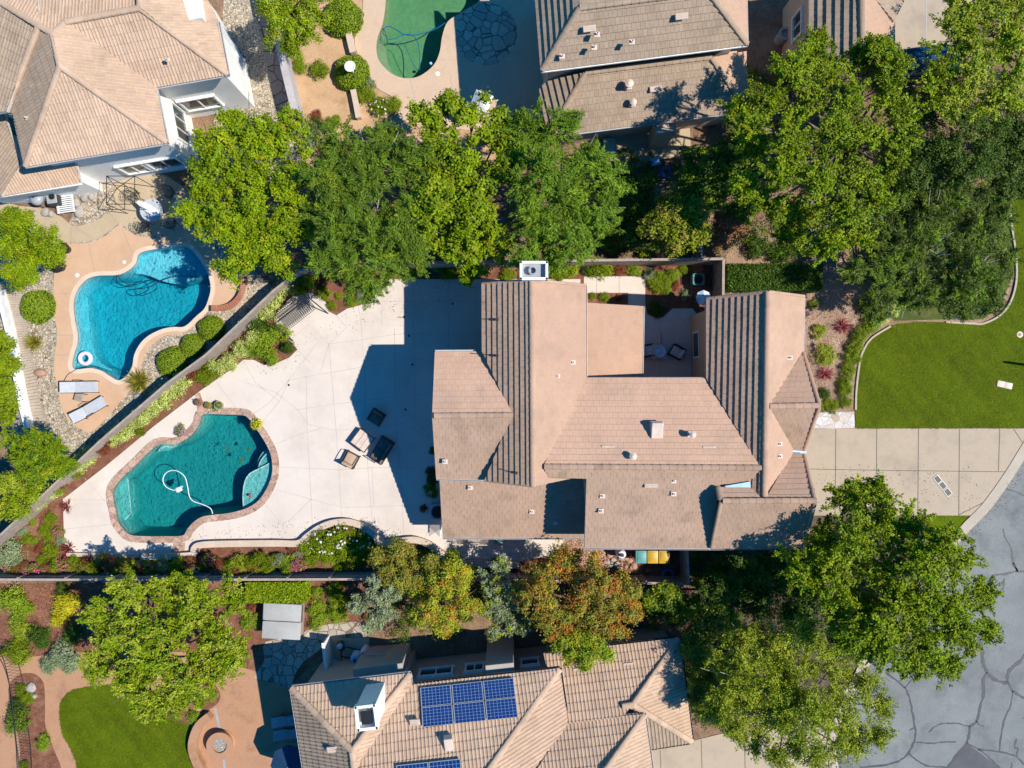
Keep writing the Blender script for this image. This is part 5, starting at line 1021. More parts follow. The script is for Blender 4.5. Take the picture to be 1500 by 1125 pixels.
# ---- clipped shrubs
for px, py, r, l in ((48,448,27,'large clipped round shrub beside the plank walk'),(248,530,23,'lowest of the three clipped balls between blue pool and fence'),(279,506,18,'smallest, middle one of the three clipped balls by the blue pool'),(306,480,21,'uppermost of the three clipped balls between blue pool and fence')):
    plant('ball', px, py, r, r/F*1.15, name='clipped_shrub', cat='shrub', label=l, var=0)
plant('ball', 513, 102, 27, 1.15, name='clipped_shrub', label='round clipped shrub encircling the white birdbath', var=0)
plant('ball', 500, 20, 30, 1.3, name='clipped_shrub', label='dark rounded shrub at the left rim of the green pool deck', var=0)
for k, px, py, r, b in [
 ('green',467,102,13,'on the sandy yard'),('green',536,138,13,'on the sandy yard'),('white',556,155,13,'on the sandy yard'),('green',575,152,14,'on the sandy yard'),('lime',432,78,12,'on the sandy yard'),('bright',440,98,10,'on the sandy yard'),('grey',543,120,7,'on the sandy yard'),
 ('grey',458,190,18,'between the two leftmost trees'),('olive',480,215,14,'between the two leftmost trees'),('bright',487,178,10,'between the two leftmost trees'),('rust',462,170,9,'between the two leftmost trees'),
 ('varieg',338,535,13,'along the diagonal fence'),('varieg',322,545,13,'along the diagonal fence'),('varieg',268,563,14,'along the diagonal fence'),('varieg',254,577,14,'along the diagonal fence'),('varieg',240,590,14,'along the diagonal fence'),('varieg',226,602,13,'along the diagonal fence'),('varieg',211,614,14,'along the diagonal fence'),('varieg',197,627,13,'along the diagonal fence'),('varieg',182,640,14,'along the diagonal fence'),('varieg',168,648,12,'along the diagonal fence'),('varieg',135,675,12,'along the diagonal fence'),('varieg',120,685,11,'along the diagonal fence'),('varieg',75,728,13,'along the diagonal fence'),('varieg',58,740,12,'along the diagonal fence'),
 ('rust',284,556,11,'along the diagonal fence'),('rust',153,662,9,'along the diagonal fence'),('rust',92,712,9,'along the diagonal fence'),('rust',164,656,8,'along the diagonal fence'),('green',300,560,11,'along the diagonal fence'),('green',312,550,11,'along the diagonal fence'),('green',112,700,10,'along the diagonal fence'),('lime',88,722,9,'along the diagonal fence'),('green',208,640,5,'along the diagonal fence'),
 ('varieg',352,512,14,'beside the swing bed'),('varieg',368,495,13,'beside the swing bed'),('varieg',400,440,13,'beside the swing bed'),('varieg',415,425,13,'beside the swing bed'),('varieg',386,455,13,'beside the swing bed'),('lime',388,500,18,'beside the swing bed'),('lime',396,522,13,'beside the swing bed'),('lime',366,510,12,'beside the swing bed'),('lime',407,487,15,'beside the swing bed'),('dark',421,509,10,'beside the swing bed'),('dark',378,478,13,'beside the swing bed'),('grey',368,468,12,'beside the swing bed'),('grey',430,412,13,'beside the swing bed'),('lime',451,413,11,'beside the swing bed'),('bright',440,425,8,'beside the swing bed'),
 ('green',485,448,8,'in the bed at the swing corner'),('green',515,441,9,'in the bed at the swing corner'),('green',512,425,7,'in the bed at the swing corner'),('grey',531,434,9,'in the bed at the swing corner'),('pink',543,430,5,'in the bed at the swing corner'),('lime',546,418,8,'in the bed at the swing corner'),('green',475,428,10,'in the bed at the swing corner'),('bright',496,434,6,'in the bed at the swing corner'),('rust',467,415,8,'in the bed at the swing corner'),
 ('flax',95,742,14,'left of the teal pool'),('flax',96,804,15,'left of the teal pool'),('pink',83,781,8,'left of the teal pool'),('pink',64,762,6,'left of the teal pool'),('green',72,762,9,'left of the teal pool'),('green',66,776,10,'left of the teal pool'),('grey',88,792,8,'left of the teal pool'),('green',70,786,8,'left of the teal pool'),('green',40,790,8,'left of the teal pool'),('lime',50,792,6,'left of the teal pool'),('lime',47,765,6,'left of the teal pool'),('green',72,808,12,'left of the teal pool'),('grey',28,780,9,'left of the teal pool'),('rust',56,804,7,'left of the teal pool'),('redbr',36,806,9,'left of the teal pool'),('green',62,820,9,'left of the teal pool'),('grey',8,815,20,'left of the teal pool'),('redbr',82,822,8,'left of the teal pool'),
 ('white',470,797,20,'in the patio planter bed'),('white',498,788,20,'in the patio planter bed'),('white',525,795,18,'in the patio planter bed'),('bright',505,812,18,'in the patio planter bed'),('bright',480,815,16,'in the patio planter bed'),('bright',448,800,14,'in the patio planter bed'),('pink',513,777,8,'in the patio planter bed'),('pink',500,776,7,'in the patio planter bed'),('rust',540,795,10,'in the patio planter bed'),('green',548,805,12,'in the patio planter bed'),('rust',428,803,9,'in the patio planter bed'),('bright',500,832,10,'in the patio planter bed'),('green',530,818,13,'in the patio planter bed'),('green',455,822,10,'in the patio planter bed'),('grey',435,815,9,'in the patio planter bed'),('pink',519,818,5,'in the patio planter bed'),('green',630,815,12,'in the patio planter bed'),('green',690,835,12,'in the patio planter bed'),('dark',665,812,10,'in the patio planter bed'),('green',730,826,10,'in the patio planter bed'),('lime',610,818,8,'in the patio planter bed'),
 ('green',612,398,13,'above the shaded patio'),('green',655,396,14,'above the shaded patio'),('bright',640,390,10,'above the shaded patio'),('green',745,405,10,'above the shaded patio'),
 ('bright',833,394,15,'near the chimney path'),('bright',881,393,16,'near the chimney path'),('rust',907,394,11,'near the chimney path'),('lime',930,394,9,'near the chimney path'),('bright',815,402,10,'near the chimney path'),('dark',858,394,8,'near the chimney path'),
 ('grey',951,402,9,'in the courtyard bed'),('green',960,418,11,'in the courtyard bed'),('green',975,424,10,'in the courtyard bed'),('lime',985,402,10,'in the courtyard bed'),('green',967,406,9,'in the courtyard bed'),('grey',1006,429,8,'in the courtyard bed'),('green',1003,396,7,'in the courtyard bed'),('lime',976,412,7,'in the courtyard bed'),('rust',990,418,7,'in the courtyard bed'),('green',885,436,8,'in the courtyard bed'),('green',868,434,6,'in the courtyard bed'),('rust',905,436,5,'in the courtyard bed'),('dark',962,452,12,'in the courtyard bed'),
 ('flaxp',1238,477,15,'in the front bed'),('flaxp',1212,547,15,'in the front bed'),('olive',1200,487,9,'in the front bed'),('olive',1212,520,14,'in the front bed'),('green',1220,594,9,'in the front bed'),('dark',1208,577,9,'in the front bed'),('green',1200,596,8,'in the front bed'),('green',1193,445,7,'in the front bed'),('olive',1216,592,7,'in the front bed'),
 ('varieg',1305,456,12,'hugging the lawn edge'),('varieg',1290,464,13,'hugging the lawn edge'),('green',1276,476,12,'hugging the lawn edge'),('green',1263,492,12,'hugging the lawn edge'),('green',1254,508,12,'hugging the lawn edge'),('bright',1248,524,12,'hugging the lawn edge'),('green',1244,541,11,'hugging the lawn edge'),('bright',1241,557,11,'hugging the lawn edge'),('green',1240,573,10,'hugging the lawn edge'),('green',1240,588,9,'hugging the lawn edge'),('dark',1270,450,12,'hugging the lawn edge'),
 ('yellow',92,888,18,'in the lower left mulch'),('yellow',84,905,12,'in the lower left mulch'),('lime',16,882,22,'in the lower left mulch'),('lime',35,895,14,'in the lower left mulch'),('olive',28,920,14,'in the lower left mulch'),('green',26,955,18,'in the lower left mulch'),('dark',55,935,16,'in the lower left mulch'),('grey',85,960,20,'in the lower left mulch'),('grey',70,975,13,'in the lower left mulch'),('grey',100,975,12,'in the lower left mulch'),('dark',90,865,12,'in the lower left mulch'),('dark',105,930,16,'in the lower left mulch'),
 ('feather',22,1062,18,'by the iron fence'),('green',38,1025,10,'by the iron fence'),('dark',22,1035,12,'by the iron fence'),('lime',62,1090,12,'by the iron fence'),('green',35,1122,7,'by the iron fence'),('green',30,1012,8,'by the iron fence'),
 ('rust',263,1028,12,'beside the lower left lawn'),('lime',258,1046,10,'beside the lower left lawn'),('lime',282,1050,9,'beside the lower left lawn'),('lime',305,1018,10,'beside the lower left lawn'),('bright',292,1030,9,'beside the lower left lawn'),
 ('lime',465,868,9,'beside the covered spa'),('lime',465,890,12,'beside the covered spa'),('lime',468,908,14,'beside the covered spa'),('bright',490,870,14,'beside the covered spa'),('lime',492,898,15,'beside the covered spa'),('green',500,885,12,'beside the covered spa'),('lime',365,912,12,'beside the covered spa'),('rust',368,890,7,'beside the covered spa'),
 ('bright',866,220,9,'under the grey-brown roof'),('olive',880,345,14,'behind the courtyard fence'),('gold',922,348,9,'behind the courtyard fence'),('olive',895,360,12,'behind the courtyard fence'),('dark',868,355,12,'behind the courtyard fence'),('dark',1110,360,18,'behind the courtyard fence'),('dark',1150,370,18,'behind the courtyard fence'),('dark',945,370,10,'behind the courtyard fence'),
 ('white',315,595,7,'on the coping of the teal pool'),('yellowfl',375,621,11,'on the coping of the teal pool'),('purple',263,631,10,'on the coping of the teal pool'),
 ('dark',632,705,9,'against the shaded house wall'),('rust',631,690,7,'against the shaded house wall'),('white',632,720,9,'against the shaded house wall'),('rust',620,745,6,'against the shaded house wall'),('dark',635,660,7,'against the shaded house wall'),
 ('bright',88,362,10,'by the yard pots'),('yellowfl',84,377,5,'by the yard pots'),('green',105,142,8,'x') ][:-1]:
    if b == 'along the diagonal fence': px, py = px-5, py-6
    plant(k, px, py, r, 1.15 if b in ('along the diagonal fence','beside the swing bed') else None, b)
for i, (x0, x1, y0, y1, n, b) in enumerate([(1070,1330,110,365,70,'added dark undergrowth blackening the gaps beneath the huge lobed tree'),(1335,1520,105,300,46,'dark undergrowth at the right edge above the lawn'),(1012,1200,812,1060,110,'dark undergrowth beneath the wispy street corner tree'),(1190,1330,780,960,50,'dark undergrowth beneath the large street tree'),(860,1060,235,370,34,'dark undergrowth behind the courtyard fence'),(450,760,185,375,30,'dark undergrowth beneath the row of trees above the patio'),(1265,1465,295,455,46,'dark undergrowth beneath the sprawling dark tree'),(545,1000,868,925,38,'dark undergrowth between long fence and solar-panel house')]):  # dark plants, under the huge tree added to blacken gaps between lobes
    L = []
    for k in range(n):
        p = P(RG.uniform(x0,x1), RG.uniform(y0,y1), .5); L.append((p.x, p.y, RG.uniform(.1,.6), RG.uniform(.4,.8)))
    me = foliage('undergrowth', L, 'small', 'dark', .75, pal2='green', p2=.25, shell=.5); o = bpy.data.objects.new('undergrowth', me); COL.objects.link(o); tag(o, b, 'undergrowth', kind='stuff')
plant('grass', 45, 501, 17, .7, name='grass_clump', cat='grass clump', label='bronze tufted grass clump below the large clipped shrub')
plant('grass', 198, 559, 22, .9, name='grass_clump', cat='grass clump', label='spiky olive clump at the lower tip of the blue pool')
for i in range(72):   # strip between patio wall and long fence
    x = 14+i*6.0+RG.uniform(-4,4); y = RG.uniform(820,838) if x > 90 else RG.uniform(828,840)
    k = ['rust','green','lime','redbr','grey','green','pink','bronze','olive'][int(RG.integers(0,9))]
    plant(k, x, y, RG.uniform(7,12), RG.uniform(.6,1.1), 'above the long fence')
def hedge(name, label, px0, py0, px1, py1, h, pal, n, cat='hedge'):
    a, b = P(px0, py0, h), P(px1, py1, h); x0, x1 = sorted((a.x,b.x)); y0, y1 = sorted((a.y,b.y)); sx, sy = x1-x0, y1-y0
    u = RG.random((n,3)); pts = np.stack([x0+u[:,0]*sx, y0+u[:,1]*sy, h+RG.normal(size=n)*.04], 1)
    nn = np.tile(np.array([0,0,1.0]), (n,1)); m = n//3
    sd = RG.integers(0,4,m); q = RG.random((m,2)); s = np.zeros((m,3)); sn = np.zeros((m,3))
    for i in range(m):
        z = q[i,1]*h
        if sd[i] < 2: s[i] = (x0 if sd[i] else x1, y0+q[i,0]*sy, z); sn[i] = (-1 if sd[i] else 1, 0, .3)
        else: s[i] = (x0+q[i,0]*sx, y0 if sd[i] == 2 else y1, z); sn[i] = (0, -1 if sd[i] == 2 else 1, .3)
    C = np.concatenate([pts, s]); N_ = np.concatenate([nn, sn])+unit(n+m)*.6
    ev = np.array([(x0+.05+dx*(sx-.1), y0+.05+dy*(sy-.1), z) for z in (0, h-.06) for dx, dy in ((0,0),(1,0),(1,1),(0,1))]); ef = [[4,5,6,7],[0,1,5,4],[1,2,6,5],[2,3,7,6],[3,0,4,7]]
    me = leafmesh(name, C, RG.normal(size=(n+m,3)), N_, RG.uniform(.08,.14,n+m), RG.uniform(.05,.08,n+m), pick(pal, n+m, .25), extra=(ev, ef, [(.03,.05,.01)]*5))
    o = bpy.data.objects.new(name, me); COL.objects.link(o); return tag(o, label, cat)
hedge('hedge', 'flat clipped green hedge above the covered spa', 360, 853, 448, 883, 1.0, 'bright', 5200)
hedge('hedge', 'long dark clipped hedge above the right wing of the large house', 1066, 386, 1205, 425, 1.3, 'dark', 6500)
finish_labels()

def scatter(name, label, poly, n, z, L, Wd, cols, up=1.0, cat='grass', tilt=.35):
    """thousands of blades or fallen leaves over a world 2D outline, one uncountable mass"""
    pl = np.array(poly); lo, hi = pl.min(0), pl.max(0); C = []
    while len(C) < n:
        q = lo+RG.random((n,2))*(hi-lo); ins = np.zeros(n, bool); j = len(pl)-1
        for i in range(len(pl)):
            a, b = pl[i], pl[j]; c = ((a[1] > q[:,1]) != (b[1] > q[:,1])) & (q[:,0] < (b[0]-a[0])*(q[:,1]-a[1])/(b[1]-a[1]+1e-12)+a[0]); ins ^= c; j = i
        C += list(q[ins])
    C = np.array(C[:n]); f = 1+.14*np.sin(C[:,0]*2.1+np.sin(C[:,1]*1.3)*2)+.12*np.sin(C[:,1]*1.7+C[:,0]*.6)+.10*np.sin(C[:,0]*6+C[:,1]*5)
    C = np.concatenate([C, np.full((n,1), z)], 1); cc = np.array(cols)[RG.integers(0,len(cols),n)]*f[:,None]*RG.uniform(.8,1.2,(n,1))
    D = RG.normal(size=(n,3)); D[:,2] = np.abs(D[:,2])*tilt
    me = leafmesh(name, C, D, unit(n)*.3+np.array([0,0,up]), RG.uniform(.6,1.3,n)*L, RG.uniform(.7,1.3,n)*Wd, cc.clip(0,.8), M['leafd']); o = bpy.data.objects.new(name, me); COL.objects.link(o); return tag(o, label, cat, kind='stuff')
LG = [(.10,.15,.002),(.12,.17,.002),(.08,.125,.002),(.14,.175,.004),(.17,.18,.012)]
fl_ = W2([(x-1.5, y) for x, y in catmull(lawn_edge, False, 3)]+[(1482,200),(1560,190),(1560,628),(1500,628),(1252,628.5)])
scatter('grass_blades', 'short mown grass blades of the front lawn', fl_, 60000, .035, .09, .018, LG)
scatter('grass_blades', 'short mown grass blades of the small lower left lawn', W2(catmull([(165,1002),(128,1005),(101,1013),(88,1030),(87,1052),(91,1076),(103,1097),(112,1125),(114,1180),(300,1180),(285,1118),(278,1085),(281,1063),(263,1054),(246,1042),(235,1019),(200,1003)], True, 3)), 32000, .035, .09, .018, LG)
LT = [(.16,.10,.03),(.22,.17,.04),(.10,.07,.03),(.20,.10,.03)]
scatter('leaf_litter', 'fallen leaves along the planter edge of the white patio', W2([(200,806),(290,792),(430,788),(470,765),(530,765),(600,785),(660,812),(780,815),(780,800),(640,795),(540,755),(470,755),(300,780)]), 170, .058, .07, .04, LT, cat='leaves', tilt=.1)
scatter('leaf_litter', 'fallen leaves near the swing and upper bed of the white patio', W2([(560,412),(700,412),(700,425),(560,470),(480,500),(430,540),(380,550),(360,535),(440,500),(490,465),(550,440)]), 150, .058, .07, .04, LT, cat='leaves', tilt=.1)
scatter('leaf_litter', 'fallen leaves on the driveway below the street tree', W2([(1195,680),(1420,680),(1440,735),(1420,754),(1195,754)]), 160, .04, .07, .04, LT, cat='leaves', tilt=.1)
scatter('leaf_litter', 'fallen leaves in the gutter of the street', W2([(1412,782),(1470,715),(1500,670),(1510,680),(1480,730),(1420,800),(1370,850),(1300,950),(1250,1050),(1228,1120),(1222,1080),(1240,1020),(1300,910)]), 420, -.005, .07, .04, LT, cat='leaves', tilt=.1)
scatter('bark_chips', 'scattered bark chips and stones over the front bed', W2([(1180,440),(1255,440),(1270,480),(1250,540),(1248,600),(1195,600),(1185,520)]), 2600, .0, .07, .045, [(.40,.26,.18),(.55,.42,.32),(.25,.14,.09),(.6,.5,.42)], cat='bark chips', tilt=.3)
scatter('bark_chips', 'scattered bark chips over the bed left of the patio', W2([(0,795),(92,735),(94,808),(200,815),(430,815),(430,845),(0,845)]), 5000, .02, .07, .04, [(.32,.15,.09),(.22,.09,.05),(.42,.24,.16)], cat='bark chips', tilt=.3)
scatter('bark_chips', 'scattered bark chips over the lower left mulch', W2([(0,856),(130,856),(140,950),(0,960)]), 3200, .01, .07, .04, [(.34,.16,.09),(.24,.10,.05),(.44,.25,.16)], cat='bark chips', tilt=.3)
# ------------------------------------------------------------------ fences and walls
def fence(label, pts, z, mat='wood', th=.05, cap=.14, name='fence', post=2.4, capmat=None):
    """board fence whose top edge shows along pts (photograph pixels, at height z)"""
    w_ = [P(x, y, z) for x, y in pts]; o = w_[0].copy(); o.z = 0
    root = empty(name, label, 'fence', tuple(o))
    for a, b in zip(w_[:-1], w_[1:]):
        d = Vector((b.x-a.x, b.y-a.y, 0)); L = d.length; d.normalize(); ang = math.atan2(d.y, d.x); Mx = Matrix.Rotation(ang, 3, 'Z')
        mb = MB(); nb = max(1, int(L/.15))
        for i in range(nb):
            c = Vector((a.x-o.x, a.y-o.y, 0))+d*(L*(i+.5)/nb); mb.box(c+Vector((0,0,z/2-.03)), (L/nb-.008, th*.5+.004*(i%2), z-.08), Mx)
        m_ = (Vector((a.x+b.x,a.y+b.y,0))/2-o)
        for zz in (.35, z-.3): mb.box(m_+Vector((0,0,zz))+Mx@Vector((0,.05,0)), (L, .05, .09), Mx)
        mb.build('board_panel', M[mat], root)
        mb = MB(); mb.box(m_+Vector((0,0,z-.02)), (L+.02, cap, .045), Mx, 0, .008); mb.build('top_rail', M[capmat or mat], root)
        k = max(1, round(L/post))
        for i in range(k+1):
            mb = MB(); c = Vector((a.x-o.x, a.y-o.y, 0))+d*(L*i/k)+Mx@Vector((0,.06,0)); mb.box(c+Vector((0,0,z/2-.04)), (.11,.10,z), Mx); mb.build('post', M[mat], root)
    return root
def gwall(label, pts, z, wd, mat, n=5, name='garden_wall', capmat=None, smooth=True):
    p = catmull(pts, False, n) if smooth else pts
    w_ = [tuple(P(x, y, z).xy) for x, y in p]
    mb = MB(); wallstrip(mb, w_, wd, -.1, z-.06); wallstrip(mb, w_, wd+.06, z-.058, z, 1)
    return tag(mb.build(name, [M[mat], M[capmat or mat]], None), label, 'wall')
fence('weathered wood fence running diagonally between the two pool yards', [(-45,825),(0,784),(145,647),(245,561),(301,520),(400,426),(437,397)], 1.75, cap=.11)
fence('wood fence under the row of tall trees above the patio', [(437,397),(475,388),(620,385),(735,383),(849,381.5),(1060,379)], 2.0)
fence('short dark fence enclosing the courtyard bed on the right', [(1060,380),(1059.5,434)], 2.0)
fence('short fence stub between the bronze tree and courtyard fence', [(1028,352),(1028.5,378)], 1.9)
fence('long straight fence below the patio, running towards the bin yard', [(-45,849),(235,849.5),(544,848.5),(760,850),(1008,855.5)], 1.5, cap=.13)
fence('dark short fence closing the bin yard beside the street trees', [(1009,855),(1006.5,804)], 1.8)
M['wallgrey'] = mottle('wall_block', (.40,.36,.36), (.50,.46,.45), scale=1.5, fine=10, bump=.3, fineamt=.12)
M['beige'] = mottle('wall_beige', (.52,.40,.30), (.60,.47,.36), scale=1.5, fine=12, bump=.2, fineamt=.08)
gwall('pale grey block wall between top left house and sandy yard', [(384,-40),(396,20),(408,64),(420,115),(434,172)], 1.5, .32, 'wallgrey')
gwall('curved stone planter wall along the lower patio edge', [(205,815),(277,814),(284,804),(292,799),(320,797),(400,796),(436,796),(450,786),(467,774),(488,766),(512,765),(532,772),(546,782),(556,793),(566,796),(600,791),(620,794),(642,807),(662,824),(700,826),(760,828)], .38, .3, 'coping', capmat='beige')
gwall('straight low wall left of the curved planter wall', [(97,812.5),(160,813.5),(203,814)], .2, .15, 'beige')
gwall('upper short beige wall in the sandy yard', [(510,45),(513,60),(517,76)], .4, .3, 'beige'); gwall('lower short beige wall in the sandy yard', [(517,131),(521,150),(525,172)], .4, .25, 'beige')
gwall('white retaining wall left of the plank walk', [(-6,424),(9,480),(21,547),(29,590),(38,627)], .7, .16, 'white')
gwall('curved peach seat wall around the fire pit', [(306,1050),(292,1062),(284,1078),(281,1096),(285,1112),(294,1132),(304,1150)], .45, .40, 'terra')
mb = MB(); pts = [tuple(P(x,y,.4).xy) for x, y in catmull([(357,404),(356,418),(352,433),(340,446),(325,451),(309,451)], False, 6)]
wallstrip(mb, pts, .26, -.05, .36); k_ = 0
acc = 0
for a, b in zip(pts[:-1], pts[1:]):
    a, b = Vector((*a,0)), Vector((*b,0)); d = (b-a); L = d.length; n = max(1, round(L/.12)); Mx = Matrix.Rotation(math.atan2(d.y,d.x),3,'Z')
    for i in range(n): mb.box(a+d*((i+.5)/n)+Vector((0,0,.39)), (L/n-.02,.32,.07), Mx, 1, .008)
tag(mb.build('garden_wall', [M['beige'], M['brick']], None), 'curved low wall capped with red bricks beside the blue pool', 'wall')
# iron fence
ir = empty('iron_fence', 'black iron fence curving past the mulch island at lower left', 'fence', tuple(P(5,970,0)))
o = P(5,970,0); pl = [P(x,y,1.2) for x, y in catmull([(-12,950),(4,975),(14,1010),(18,1045),(22,1080),(26,1115),(28,1160)], False, 4)]
mb = MB()
for z in (.15, 1.15): mb.tube([Vector((p.x-o.x,p.y-o.y,z)) for p in pl], .022, 6)
mb.build('rail', M['dark'], ir); mb = MB()
for a, b in zip(pl[:-1], pl[1:]):
    n = max(1, int((b-a).length/.12))
    for i in range(n): q = a+(b-a)*(i/n)-o; mb.tube([Vector((q.x,q.y,.1)), Vector((q.x,q.y,1.2))], .010, 4)
mb.build('pickets', M['dark'], ir)
# ------------------------------------------------------------------ furniture
def part(mb, name, mat, par, **kw): return mb.build(name, M[mat] if isinstance(mat, str) else mat, par, **kw)
def wicker(label, px, py, rz, wd=.78, dp=.78, n=1, cush='cushdark', frame='bronze', name='patio_chair', cat='chair', group='cushioned seats around the low patio table'):
    r = empty(name, label, cat, tuple(P(px,py,.3).xy)+(.05,), rz, group)
    mb = MB(); mb.box((0,0,.27), (wd,dp,.06), None, 0, .01); part(mb,'seat',frame,r)
    for i in range(n):
        mb = MB(); w_ = (wd-.16)/n; mb.box((-wd/2+.08+w_*(i+.5),-.04,.36), (w_-.02,dp-.2,.13), None, 0, .035); part(mb,'cushion',cush,r,smooth=True)
        mb = MB(); mb.box((-wd/2+.08+w_*(i+.5),dp/2-.13,.57), (w_-.02,.13,.36), Matrix.Rotation(-.2,3,'X'), 0, .035); part(mb,'back_cushion',cush,r,smooth=True)
    mb = MB(); mb.box((0,dp/2-.03,.60),(wd,.045,.05))
    for k in range(9*n): mb.box((-wd/2+.05+(wd-.1)*k/(9*n-1),dp/2-.03,.44),(.02,.03,.34))
    part(mb,'backrest',frame,r)
    for s in (-1,1):
        mb = MB(); mb.tube([(s*(wd/2-.02),-dp/2+.03,.3),(s*(wd/2-.02),-dp/2+.03,.56),(s*(wd/2-.02),0,.60),(s*(wd/2-.02),dp/2-.03,.60)], .026, 6); part(mb,'armrest',frame,r)
        for t in (-1,1): mb = MB(); mb.box((s*(wd/2-.04),t*(dp/2-.04),.13),(.05,.05,.28)); part(mb,'leg',frame,r)
    return r
R_d = math.radians
wicker('dark cushioned patio chair fully in the house shadow', 552, 611, R_d(-32))
wicker('tan cushioned patio chair standing in full sun', 514, 673, R_d(152), .8, .8, 1, 'cushion')
wicker('two-seat patio sofa half in shadow, right of the low table', 560, 659, R_d(-121+0), 1.42, .85, 2, 'cushdark', name='patio_sofa', cat='sofa')
t = empty('patio_table', 'low square patio table crossed by the shadow edge', 'table', tuple(P(531,645,.4).xy)+(.05,), R_d(-37), 'cushioned seats around the low patio table'); del t['group']
mb = MB()
for i in (-1,0,1): mb.box((i*.31,0,.43),(.29,.9,.025))
part(mb,'tabletop','cream',t); mb = MB()
for s in (-1,1): mb.box((s*.48,0,.43),(.04,1.0,.05)); mb.box((0,s*.48,.43),(.92,.04,.05))
part(mb,'frame','bronze',t)
for s in (-1,1):
    for q in (-1,1): mb = MB(); mb.box((s*.46,q*.46,.2),(.045,.045,.42)); part(mb,'leg','bronze',t)
def lounger(label, px, py, rz, mat='greyfab', frame='dark', group='sun loungers', back=.28):
    r = empty('sun_lounger', label, 'sun lounger', tuple(P(px,py,.3).xy)+(.02,), rz, group)
    mb = MB(); mb.box((.38,0,.32),(1.22,.60,.035),None,0,.01); part(mb,'seat',mat,r)
    mb = MB(); Mx = Matrix.Rotation(back,3,'Y'); mb.box(Vector((-.62,0,.44)),(.80,.60,.035),Mx,0,.01); part(mb,'backrest',mat,r)
    mb = MB()
    for s in (-1,1): mb.tube([(1.0,s*.31,.31),(-.25,s*.31,.31),(-.98,s*.31,.52)],.02,6)
    mb.tube([(-.24,-.31,.31),(-.24,.31,.31)],.02,6); part(mb,'frame',frame,r)
    for s in (-1,1):
        mb = MB(); mb.tube([(-.35,s*.33,.33),(-.2,s*.35,.55),(.15,s*.35,.55),(.25,s*.33,.33)],.018,6); part(mb,'armrest',frame,r)
        for x in (.85,-.5): mb = MB(); mb.tube([(x,s*.3,.31),(x+.05,s*.31,0)],.02,6); part(mb,'leg',frame,r)
    return r
lounger('grey sun lounger lying straight across the deck below the blue pool', 118, 567, R_d(1)); lounger('grey sun lounger turned at an angle, nearest the diagonal fence', 131, 600, R_d(31))
lounger('upper shaded lounger left of the solar-panel house', 426, 1055, R_d(3), 'greymet', group=None); lounger('lower shaded lounger left of the solar-panel house', 429, 1074, R_d(3), 'greymet', group=None)
t = empty('side_table', 'small mesh side table between the two grey loungers', 'table', tuple(P(116,582,.4).xy)+(.02,), R_d(-15))
mb = MB(); 
for i in range(7): mb.box((-.21+i*.07,0,.4),(.05,.45,.015))
mb.box((0,.22,.4),(.5,.03,.03)); mb.box((0,-.22,.4),(.5,.03,.03)); part(mb,'tabletop','wood',t)
for s in (-1,1):
    for q in (-1,1): mb = MB(); mb.tube([(s*.2,q*.2,.4),(s*.22,q*.22,0)],.015,5); part(mb,'leg','dark',t)
# swing seat
sw = empty('garden_swing', 'black metal garden swing seat at the upper edge of the patio', 'swing seat', tuple(P(434,458,.8).xy)+(.05,), R_d(38))
mb = MB()
for i in range(17): mb.tube([(-.95+i*1.9/16,-.42,.5),(-.95+i*1.9/16,.32,.47),(-.95+i*1.9/16,.62,.95)],.014,5)
for k in range(8): y = -.42+k*.105; mb.tube([(-.97,y,.5),(.97,y,.5)],.012,5)
for k in range(5): f = k/4; mb.tube([(-.97,.34+.28*f,.5+.45*f),(.97,.34+.28*f,.5+.45*f)],.012,5)
part(mb,'seat','dark',sw)
for s in (-1,1):
    mb = MB(); mb.tube([(s*1.25,-.95,0),(s*1.18,0,1.65),(s*1.25,.95,0)],.032,6); part(mb,'side_frame','dark',sw)
    mb = MB(); mb.tube([(s*.95,-.4,.5),(s*1.0,0,1.6)],.012,5); mb.tube([(s*.95,.6,.95),(s*1.0,0,1.6)],.012,5); part(mb,'hanger','dark',sw)
mb = MB(); mb.tube([(-1.2,0,1.65),(1.2,0,1.65)],.032,6); part(mb,'crossbar','dark',sw)
# metal dining set in the left neighbour's yard
def hoopchair(label, px, py, rz):
    r = empty('metal_chair', label, 'chair', tuple(P(px,py,.5).xy)+(.02,), rz, 'black hoop chairs around the neighbour table')
    mb = MB()
    for k in range(4): q = .26-k*.06; mb.tube([(q*math.cos(a), q*math.sin(a), .45) for a in np.linspace(0,2*math.pi,17)],.012,5)
    for k in range(5): mb.tube([(-.24+k*.12,-.22,.45),(-.24+k*.12,.22,.45)],.01,5)
    part(mb,'seat','dark',r); mb = MB()
    for hgt, rad in ((.55,.33),(.68,.36),(.82,.37),(.95,.36)): mb.tube([(rad*math.cos(a), rad*math.sin(a)+.04, hgt) for a in np.linspace(-.15*math.pi,1.15*math.pi,13)],.013,5)
    for a in np.linspace(0,math.pi,7): mb.tube([(.27*math.cos(a),.27*math.sin(a),.45),(.37*math.cos(a),.37*math.sin(a)+.04,.95)],.010,5)
    part(mb,'backrest','dark',r)
    for s in (-1,1):
        for q in (-1,1): mb = MB(); mb.tube([(s*.2,q*.2,.45),(s*.24,q*.24,0)],.016,5); part(mb,'leg','dark',r)
    return r
hoopchair('black hoop chair at the upper left of the neighbour table', 197, 288, R_d(30)); hoopchair('black hoop chair nearest the blue pool', 211, 331, R_d(170)); hoopchair('black hoop chair at the upper right of the neighbour table', 247, 284, R_d(-30)); hoopchair('black hoop chair right of the neighbour table, half shaded', 250, 326, R_d(-140))
t = empty('garden_table', 'white-covered table amid black hoop chairs', 'table', tuple(P(222,308,.7).xy)+(.02,), R_d(-25))
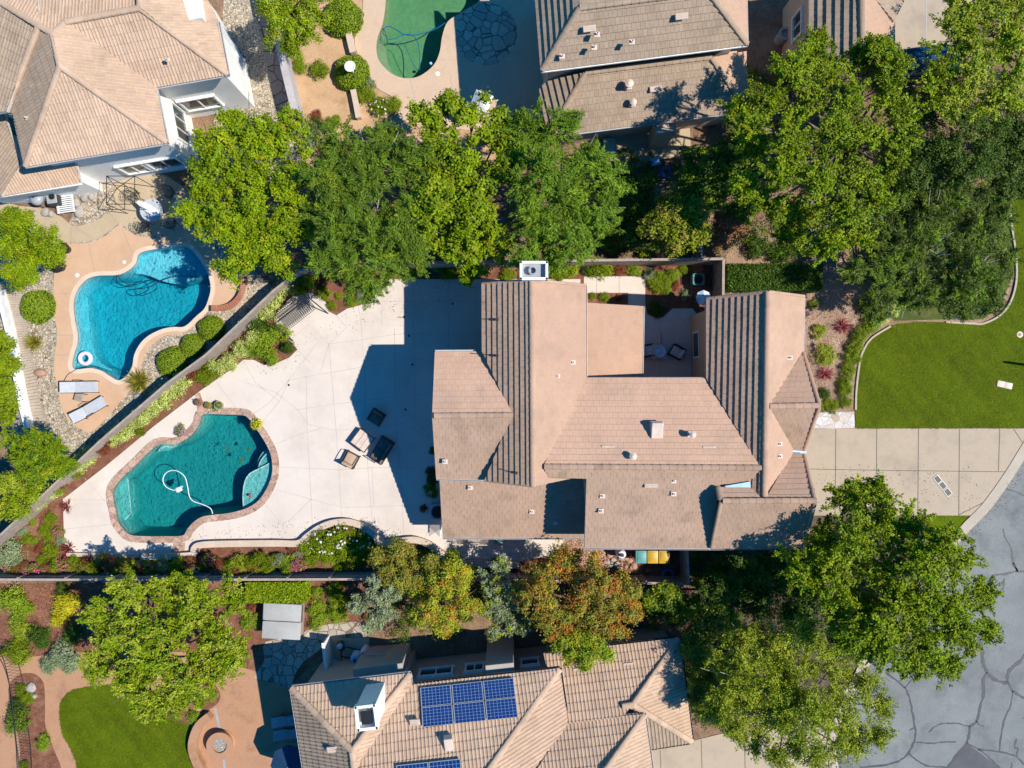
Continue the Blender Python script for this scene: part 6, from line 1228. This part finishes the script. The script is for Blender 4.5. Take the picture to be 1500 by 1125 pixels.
mb = MB(); mb.lathe([(0,.70),(.62,.70),(.64,.72),(.62,.74),(0,.74)],(0,0,0),24); part(mb,'tabletop','greyfab',t); mb = MB(); mb.lathe([(.25,0),(.22,.04),(.04,.1),(.04,.7)],(0,0,0),12); part(mb,'pedestal','dark',t)
u = empty('closed_umbrella', 'folded white parasol lying across the neighbour table', 'umbrella', tuple(P(216,305,.9).xy)+(.8,), R_d(-32))
mb = MB(); prof = [(.0,-.75),(.07,-.7),(.16,-.3),(.20,.1),(.16,.5),(.05,.72),(0,.75)]
for j in range(len(prof)-1):
    for k in range(14):
        a, b = 2*math.pi*k/14, 2*math.pi*(k+1)/14; wv = lambda q: 1+.22*math.cos(7*q)
        mb.face([(prof[j][1],prof[j][0]*wv(a)*math.cos(a),.6*prof[j][0]*math.sin(a)+.03),(prof[j][1],prof[j][0]*wv(b)*math.cos(b),.6*prof[j][0]*math.sin(b)+.03),(prof[j+1][1],prof[j+1][0]*wv(b)*math.cos(b),.6*prof[j+1][0]*math.sin(b)+.03),(prof[j+1][1],prof[j+1][0]*wv(a)*math.cos(a),.6*prof[j+1][0]*math.sin(a)+.03)])
part(mb,'canopy','white',u); mb = MB(); mb.tube([(-1.0,0,.03),(.9,0,.03)],.02,6); part(mb,'pole','greymet',u)
t = empty('white_chair', 'white square chair right of the neighbour table', 'chair', tuple(P(261,299,.5).xy)+(.02,), R_d(-40))
mb = MB(); mb.box((0,0,.42),(.52,.52,.06),None,0,.02); part(mb,'seat','white',t); mb = MB(); mb.box((0,.25,.68),(.52,.05,.5),None,0,.02); part(mb,'backrest','white',t)
for s in (-1,1):
    for q in (-1,1): mb = MB(); mb.box((s*.22,q*.22,.2),(.04,.04,.4)); part(mb,'leg','white',t)
g = empty('arbor_frame', 'dark metal arbor frame against the grey wall beside the gravel', 'arbor', (0,0,0))
c_ = P(190,285,1.2); g.location = (c_.x,c_.y,0)
L4 = [P(173,306,0),P(177,272,2.1),P(198,250,2.2),P(196,292,0)]
mb = MB(); hh = 2.1
cs = [Vector((-.75,-.75,0)),Vector((.75,-.75,0)),Vector((.75,.75,0)),Vector((-.75,.75,0))]
for c in cs: mb = MB(); mb.tube([c, c+Vector((0,0,hh))],.022,6); part(mb,'post','dark',g)
mb = MB()
for a, b in zip(cs, cs[1:]+cs[:1]): mb.tube([a+Vector((0,0,hh)), b+Vector((0,0,hh))],.022,6)
for a in (0,1): mb.tube([cs[a]+Vector((0,0,hh)), Vector((0,0,hh+.35)), cs[a+2]+Vector((0,0,hh))],.02,6)
part(mb,'top_frame','dark',g)
# barbecue corner
t = empty('kettle_barbecue', 'grey domed barbecue under the eave of the top left house', 'barbecue', tuple(P(53,291,.9).xy)+(.0,), .2)
mb = MB(); mb.lathe([(0,.55),(.2,.57),(.33,.72),(.36,.85),(.36,.88),(.30,1.0),(.16,1.08),(0,1.1)],(0,0,0),20); part(mb,'lid','greymet',t,smooth=True); mb = MB(); mb.tube([(-.06,0,1.1),(-.06,0,1.15),(.06,0,1.15),(.06,0,1.1)],.012,5); part(mb,'handle','black',t)
for k in range(3): mb = MB(); a = k*2.1; mb.tube([(.2*math.cos(a),.2*math.sin(a),.6),(.34*math.cos(a),.34*math.sin(a),0)],.015,5); part(mb,'leg','dark',t)
t = empty('patio_heater_box', 'dark square unit with pale top between barbecue and white slatted bench', 'grill cart', tuple(P(76,290,.8).xy)+(0,), R_d(8))
mb = MB(); mb.box((0,0,.4),(.62,.7,.8),None,0,.03); part(mb,'cabinet','dark',t); mb = MB(); mb.box((0,0,.83),(.55,.62,.06),None,0,.02); part(mb,'top','greymet',t); mb = MB(); mb.lathe([(.16,.86),(.17,.9),(.1,.92),(0,.9)],(.05,.05,0),14); part(mb,'burner','black',t)
t = empty('slatted_bench', 'white slatted bench under the eave of the top left house', 'bench', tuple(P(95,296,.45).xy)+(0,), R_d(8))
mb = MB()
for i in range(11): mb.box((0,-.55+i*.11,.45),(1.0,.07,.03))
part(mb,'seat','white',t); mb = MB(); mb.box((0,0,.395),(.84,.05,.05))
for s in (-1,1): mb.box((s*.42,0,.40),(.05,1.2,.06))
part(mb,'frame','white',t)
for s in (-1,1):
    for q in (-1,1): mb = MB(); mb.box((s*.42,q*.5,.19),(.05,.05,.38)); part(mb,'leg','white',t)
rs = [(113,279,7),(121,276,7),(129,282,6),(124,289,7),(133,288,5),(117,286,5),(141,275,6),(113,297,6),(115,310,8),(50,312,5),(66,311,7),(74,313,5)]
for i, (x, y, r) in enumerate(rs):
    mb = MB(); mb.rock((0,0,0), r/F, 10+i, (1,.9,.6)); tag(mb.build('garden_rock', M['rock'], None, smooth=True, loc=tuple(P(x,y,.08))), 'rounded grey rock on gravel beside the white slatted bench', 'rock', 'grey rocks beside the slatted bench')
for i, (x, y, r, l, m_) in enumerate([(61,546,9,'flat reddish boulder beside the plank walk','redrock'),(45,1007,8,'large pale boulder on the mulch island by the iron fence','rock'),(47,1021,6,'small pale boulder below the large one on the mulch island','rock'),(203,582,7,'pale boulder against the diagonal fence near the spiky clump','rock'),(290,1039,4,'small pale stone beside the fire pit wall','rock')]):
    mb = MB(); mb.rock((0,0,0), r/F, 50+i, (1,.8,.5)); tag(mb.build('boulder', M[m_], None, smooth=True, loc=tuple(P(x,y,.08))), l, 'boulder')
rd = random.Random(3)
for i in range(26):
    x, y = 880+rd.uniform(-2,52), 822+rd.uniform(-9,10)
    mb = MB(); mb.rock((0,0,0), rd.uniform(2.5,5)/F, 80+i, (1,.85,.5)); tag(mb.build('cobble', M['redrock'] if i%3 else M['rock'], None, smooth=True, loc=tuple(P(x,y,.06))), 'tan river cobble in the heap left of the bins', 'stone', 'river cobbles left of the bins')
# pots
def pot(label, px, py, r, mat='pot', plantkind=None, h=.4):
    t = empty('plant_pot', label, 'plant pot', tuple(P(px,py,h).xy)+(.03,))
    R = r/F; mb = MB(); mb.lathe([(0,0),(R*.7,0),(R*.95,h*.9),(R*1.05,h*.9),(R*1.05,h),(R*.88,h),(R*.85,h*.85),(0,h*.85)],(0,0,0),20); part(mb,'pot',mat,t,smooth=True)
    if plantkind:
        o = bpy.data.objects.new('foliage', plantmesh(plantkind, 1)); COL.objects.link(o); o.parent = t; o.location = (0,0,h*.8); o.scale = (R*1.1,)*3
    return t
pot('brown pot with green plant at the right side of the ferny tree', 93, 364, 8, 'dark', 'green'); pot('empty round dark pot below the yellow flowers', 84, 390, 9, 'dark')
pot('terracotta pot with flowers at the top of the teal pool, left one', 291, 590, 5, 'pot', 'pink'); pot('grey pot with white flowers at the top of the teal pool, right one', 320, 594, 6, 'rock', 'white'); pot('pot with yellow plant on the right rim of the teal pool', 305, 594, 5, 'pot', 'lime', .3)
# pool things
def hose(label, pts, mat, z=-.09, r=.022, ox=0, oy=0, cat='hose', name='pool_hose'):
    c = catmull([(ox+x/3.75, oy+y/3.75) for x, y in pts], False, 6); mb = MB(); mb.tube([P(x,y,z) for x, y in c], r, 6)
    return tag(mb.build(name, M[mat], None, smooth=True), label, cat)
hose('white cleaner hose looping in the teal pool', [(1168,872),(1155,842),(1110,820),(1062,803),(1040,775),(1030,720),(1015,670),(980,640),(940,635),(908,652),(895,688),(910,722),(945,741),(965,742)], 'hosew', -.08, .026, 0, 520)
t = empty('pool_cleaner', 'white cleaning robot at the end of the hose in the teal pool', 'pool cleaner', tuple(P(262,717,-.1)), .4)
mb = MB(); mb.box((0,0,-.02),(.34,.26,.14),None,0,.04); part(mb,'body','hosew',t,smooth=True); mb = MB(); mb.box((.2,.08,-.03),(.14,.1,.1),None,0,.02); part(mb,'float','ltblue',t)
for s in (-1,1): mb = MB(); mb.tube([(-.1,s*.13,-.08),(-.1,s*.17,-.08)],.07,12); part(mb,'wheel','greymet',t)
hose('black hose coiled in the blue pool', [(640,612),(645,650),(700,675),(760,660),(810,640),(850,655),(862,680),(840,700),(785,722),(745,712),(740,690),(780,685),(830,672),(870,650),(930,625),(1000,614),(1075,622)], 'hoseb', -.09, .024, 0, 240)
hose('dark trailing hose loop at the left of the coiled one in the blue pool', [(650,610),(665,640),(720,665),(790,650),(830,632)], 'hoseb', -.10, .018, 0, 240)
hose('dark hose running from the deck into the foot of the blue pool', [(345,155),(370,110),(400,90),(440,68),(500,62),(560,72)], 'hoseb', .04, .02, 0, 520)
hose('blue hose looping in the green pool', [(780,205),(755,185),(762,155),(790,145),(830,165),(870,190),(930,192),(1000,175),(1050,155),(1095,125)], 'hosebl', -.09, .028, 360, 0)
hose('second blue hose hanging down the green pool', [(775,215),(820,212),(870,190),(915,195),(945,235),(955,300),(955,385)], 'hosebl', -.10, .024, 360, 0)
hose('thin submerged hose crossing the green pool', [(745,200),(760,235),(830,235),(870,245),(900,310),(930,370),(950,390)], 'hosebl', -.35, .014, 360, 0)
mb = MB(); R1, R2 = .30, .115
for i in range(32):
    a, b = 2*math.pi*i/32, 2*math.pi*(i+1)/32
    for k in range(12):
        c, d = 2*math.pi*k/12, 2*math.pi*(k+1)/12; f = lambda A, C: ((R1+R2*math.cos(C))*math.cos(A),(R1+R2*math.cos(C))*math.sin(A),R2*math.sin(C))
        mb.face([f(a,c),f(b,c),f(b,d),f(a,d)])
tag(mb.build('swim_ring', M['pinkfl'], None, smooth=True, loc=tuple(P(125,525,-.05))), 'pale pink inflatable ring floating in the blue pool', 'swim ring')
for x, y, l, m_ in ((631,93,'light blue ball floater in the green pool','ltblue'),(366,726,'tiny red toy on the shelf of the teal pool','pinkfl')):
    mb = MB(); mb.lathe([(0,-.09),(.07,-.06),(.09,0),(.07,.06),(0,.09)],(0,0,0),14); tag(mb.build('pool_float', M[m_] if m_ == 'ltblue' else plain('red_toy',(.5,.05,.05),.5), None, smooth=True, loc=tuple(P(x,y,-.09))), l, 'floater')
for x, y, r, l in ((333,659,5,'larger clump of leaves drifting in the teal pool'),(353,674,4,'lower small clump of leaves drifting in the teal pool'),(364,658,2.5,'smallest clump of leaves drifting in the teal pool')):
    n = 30; C = RG.normal(size=(n,3))*np.array([r/F*.5,r/F*.5,.004]); me = leafmesh('leaf_clump', C, RG.normal(size=(n,3))*np.array([1,1,0]), unit(n)*.2+np.array([0,0,1.]), RG.uniform(.06,.11,n), RG.uniform(.04,.06,n), pick('dark', n)); o = bpy.data.objects.new('leaf_clump', me); COL.objects.link(o); o.location = P(x,y,-.085); tag(o, l, 'leaves')
def lid(name, label, px, py, r, mat, z=.06, cat='lid', group=None):
    mb = MB(); mb.lathe([(r,-.02),(r,.008),(r*.9,.015),(0,.015)],(0,0,0),20); return tag(mb.build(name, M[mat], None, loc=tuple(P(px,py,z))), label, cat, group)
lid('skimmer_lid','round white skimmer lid left of the blue pool',113,403,.12,'white',.02); lid('skimmer_lid','round white skimmer lid above the blue pool',182,384,.10,'white',.02); lid('skimmer_lid','round cream skimmer lid beside the green pool',641,108,.13,'white',.03)
for x, y in ((423,564),(599,492),(594,600),(604,534),(663,445),(592,464),(566,429)): lid('drain_cover','tiny dark drain cover set in the white patio',x,y,.06,'dark',.052,'drain','drain covers in the patio')
lid('sprinkler_valve','round pale valve cover on the front lawn',1494,490,.18,'cream',.03,'cover'); lid('valve_core','dark core of the round valve cover on the lawn',1494,490,.08,'dark',.05,'cover')
for i, (x, y, l) in enumerate(((1466,562.5,'left'),(1477,565,'right'))):
    mb = MB(); Mx = Matrix.Rotation(R_d(-12),3,'Z'); mb.box((0,0,.01),(.44,.36,.06),Mx,0,.03); tag(mb.build('meter_box', M['cream'], None, smooth=True, loc=tuple(P(x,y,.03))), f'{l} one of two pale meter lids on the front lawn', 'meter box', 'meter lids on the lawn')
for i, (x, y, l) in enumerate(((1373,702,'uppermost of three white-rimmed meter boxes on the driveway'),(1380.5,711,'middle of three white-rimmed meter boxes on the driveway'),(1388,721,'lowest of three white-rimmed meter boxes on the driveway'))):
    t = empty('meter_box', l, 'meter box', tuple(P(x,y,.03)), R_d(-52), 'meter boxes on the driveway'); mb = MB()
    for a, b, c, d in ((0,.15,.42,.035),(0,-.15,.42,.035),(.2,0,.03,.27),(-.2,0,.03,.27)): mb.box((a,b,.02),(c,d,.03),None,0,.006)
    part(mb,'rim','stuccow',t); mb = MB(); mb.box((0,0,.012),(.36,.26,.02)); part(mb,'lid','joint2',t)
# birdbath, spa, fire pit
t = empty('birdbath', 'white birdbath rising out of the round clipped shrub', 'birdbath', tuple(P(513,98,1.4).xy)+(0,))
mb = MB(); mb.lathe([(.2,0),(.2,.08),(.08,.2),(.07,1.2),(.15,1.32)],(0,0,0),18); part(mb,'pedestal','stuccow',t,smooth=True); mb = MB(); mb.lathe([(.1,1.30),(.24,1.38),(.30,1.48),(.27,1.49),(.18,1.42),(0,1.40)],(0,0,0),22); part(mb,'bowl','stuccow',t,smooth=True)
sp = empty('covered_spa', 'hot tub under a folded grey cover beside the flat hedge', 'hot tub', tuple(P(413,910,.9).xy)+(0,), R_d(-3))
mb = MB(); mb.box((0,0,.42),(2.0,1.85,.84),None,0,.08); part(mb,'cabinet','wood',sp,smooth=True)
for y, h, l in ((.50,1.04,0),(-.48,.06,0)):
    mb = MB(); mb.box((0,.50 if y > 0 else -.50,.90),(2.12,.96,.11),Matrix.Rotation(.03 if y>0 else -.03,3,'X'),0,.05); part(mb,'cover','spa',sp,smooth=True)
mb = MB(); mb.tube([(1.08,.95,.9),(1.12,.95,.99),(1.12,.05,.99),(1.08,.02,.92)],.02,6); part(mb,'cover_lifter','dark',sp)
fp = empty('fire_pit', 'round stone fire pit filled with glass pebbles at lower left', 'fire pit', tuple(P(322,1092,.45).xy)+(0,))
mb = MB(); mb.lathe([(.66,0),(.68,.06),(.62,.1),(.62,.38),(.74,.42),(.74,.50),(.40,.50),(.40,.40),(0,.40)],(0,0,0),36); part(mb,'bowl','terra',fp,smooth=True)
mb = MB(); rd = random.Random(8)
for i in range(160):
    a, q = rd.uniform(0,6.28), .37*math.sqrt(rd.random()); s = rd.uniform(.018,.035); mb.rock((q*math.cos(a),q*math.sin(a),.41),s,i,(1,1,.8),0,None,1)
o = part(mb,'glass_pebbles',mottle('fire_glass',(.16,.26,.28),(.45,.55,.55),scale=14,fine=30,bump=0,fineamt=.4,rough=.2),fp); o['kind'] = 'stuff'
# bins and service things
def bin_(label, px, py, rz, lidmat, body='dark', group='wheeled bins under the eave'):
    t = empty('wheeled_bin', label, 'bin', tuple(P(px,py,1.0).xy)+(0,), rz, group)
    mb = MB(); bm = [(-.24,-.28),(.24,-.28),(.24,.28),(-.24,.28)]
    for i in range(4):
        a, b = bm[i], bm[(i+1)%4]; k = 1.18; mb.face([(a[0],a[1],.08),(b[0],b[1],.08),(b[0]*k,b[1]*k,.98),(a[0]*k,a[1]*k,.98)])
    mb.face([(a[0],a[1],.08) for a in bm[::-1]]); part(mb,'body',body,t)
    mb = MB(); mb.box((0,0,1.01),(.60,.70,.06),None,0,.025); mb.box((0,.02,1.045),(.42,.5,.03),None,0,.012); part(mb,'lid',lidmat,t,smooth=True)
    mb = MB(); mb.tube([(-.22,.36,.97),(.22,.36,.97)],.02,6); part(mb,'handle','dark',t)
    for s in (-1,1): mb = MB(); mb.tube([(s*.2,.24,.1),(s*.26,.24,.1)],.1,14); part(mb,'wheel','black',t)
bin_('teal-lidded wheeled bin, left of the two yellow-lidded bins', 939, 816, 0, 'teal'); bin_('yellow-lidded bin in the middle of the row', 956, 816, 0, 'yellow'); bin_('yellow-lidded bin at the right end of the row', 973, 816, 0, 'yellow')
t = empty('water_softener', 'white-topped tank left of the wheeled bins', 'tank', tuple(P(911,813,.9).xy)+(0,)); mb = MB(); mb.lathe([(.26,0),(.26,.75),(.2,.86),(0,.9)],(0,0,0),18); part(mb,'tank','pinkfl',t,smooth=True); mb = MB(); mb.box((0,0,.95),(.2,.16,.12),None,0,.02); part(mb,'valve_head','dark',t)
def coil(label, px, py, r, mat, z=.1, name='hose_coil'):
    mb = MB(); rd = random.Random(int(px)); pts = []
    for i in range(90): a = i*.42; q = r*(1+.12*math.sin(i*.9)+rd.uniform(-.06,.06)); pts.append((q*math.cos(a)+.05*math.sin(i*.2), q*math.sin(a), .04+.0015*i))
    mb.tube(pts,.02,5); return tag(mb.build(name, M[mat], None, smooth=True, loc=tuple(P(px,py,z))), label, 'hose')
coil('blue hose coil lying in the bin yard', 978, 841, .28, 'blue'); coil('coiled blue hose behind the grey-brown roofed house', 975, 253, .25, 'blue')
t = empty('tool_box', 'small blue-white lidded box beside the coiled hose under the trees', 'box', tuple(P(960,237,.4).xy)+(0,), .3); mb = MB(); mb.box((0,0,.2),(.5,.35,.36),None,0,.03); part(mb,'body','blue',t); mb = MB(); mb.box((0,0,.4),(.53,.38,.07),None,0,.02); part(mb,'lid','ltblue',t)
def acunit(label, px, py, sz=.8, mat='greymet', h=.85, fan='dark'):
    t = empty('air_conditioner', label, 'air conditioner', tuple(P(px,py,h).xy)+(0,)); mb = MB(); mb.box((0,0,h/2),(sz,sz,h),None,0,.04)
    for k in range(8):
        for s in (-1,1): mb.box((s*sz/2,0,.12+k*.08),(.02,sz*.9,.03)); mb.box((0,s*sz/2,.12+k*.08),(sz*.9,.02,.03))
    part(mb,'housing',mat,t); mb = MB()
    for q in range(1,6): rr_ = sz*.42*q/5; mb.tube([(rr_*math.cos(a),rr_*math.sin(a),h+.03) for a in np.linspace(0,6.283,25)],.008,4)
    for a in np.linspace(0,math.pi,4,endpoint=False): c, s = math.cos(a)*sz*.42, math.sin(a)*sz*.42; mb.tube([(c,s,h+.03),(-c,-s,h+.03)],.008,4)
    part(mb,'fan_grille',fan,t); mb = MB(); mb.lathe([(sz*.40,h+.005),(0,h+.005)],(0,0,0),24); part(mb,'fan_well','black',t); return t
acunit('air conditioner in shade at the left wall of the large house', 641, 750, .82); acunit('pale square air conditioner in the dark fenced bed corner', 1023, 409, .6, 'teal', .6)
t = empty('utility_box', 'pale green utility box below the grey-brown roof', 'utility box', tuple(P(893,213,.9).xy)+(0,), R_d(4)); mb = MB(); mb.box((0,0,.42),(.58,.8,.84),None,0,.03); part(mb,'housing','greenbox',t); mb = MB(); mb.box((0,0,.87),(.62,.84,.05),None,0,.02); part(mb,'lid','greenbox',t)
t = empty('planter_bench', 'long white slatted bench below the lower roof of the large house', 'bench', tuple(P(701,793,.5).xy)+(.05,), R_d(-1))
mb = MB()
for k in range(42): mb.box((-1.4+k*.068,0,.46),(.025,.36,.02))
part(mb,'seat','wood',t); mb = MB()
for s in (-1,1): mb.box((0,s*.2,.46),(2.9,.05,.06))
part(mb,'frame','cream',t)
for s in (-1,1):
    for q in (-1,1): mb = MB(); mb.box((s*1.38,q*.18,.22),(.06,.06,.44)); part(mb,'leg','cream',t)
t = empty('garden_bag', 'mint green bag on the right end of the long white bench', 'bag', tuple(P(731,792,.6).xy)+(.53,)); mb = MB(); mb.rock((0,0,.10),.26,5,(1.2,.7,.35)); part(mb,'body','greenbox',t,smooth=True); mb = MB(); mb.tube([(-.2,0,.1),(-.1,.02,.22),(.1,.02,.22),(.2,0,.1)],.015,5); part(mb,'strap','greymet',t)
mb = MB()
for k in range(7): mb.box((0,-.3+k*.1,.5),(.02,.02,1.0),Matrix.Rotation(.6,3,'X')); mb.box((.02,-.3+k*.1,.5),(.02,.02,1.0),Matrix.Rotation(-.6,3,'X'))
mb.box((0.01,0,.93),(.05,.8,.05)); mb.box((.01,0,.06),(.05,.8,.05)); tag(mb.build('lattice_panel', M['white'], None, loc=tuple(P(645,777,.9).xy)+(.05,)), 'white lattice panel at the lower left corner of the large house', 'lattice')
# courtyard
t = empty('fire_table', 'square dark table with round bowl in the shaded courtyard', 'fire table', tuple(P(966,515,.5).xy)+(.05,))
mb = MB(); mb.box((0,0,.2),(.7,.7,.36),None,0,.03); mb.box((0,0,.40),(.84,.84,.06),None,0,.02); part(mb,'base','wallgrey',t); mb = MB(); mb.lathe([(.2,.43),(.32,.5),(.34,.56),(.30,.57),(.22,.50),(.10,.50),(.08,.6),(0,.6)],(0,0,0),22); part(mb,'bowl','ltblue',t,smooth=True)
mb = MB(); mb.tube([(0,-.32,0),(0,-.1,.01),(0,.3,0)],.07,12); tag(mb.build('post_log', M['cream'], None, smooth=True, loc=tuple(P(966,495,.12))), 'short pale post lying above the courtyard fire table', 'post')
wicker('grey lounge chair right of the courtyard fire table', 991, 516, R_d(-120), .7, .75, 1, 'greyfab', 'dark', group=None); wicker('grey lounge chair left of the courtyard fire table', 947, 514, R_d(100), .7, .75, 1, 'greyfab', 'dark', group=None)
t = empty('garden_umbrella', 'blue and white bowl-shaped shade at the top of the courtyard, beside the fenced bed', 'umbrella', tuple(P(1031,436,1.9).xy)+(0,))
mb = MB(); mb.tube([(0,0,0),(0,0,1.95)],.025,8); part(mb,'pole','greymet',t); mb = MB()
for k in range(8):
    a, b = 2*math.pi*k/8, 2*math.pi*(k+1)/8; i_ = k%2
    mb.face([(0,0,2.0),(.42*math.cos(a),.42*math.sin(a),1.82),(.42*math.cos(b),.42*math.sin(b),1.82)], i_)
mb.build('canopy', [M['ltblue'], M['white']], t)
M['shade_blue'] = plain('shaded_blue_cloth', (.01,.045,.11), .7)  # blue cloth darkened in its colour to stand for the house's shade
# parasols, lamp, car, pool equipment
t = empty('garden_umbrella', 'white parasol poking out above the glossy tree onto the shaded deck', 'umbrella', tuple(P(705,146,2.3).xy)+(0,), .4)
mb = MB(); mb.tube([(0,0,0),(0,0,2.5)],.025,8); part(mb,'pole','greymet',t); mb = MB()
for k in range(4): a, b = 2*math.pi*k/4, 2*math.pi*(k+1)/4; mb.face([(0,0,2.5),(.7*math.cos(a),.7*math.sin(a),2.1),(.7*math.cos(b),.7*math.sin(b),2.1)]); mb.face([(.7*math.cos(a),.7*math.sin(a),2.1),(.7*math.cos(b),.7*math.sin(b),2.1),(.7*math.cos(b),.7*math.sin(b),1.98),(.7*math.cos(a),.7*math.sin(a),1.98)][::-1])
part(mb,'canopy','white',t)
t = empty('garden_umbrella', 'blue parasol with cloth darkened as if shaded, left of the solar-panel house', 'umbrella', tuple(P(423,1122,2.3).xy)+(0,), .1)
mb = MB(); mb.tube([(0,0,0),(0,0,2.5)],.025,8); part(mb,'pole','greymet',t); mb = MB()
for k in range(8): a, b = 2*math.pi*k/8, 2*math.pi*(k+1)/8; mb.face([(0,0,2.5),(1.05*math.cos(a),1.05*math.sin(a),2.1),(1.05*math.cos(b),1.05*math.sin(b),2.1)])
part(mb,'canopy','shade_blue',t)
t = empty('street_lamp', 'slim lamp post standing just past the right edge of the lawn', 'lamp post', tuple(P(1514,536,0)))
mb = MB(); mb.tube([(0,0,0),(0,0,2.0)],.07,10); part(mb,'pole','dark',t); mb = MB(); mb.lathe([(.05,2.0),(.07,2.02),(.07,2.12),(0,2.16)],(0,0,0),14); part(mb,'cap','dark',t)
def car(label, px, py, rz, mat):
    t = empty('parked_car', label, 'car', tuple(P(px,py,1.0).xy)+(0,), rz)
    def loft(secs, mi=0):
        mb = MB(); n = len(secs[0])
        for a, b in zip(secs[:-1], secs[1:]):
            for k in range(n): mb.face([a[k], a[(k+1)%n], b[(k+1)%n], b[k]], mi)
        mb.face(secs[0][::-1]); mb.face(secs[-1]); return mb
    def sec(x, w_, z0, z1): return [(x,-w_,z0),(x,w_,z0),(x,w_*1.0,z0+(z1-z0)*.6),(x,w_*.86,z1),(x,-w_*.86,z1),(x,-w_,z0+(z1-z0)*.6)]
    mb = loft([sec(-2.3,.72,.35,.78),sec(-2.15,.86,.25,.92),sec(-1.4,.92,.22,1.0),sec(0,.93,.22,1.02),(sec(1.2,.92,.22,.98)),sec(2.0,.86,.25,.84),sec(2.25,.70,.35,.70)]); part(mb,'body',mat,t,smooth=True)
    mb = loft([sec(-1.75,.70,.98,1.02),sec(-1.2,.74,.98,1.40),sec(.2,.74,.98,1.46),sec(.95,.72,.98,1.05)]); part(mb,'windows','glass',t,smooth=True)
    mb = MB(); mb.box((-.5,0,1.455),(1.4,1.2,.05),None,0,.02); part(mb,'roof',mat,t,smooth=True)
    for x in (-1.4,1.4):
        for s in (-1,1):
            mb = MB(); mb.tube([(x,s*.80,.32),(x,s*.95,.32)],.33,18); wh = part(mb,'wheel','black',t); mb = MB(); mb.tube([(x,s*.90,.32),(x,s*.965,.32)],.2,12); part(mb,'rim','greymet',wh)
    for s in (-1,1): mb = MB(); mb.box((2.14,s*.62,.66),(.14,.3,.12),None,0,.03); part(mb,'headlight','white',t); mb = MB(); mb.box((.75,s*.98,1.02),(.12,.16,.1),None,0,.03); part(mb,'mirror',mat,t)
M['x'] = None
M['carpaint'] = plain('dark_teal_paint', (.006,.03,.055), .25)
car('dark blue car parked in tree shade at the top right', 1352, 90, R_d(8), 'carpaint')
t = empty('pool_filter', 'tall grey filter tank among the pool equipment', 'filter tank', tuple(P(520,966,.9).xy)+(0,)); mb = MB(); mb.lathe([(.28,0),(.3,.1),(.3,.75),(.22,.92),(0,1.0)],(0,0,0),20); part(mb,'tank','ltblue',t,smooth=True); mb = MB(); mb.lathe([(.08,.98),(.08,1.08),(0,1.1)],(0,0,0),10); part(mb,'gauge','dark',t)
t = empty('pool_filter', 'white filter cylinder right of the grey filter tank', 'filter tank', tuple(P(532,956,.8).xy)+(0,)); mb = MB(); mb.lathe([(.18,0),(.18,.7),(.1,.85),(0,.88)],(0,0,0),16); part(mb,'tank','white',t,smooth=True); mb = MB(); mb.lathe([(.06,.86),(.06,.95),(0,.96)],(0,0,0),10); part(mb,'cap','dark',t)
t = empty('pool_pump', 'small pump with pale blue lid at the left of the pool equipment', 'pump', tuple(P(497,950,.6).xy)+(0,), .3); mb = MB(); mb.box((0,0,.18),(.3,.5,.3),None,0,.05); part(mb,'motor','dark',t); mb = MB(); mb.lathe([(.15,.3),(.15,.5),(.08,.56),(0,.56)],(0,.05,0),14); part(mb,'lid','ltblue',t,smooth=True)
t = empty('pool_pump', 'low pale pump at the foot of the pool equipment', 'pump', tuple(P(490,974,.4).xy)+(0,), 1.0); mb = MB(); mb.box((0,0,.16),(.28,.42,.26),None,0,.05); part(mb,'motor','ltblue',t); mb = MB(); mb.lathe([(.1,.28),(.1,.36),(0,.4)],(0,.05,0),14); part(mb,'lid','dark',t)
mb = MB()
for a, b in (((500,952),(500,978)),((500,962),(520,964)),((508,948),(532,953)),((512,972),(532,960)),((497,978),(515,980))): mb.tube([P(*a,.25), P((a[0]+b[0])/2,(a[1]+b[1])/2,.3), P(*b,.25)],.035,8)
tag(mb.build('pool_piping', M['black'], None, smooth=True), 'dark pipes linking the pumps and filter tanks', 'pipes')
gwall('white-topped screen wall left of the pool equipment', [(473,942),(475,962),(478,985)], 1.3, .10, 'stuccow', smooth=False)
mb = MB()
for k in range(9): mb.box((-.5+k*.125,0,.8),(.02,.02,1.5),Matrix.Rotation(.6,3,'Y')); mb.box((-.5+k*.125,.02,.8),(.02,.02,1.5),Matrix.Rotation(-.6,3,'Y'))
mb.box((0,.01,1.45),(1.2,.05,.05)); tag(mb.build('lattice_panel', M['cream'], None, loc=tuple(P(552,954,1.0).xy)+(0,)), 'cream lattice panel right of the pool equipment', 'lattice')

# give look-alikes a label that counts them off from the left
def count_off(groupname, what, where):
    l = sorted([q for q in COL.objects if q.get('group') == groupname and q.parent is None], key=lambda q: (750+q.location.x*F))
    n = len(l)
    for i, q in enumerate(l): q['label'] = (f'leftmost of the {what} {where}' if i == 0 else f'rightmost of the {what} {where}' if i == n-1 else f'{ORD[i]} from left of the {what} {where}' if i < n/2 else f'{ORD[n-1-i]} from right of the {what} {where}')
count_off('drain covers in the patio', 'tiny dark drain covers', 'in the white patio')
count_off('grey rocks beside the slatted bench', 'rounded grey rocks', 'beside the slatted bench')
count_off('river cobbles left of the bins', 'tan river cobbles', 'left of the wheeled bins')
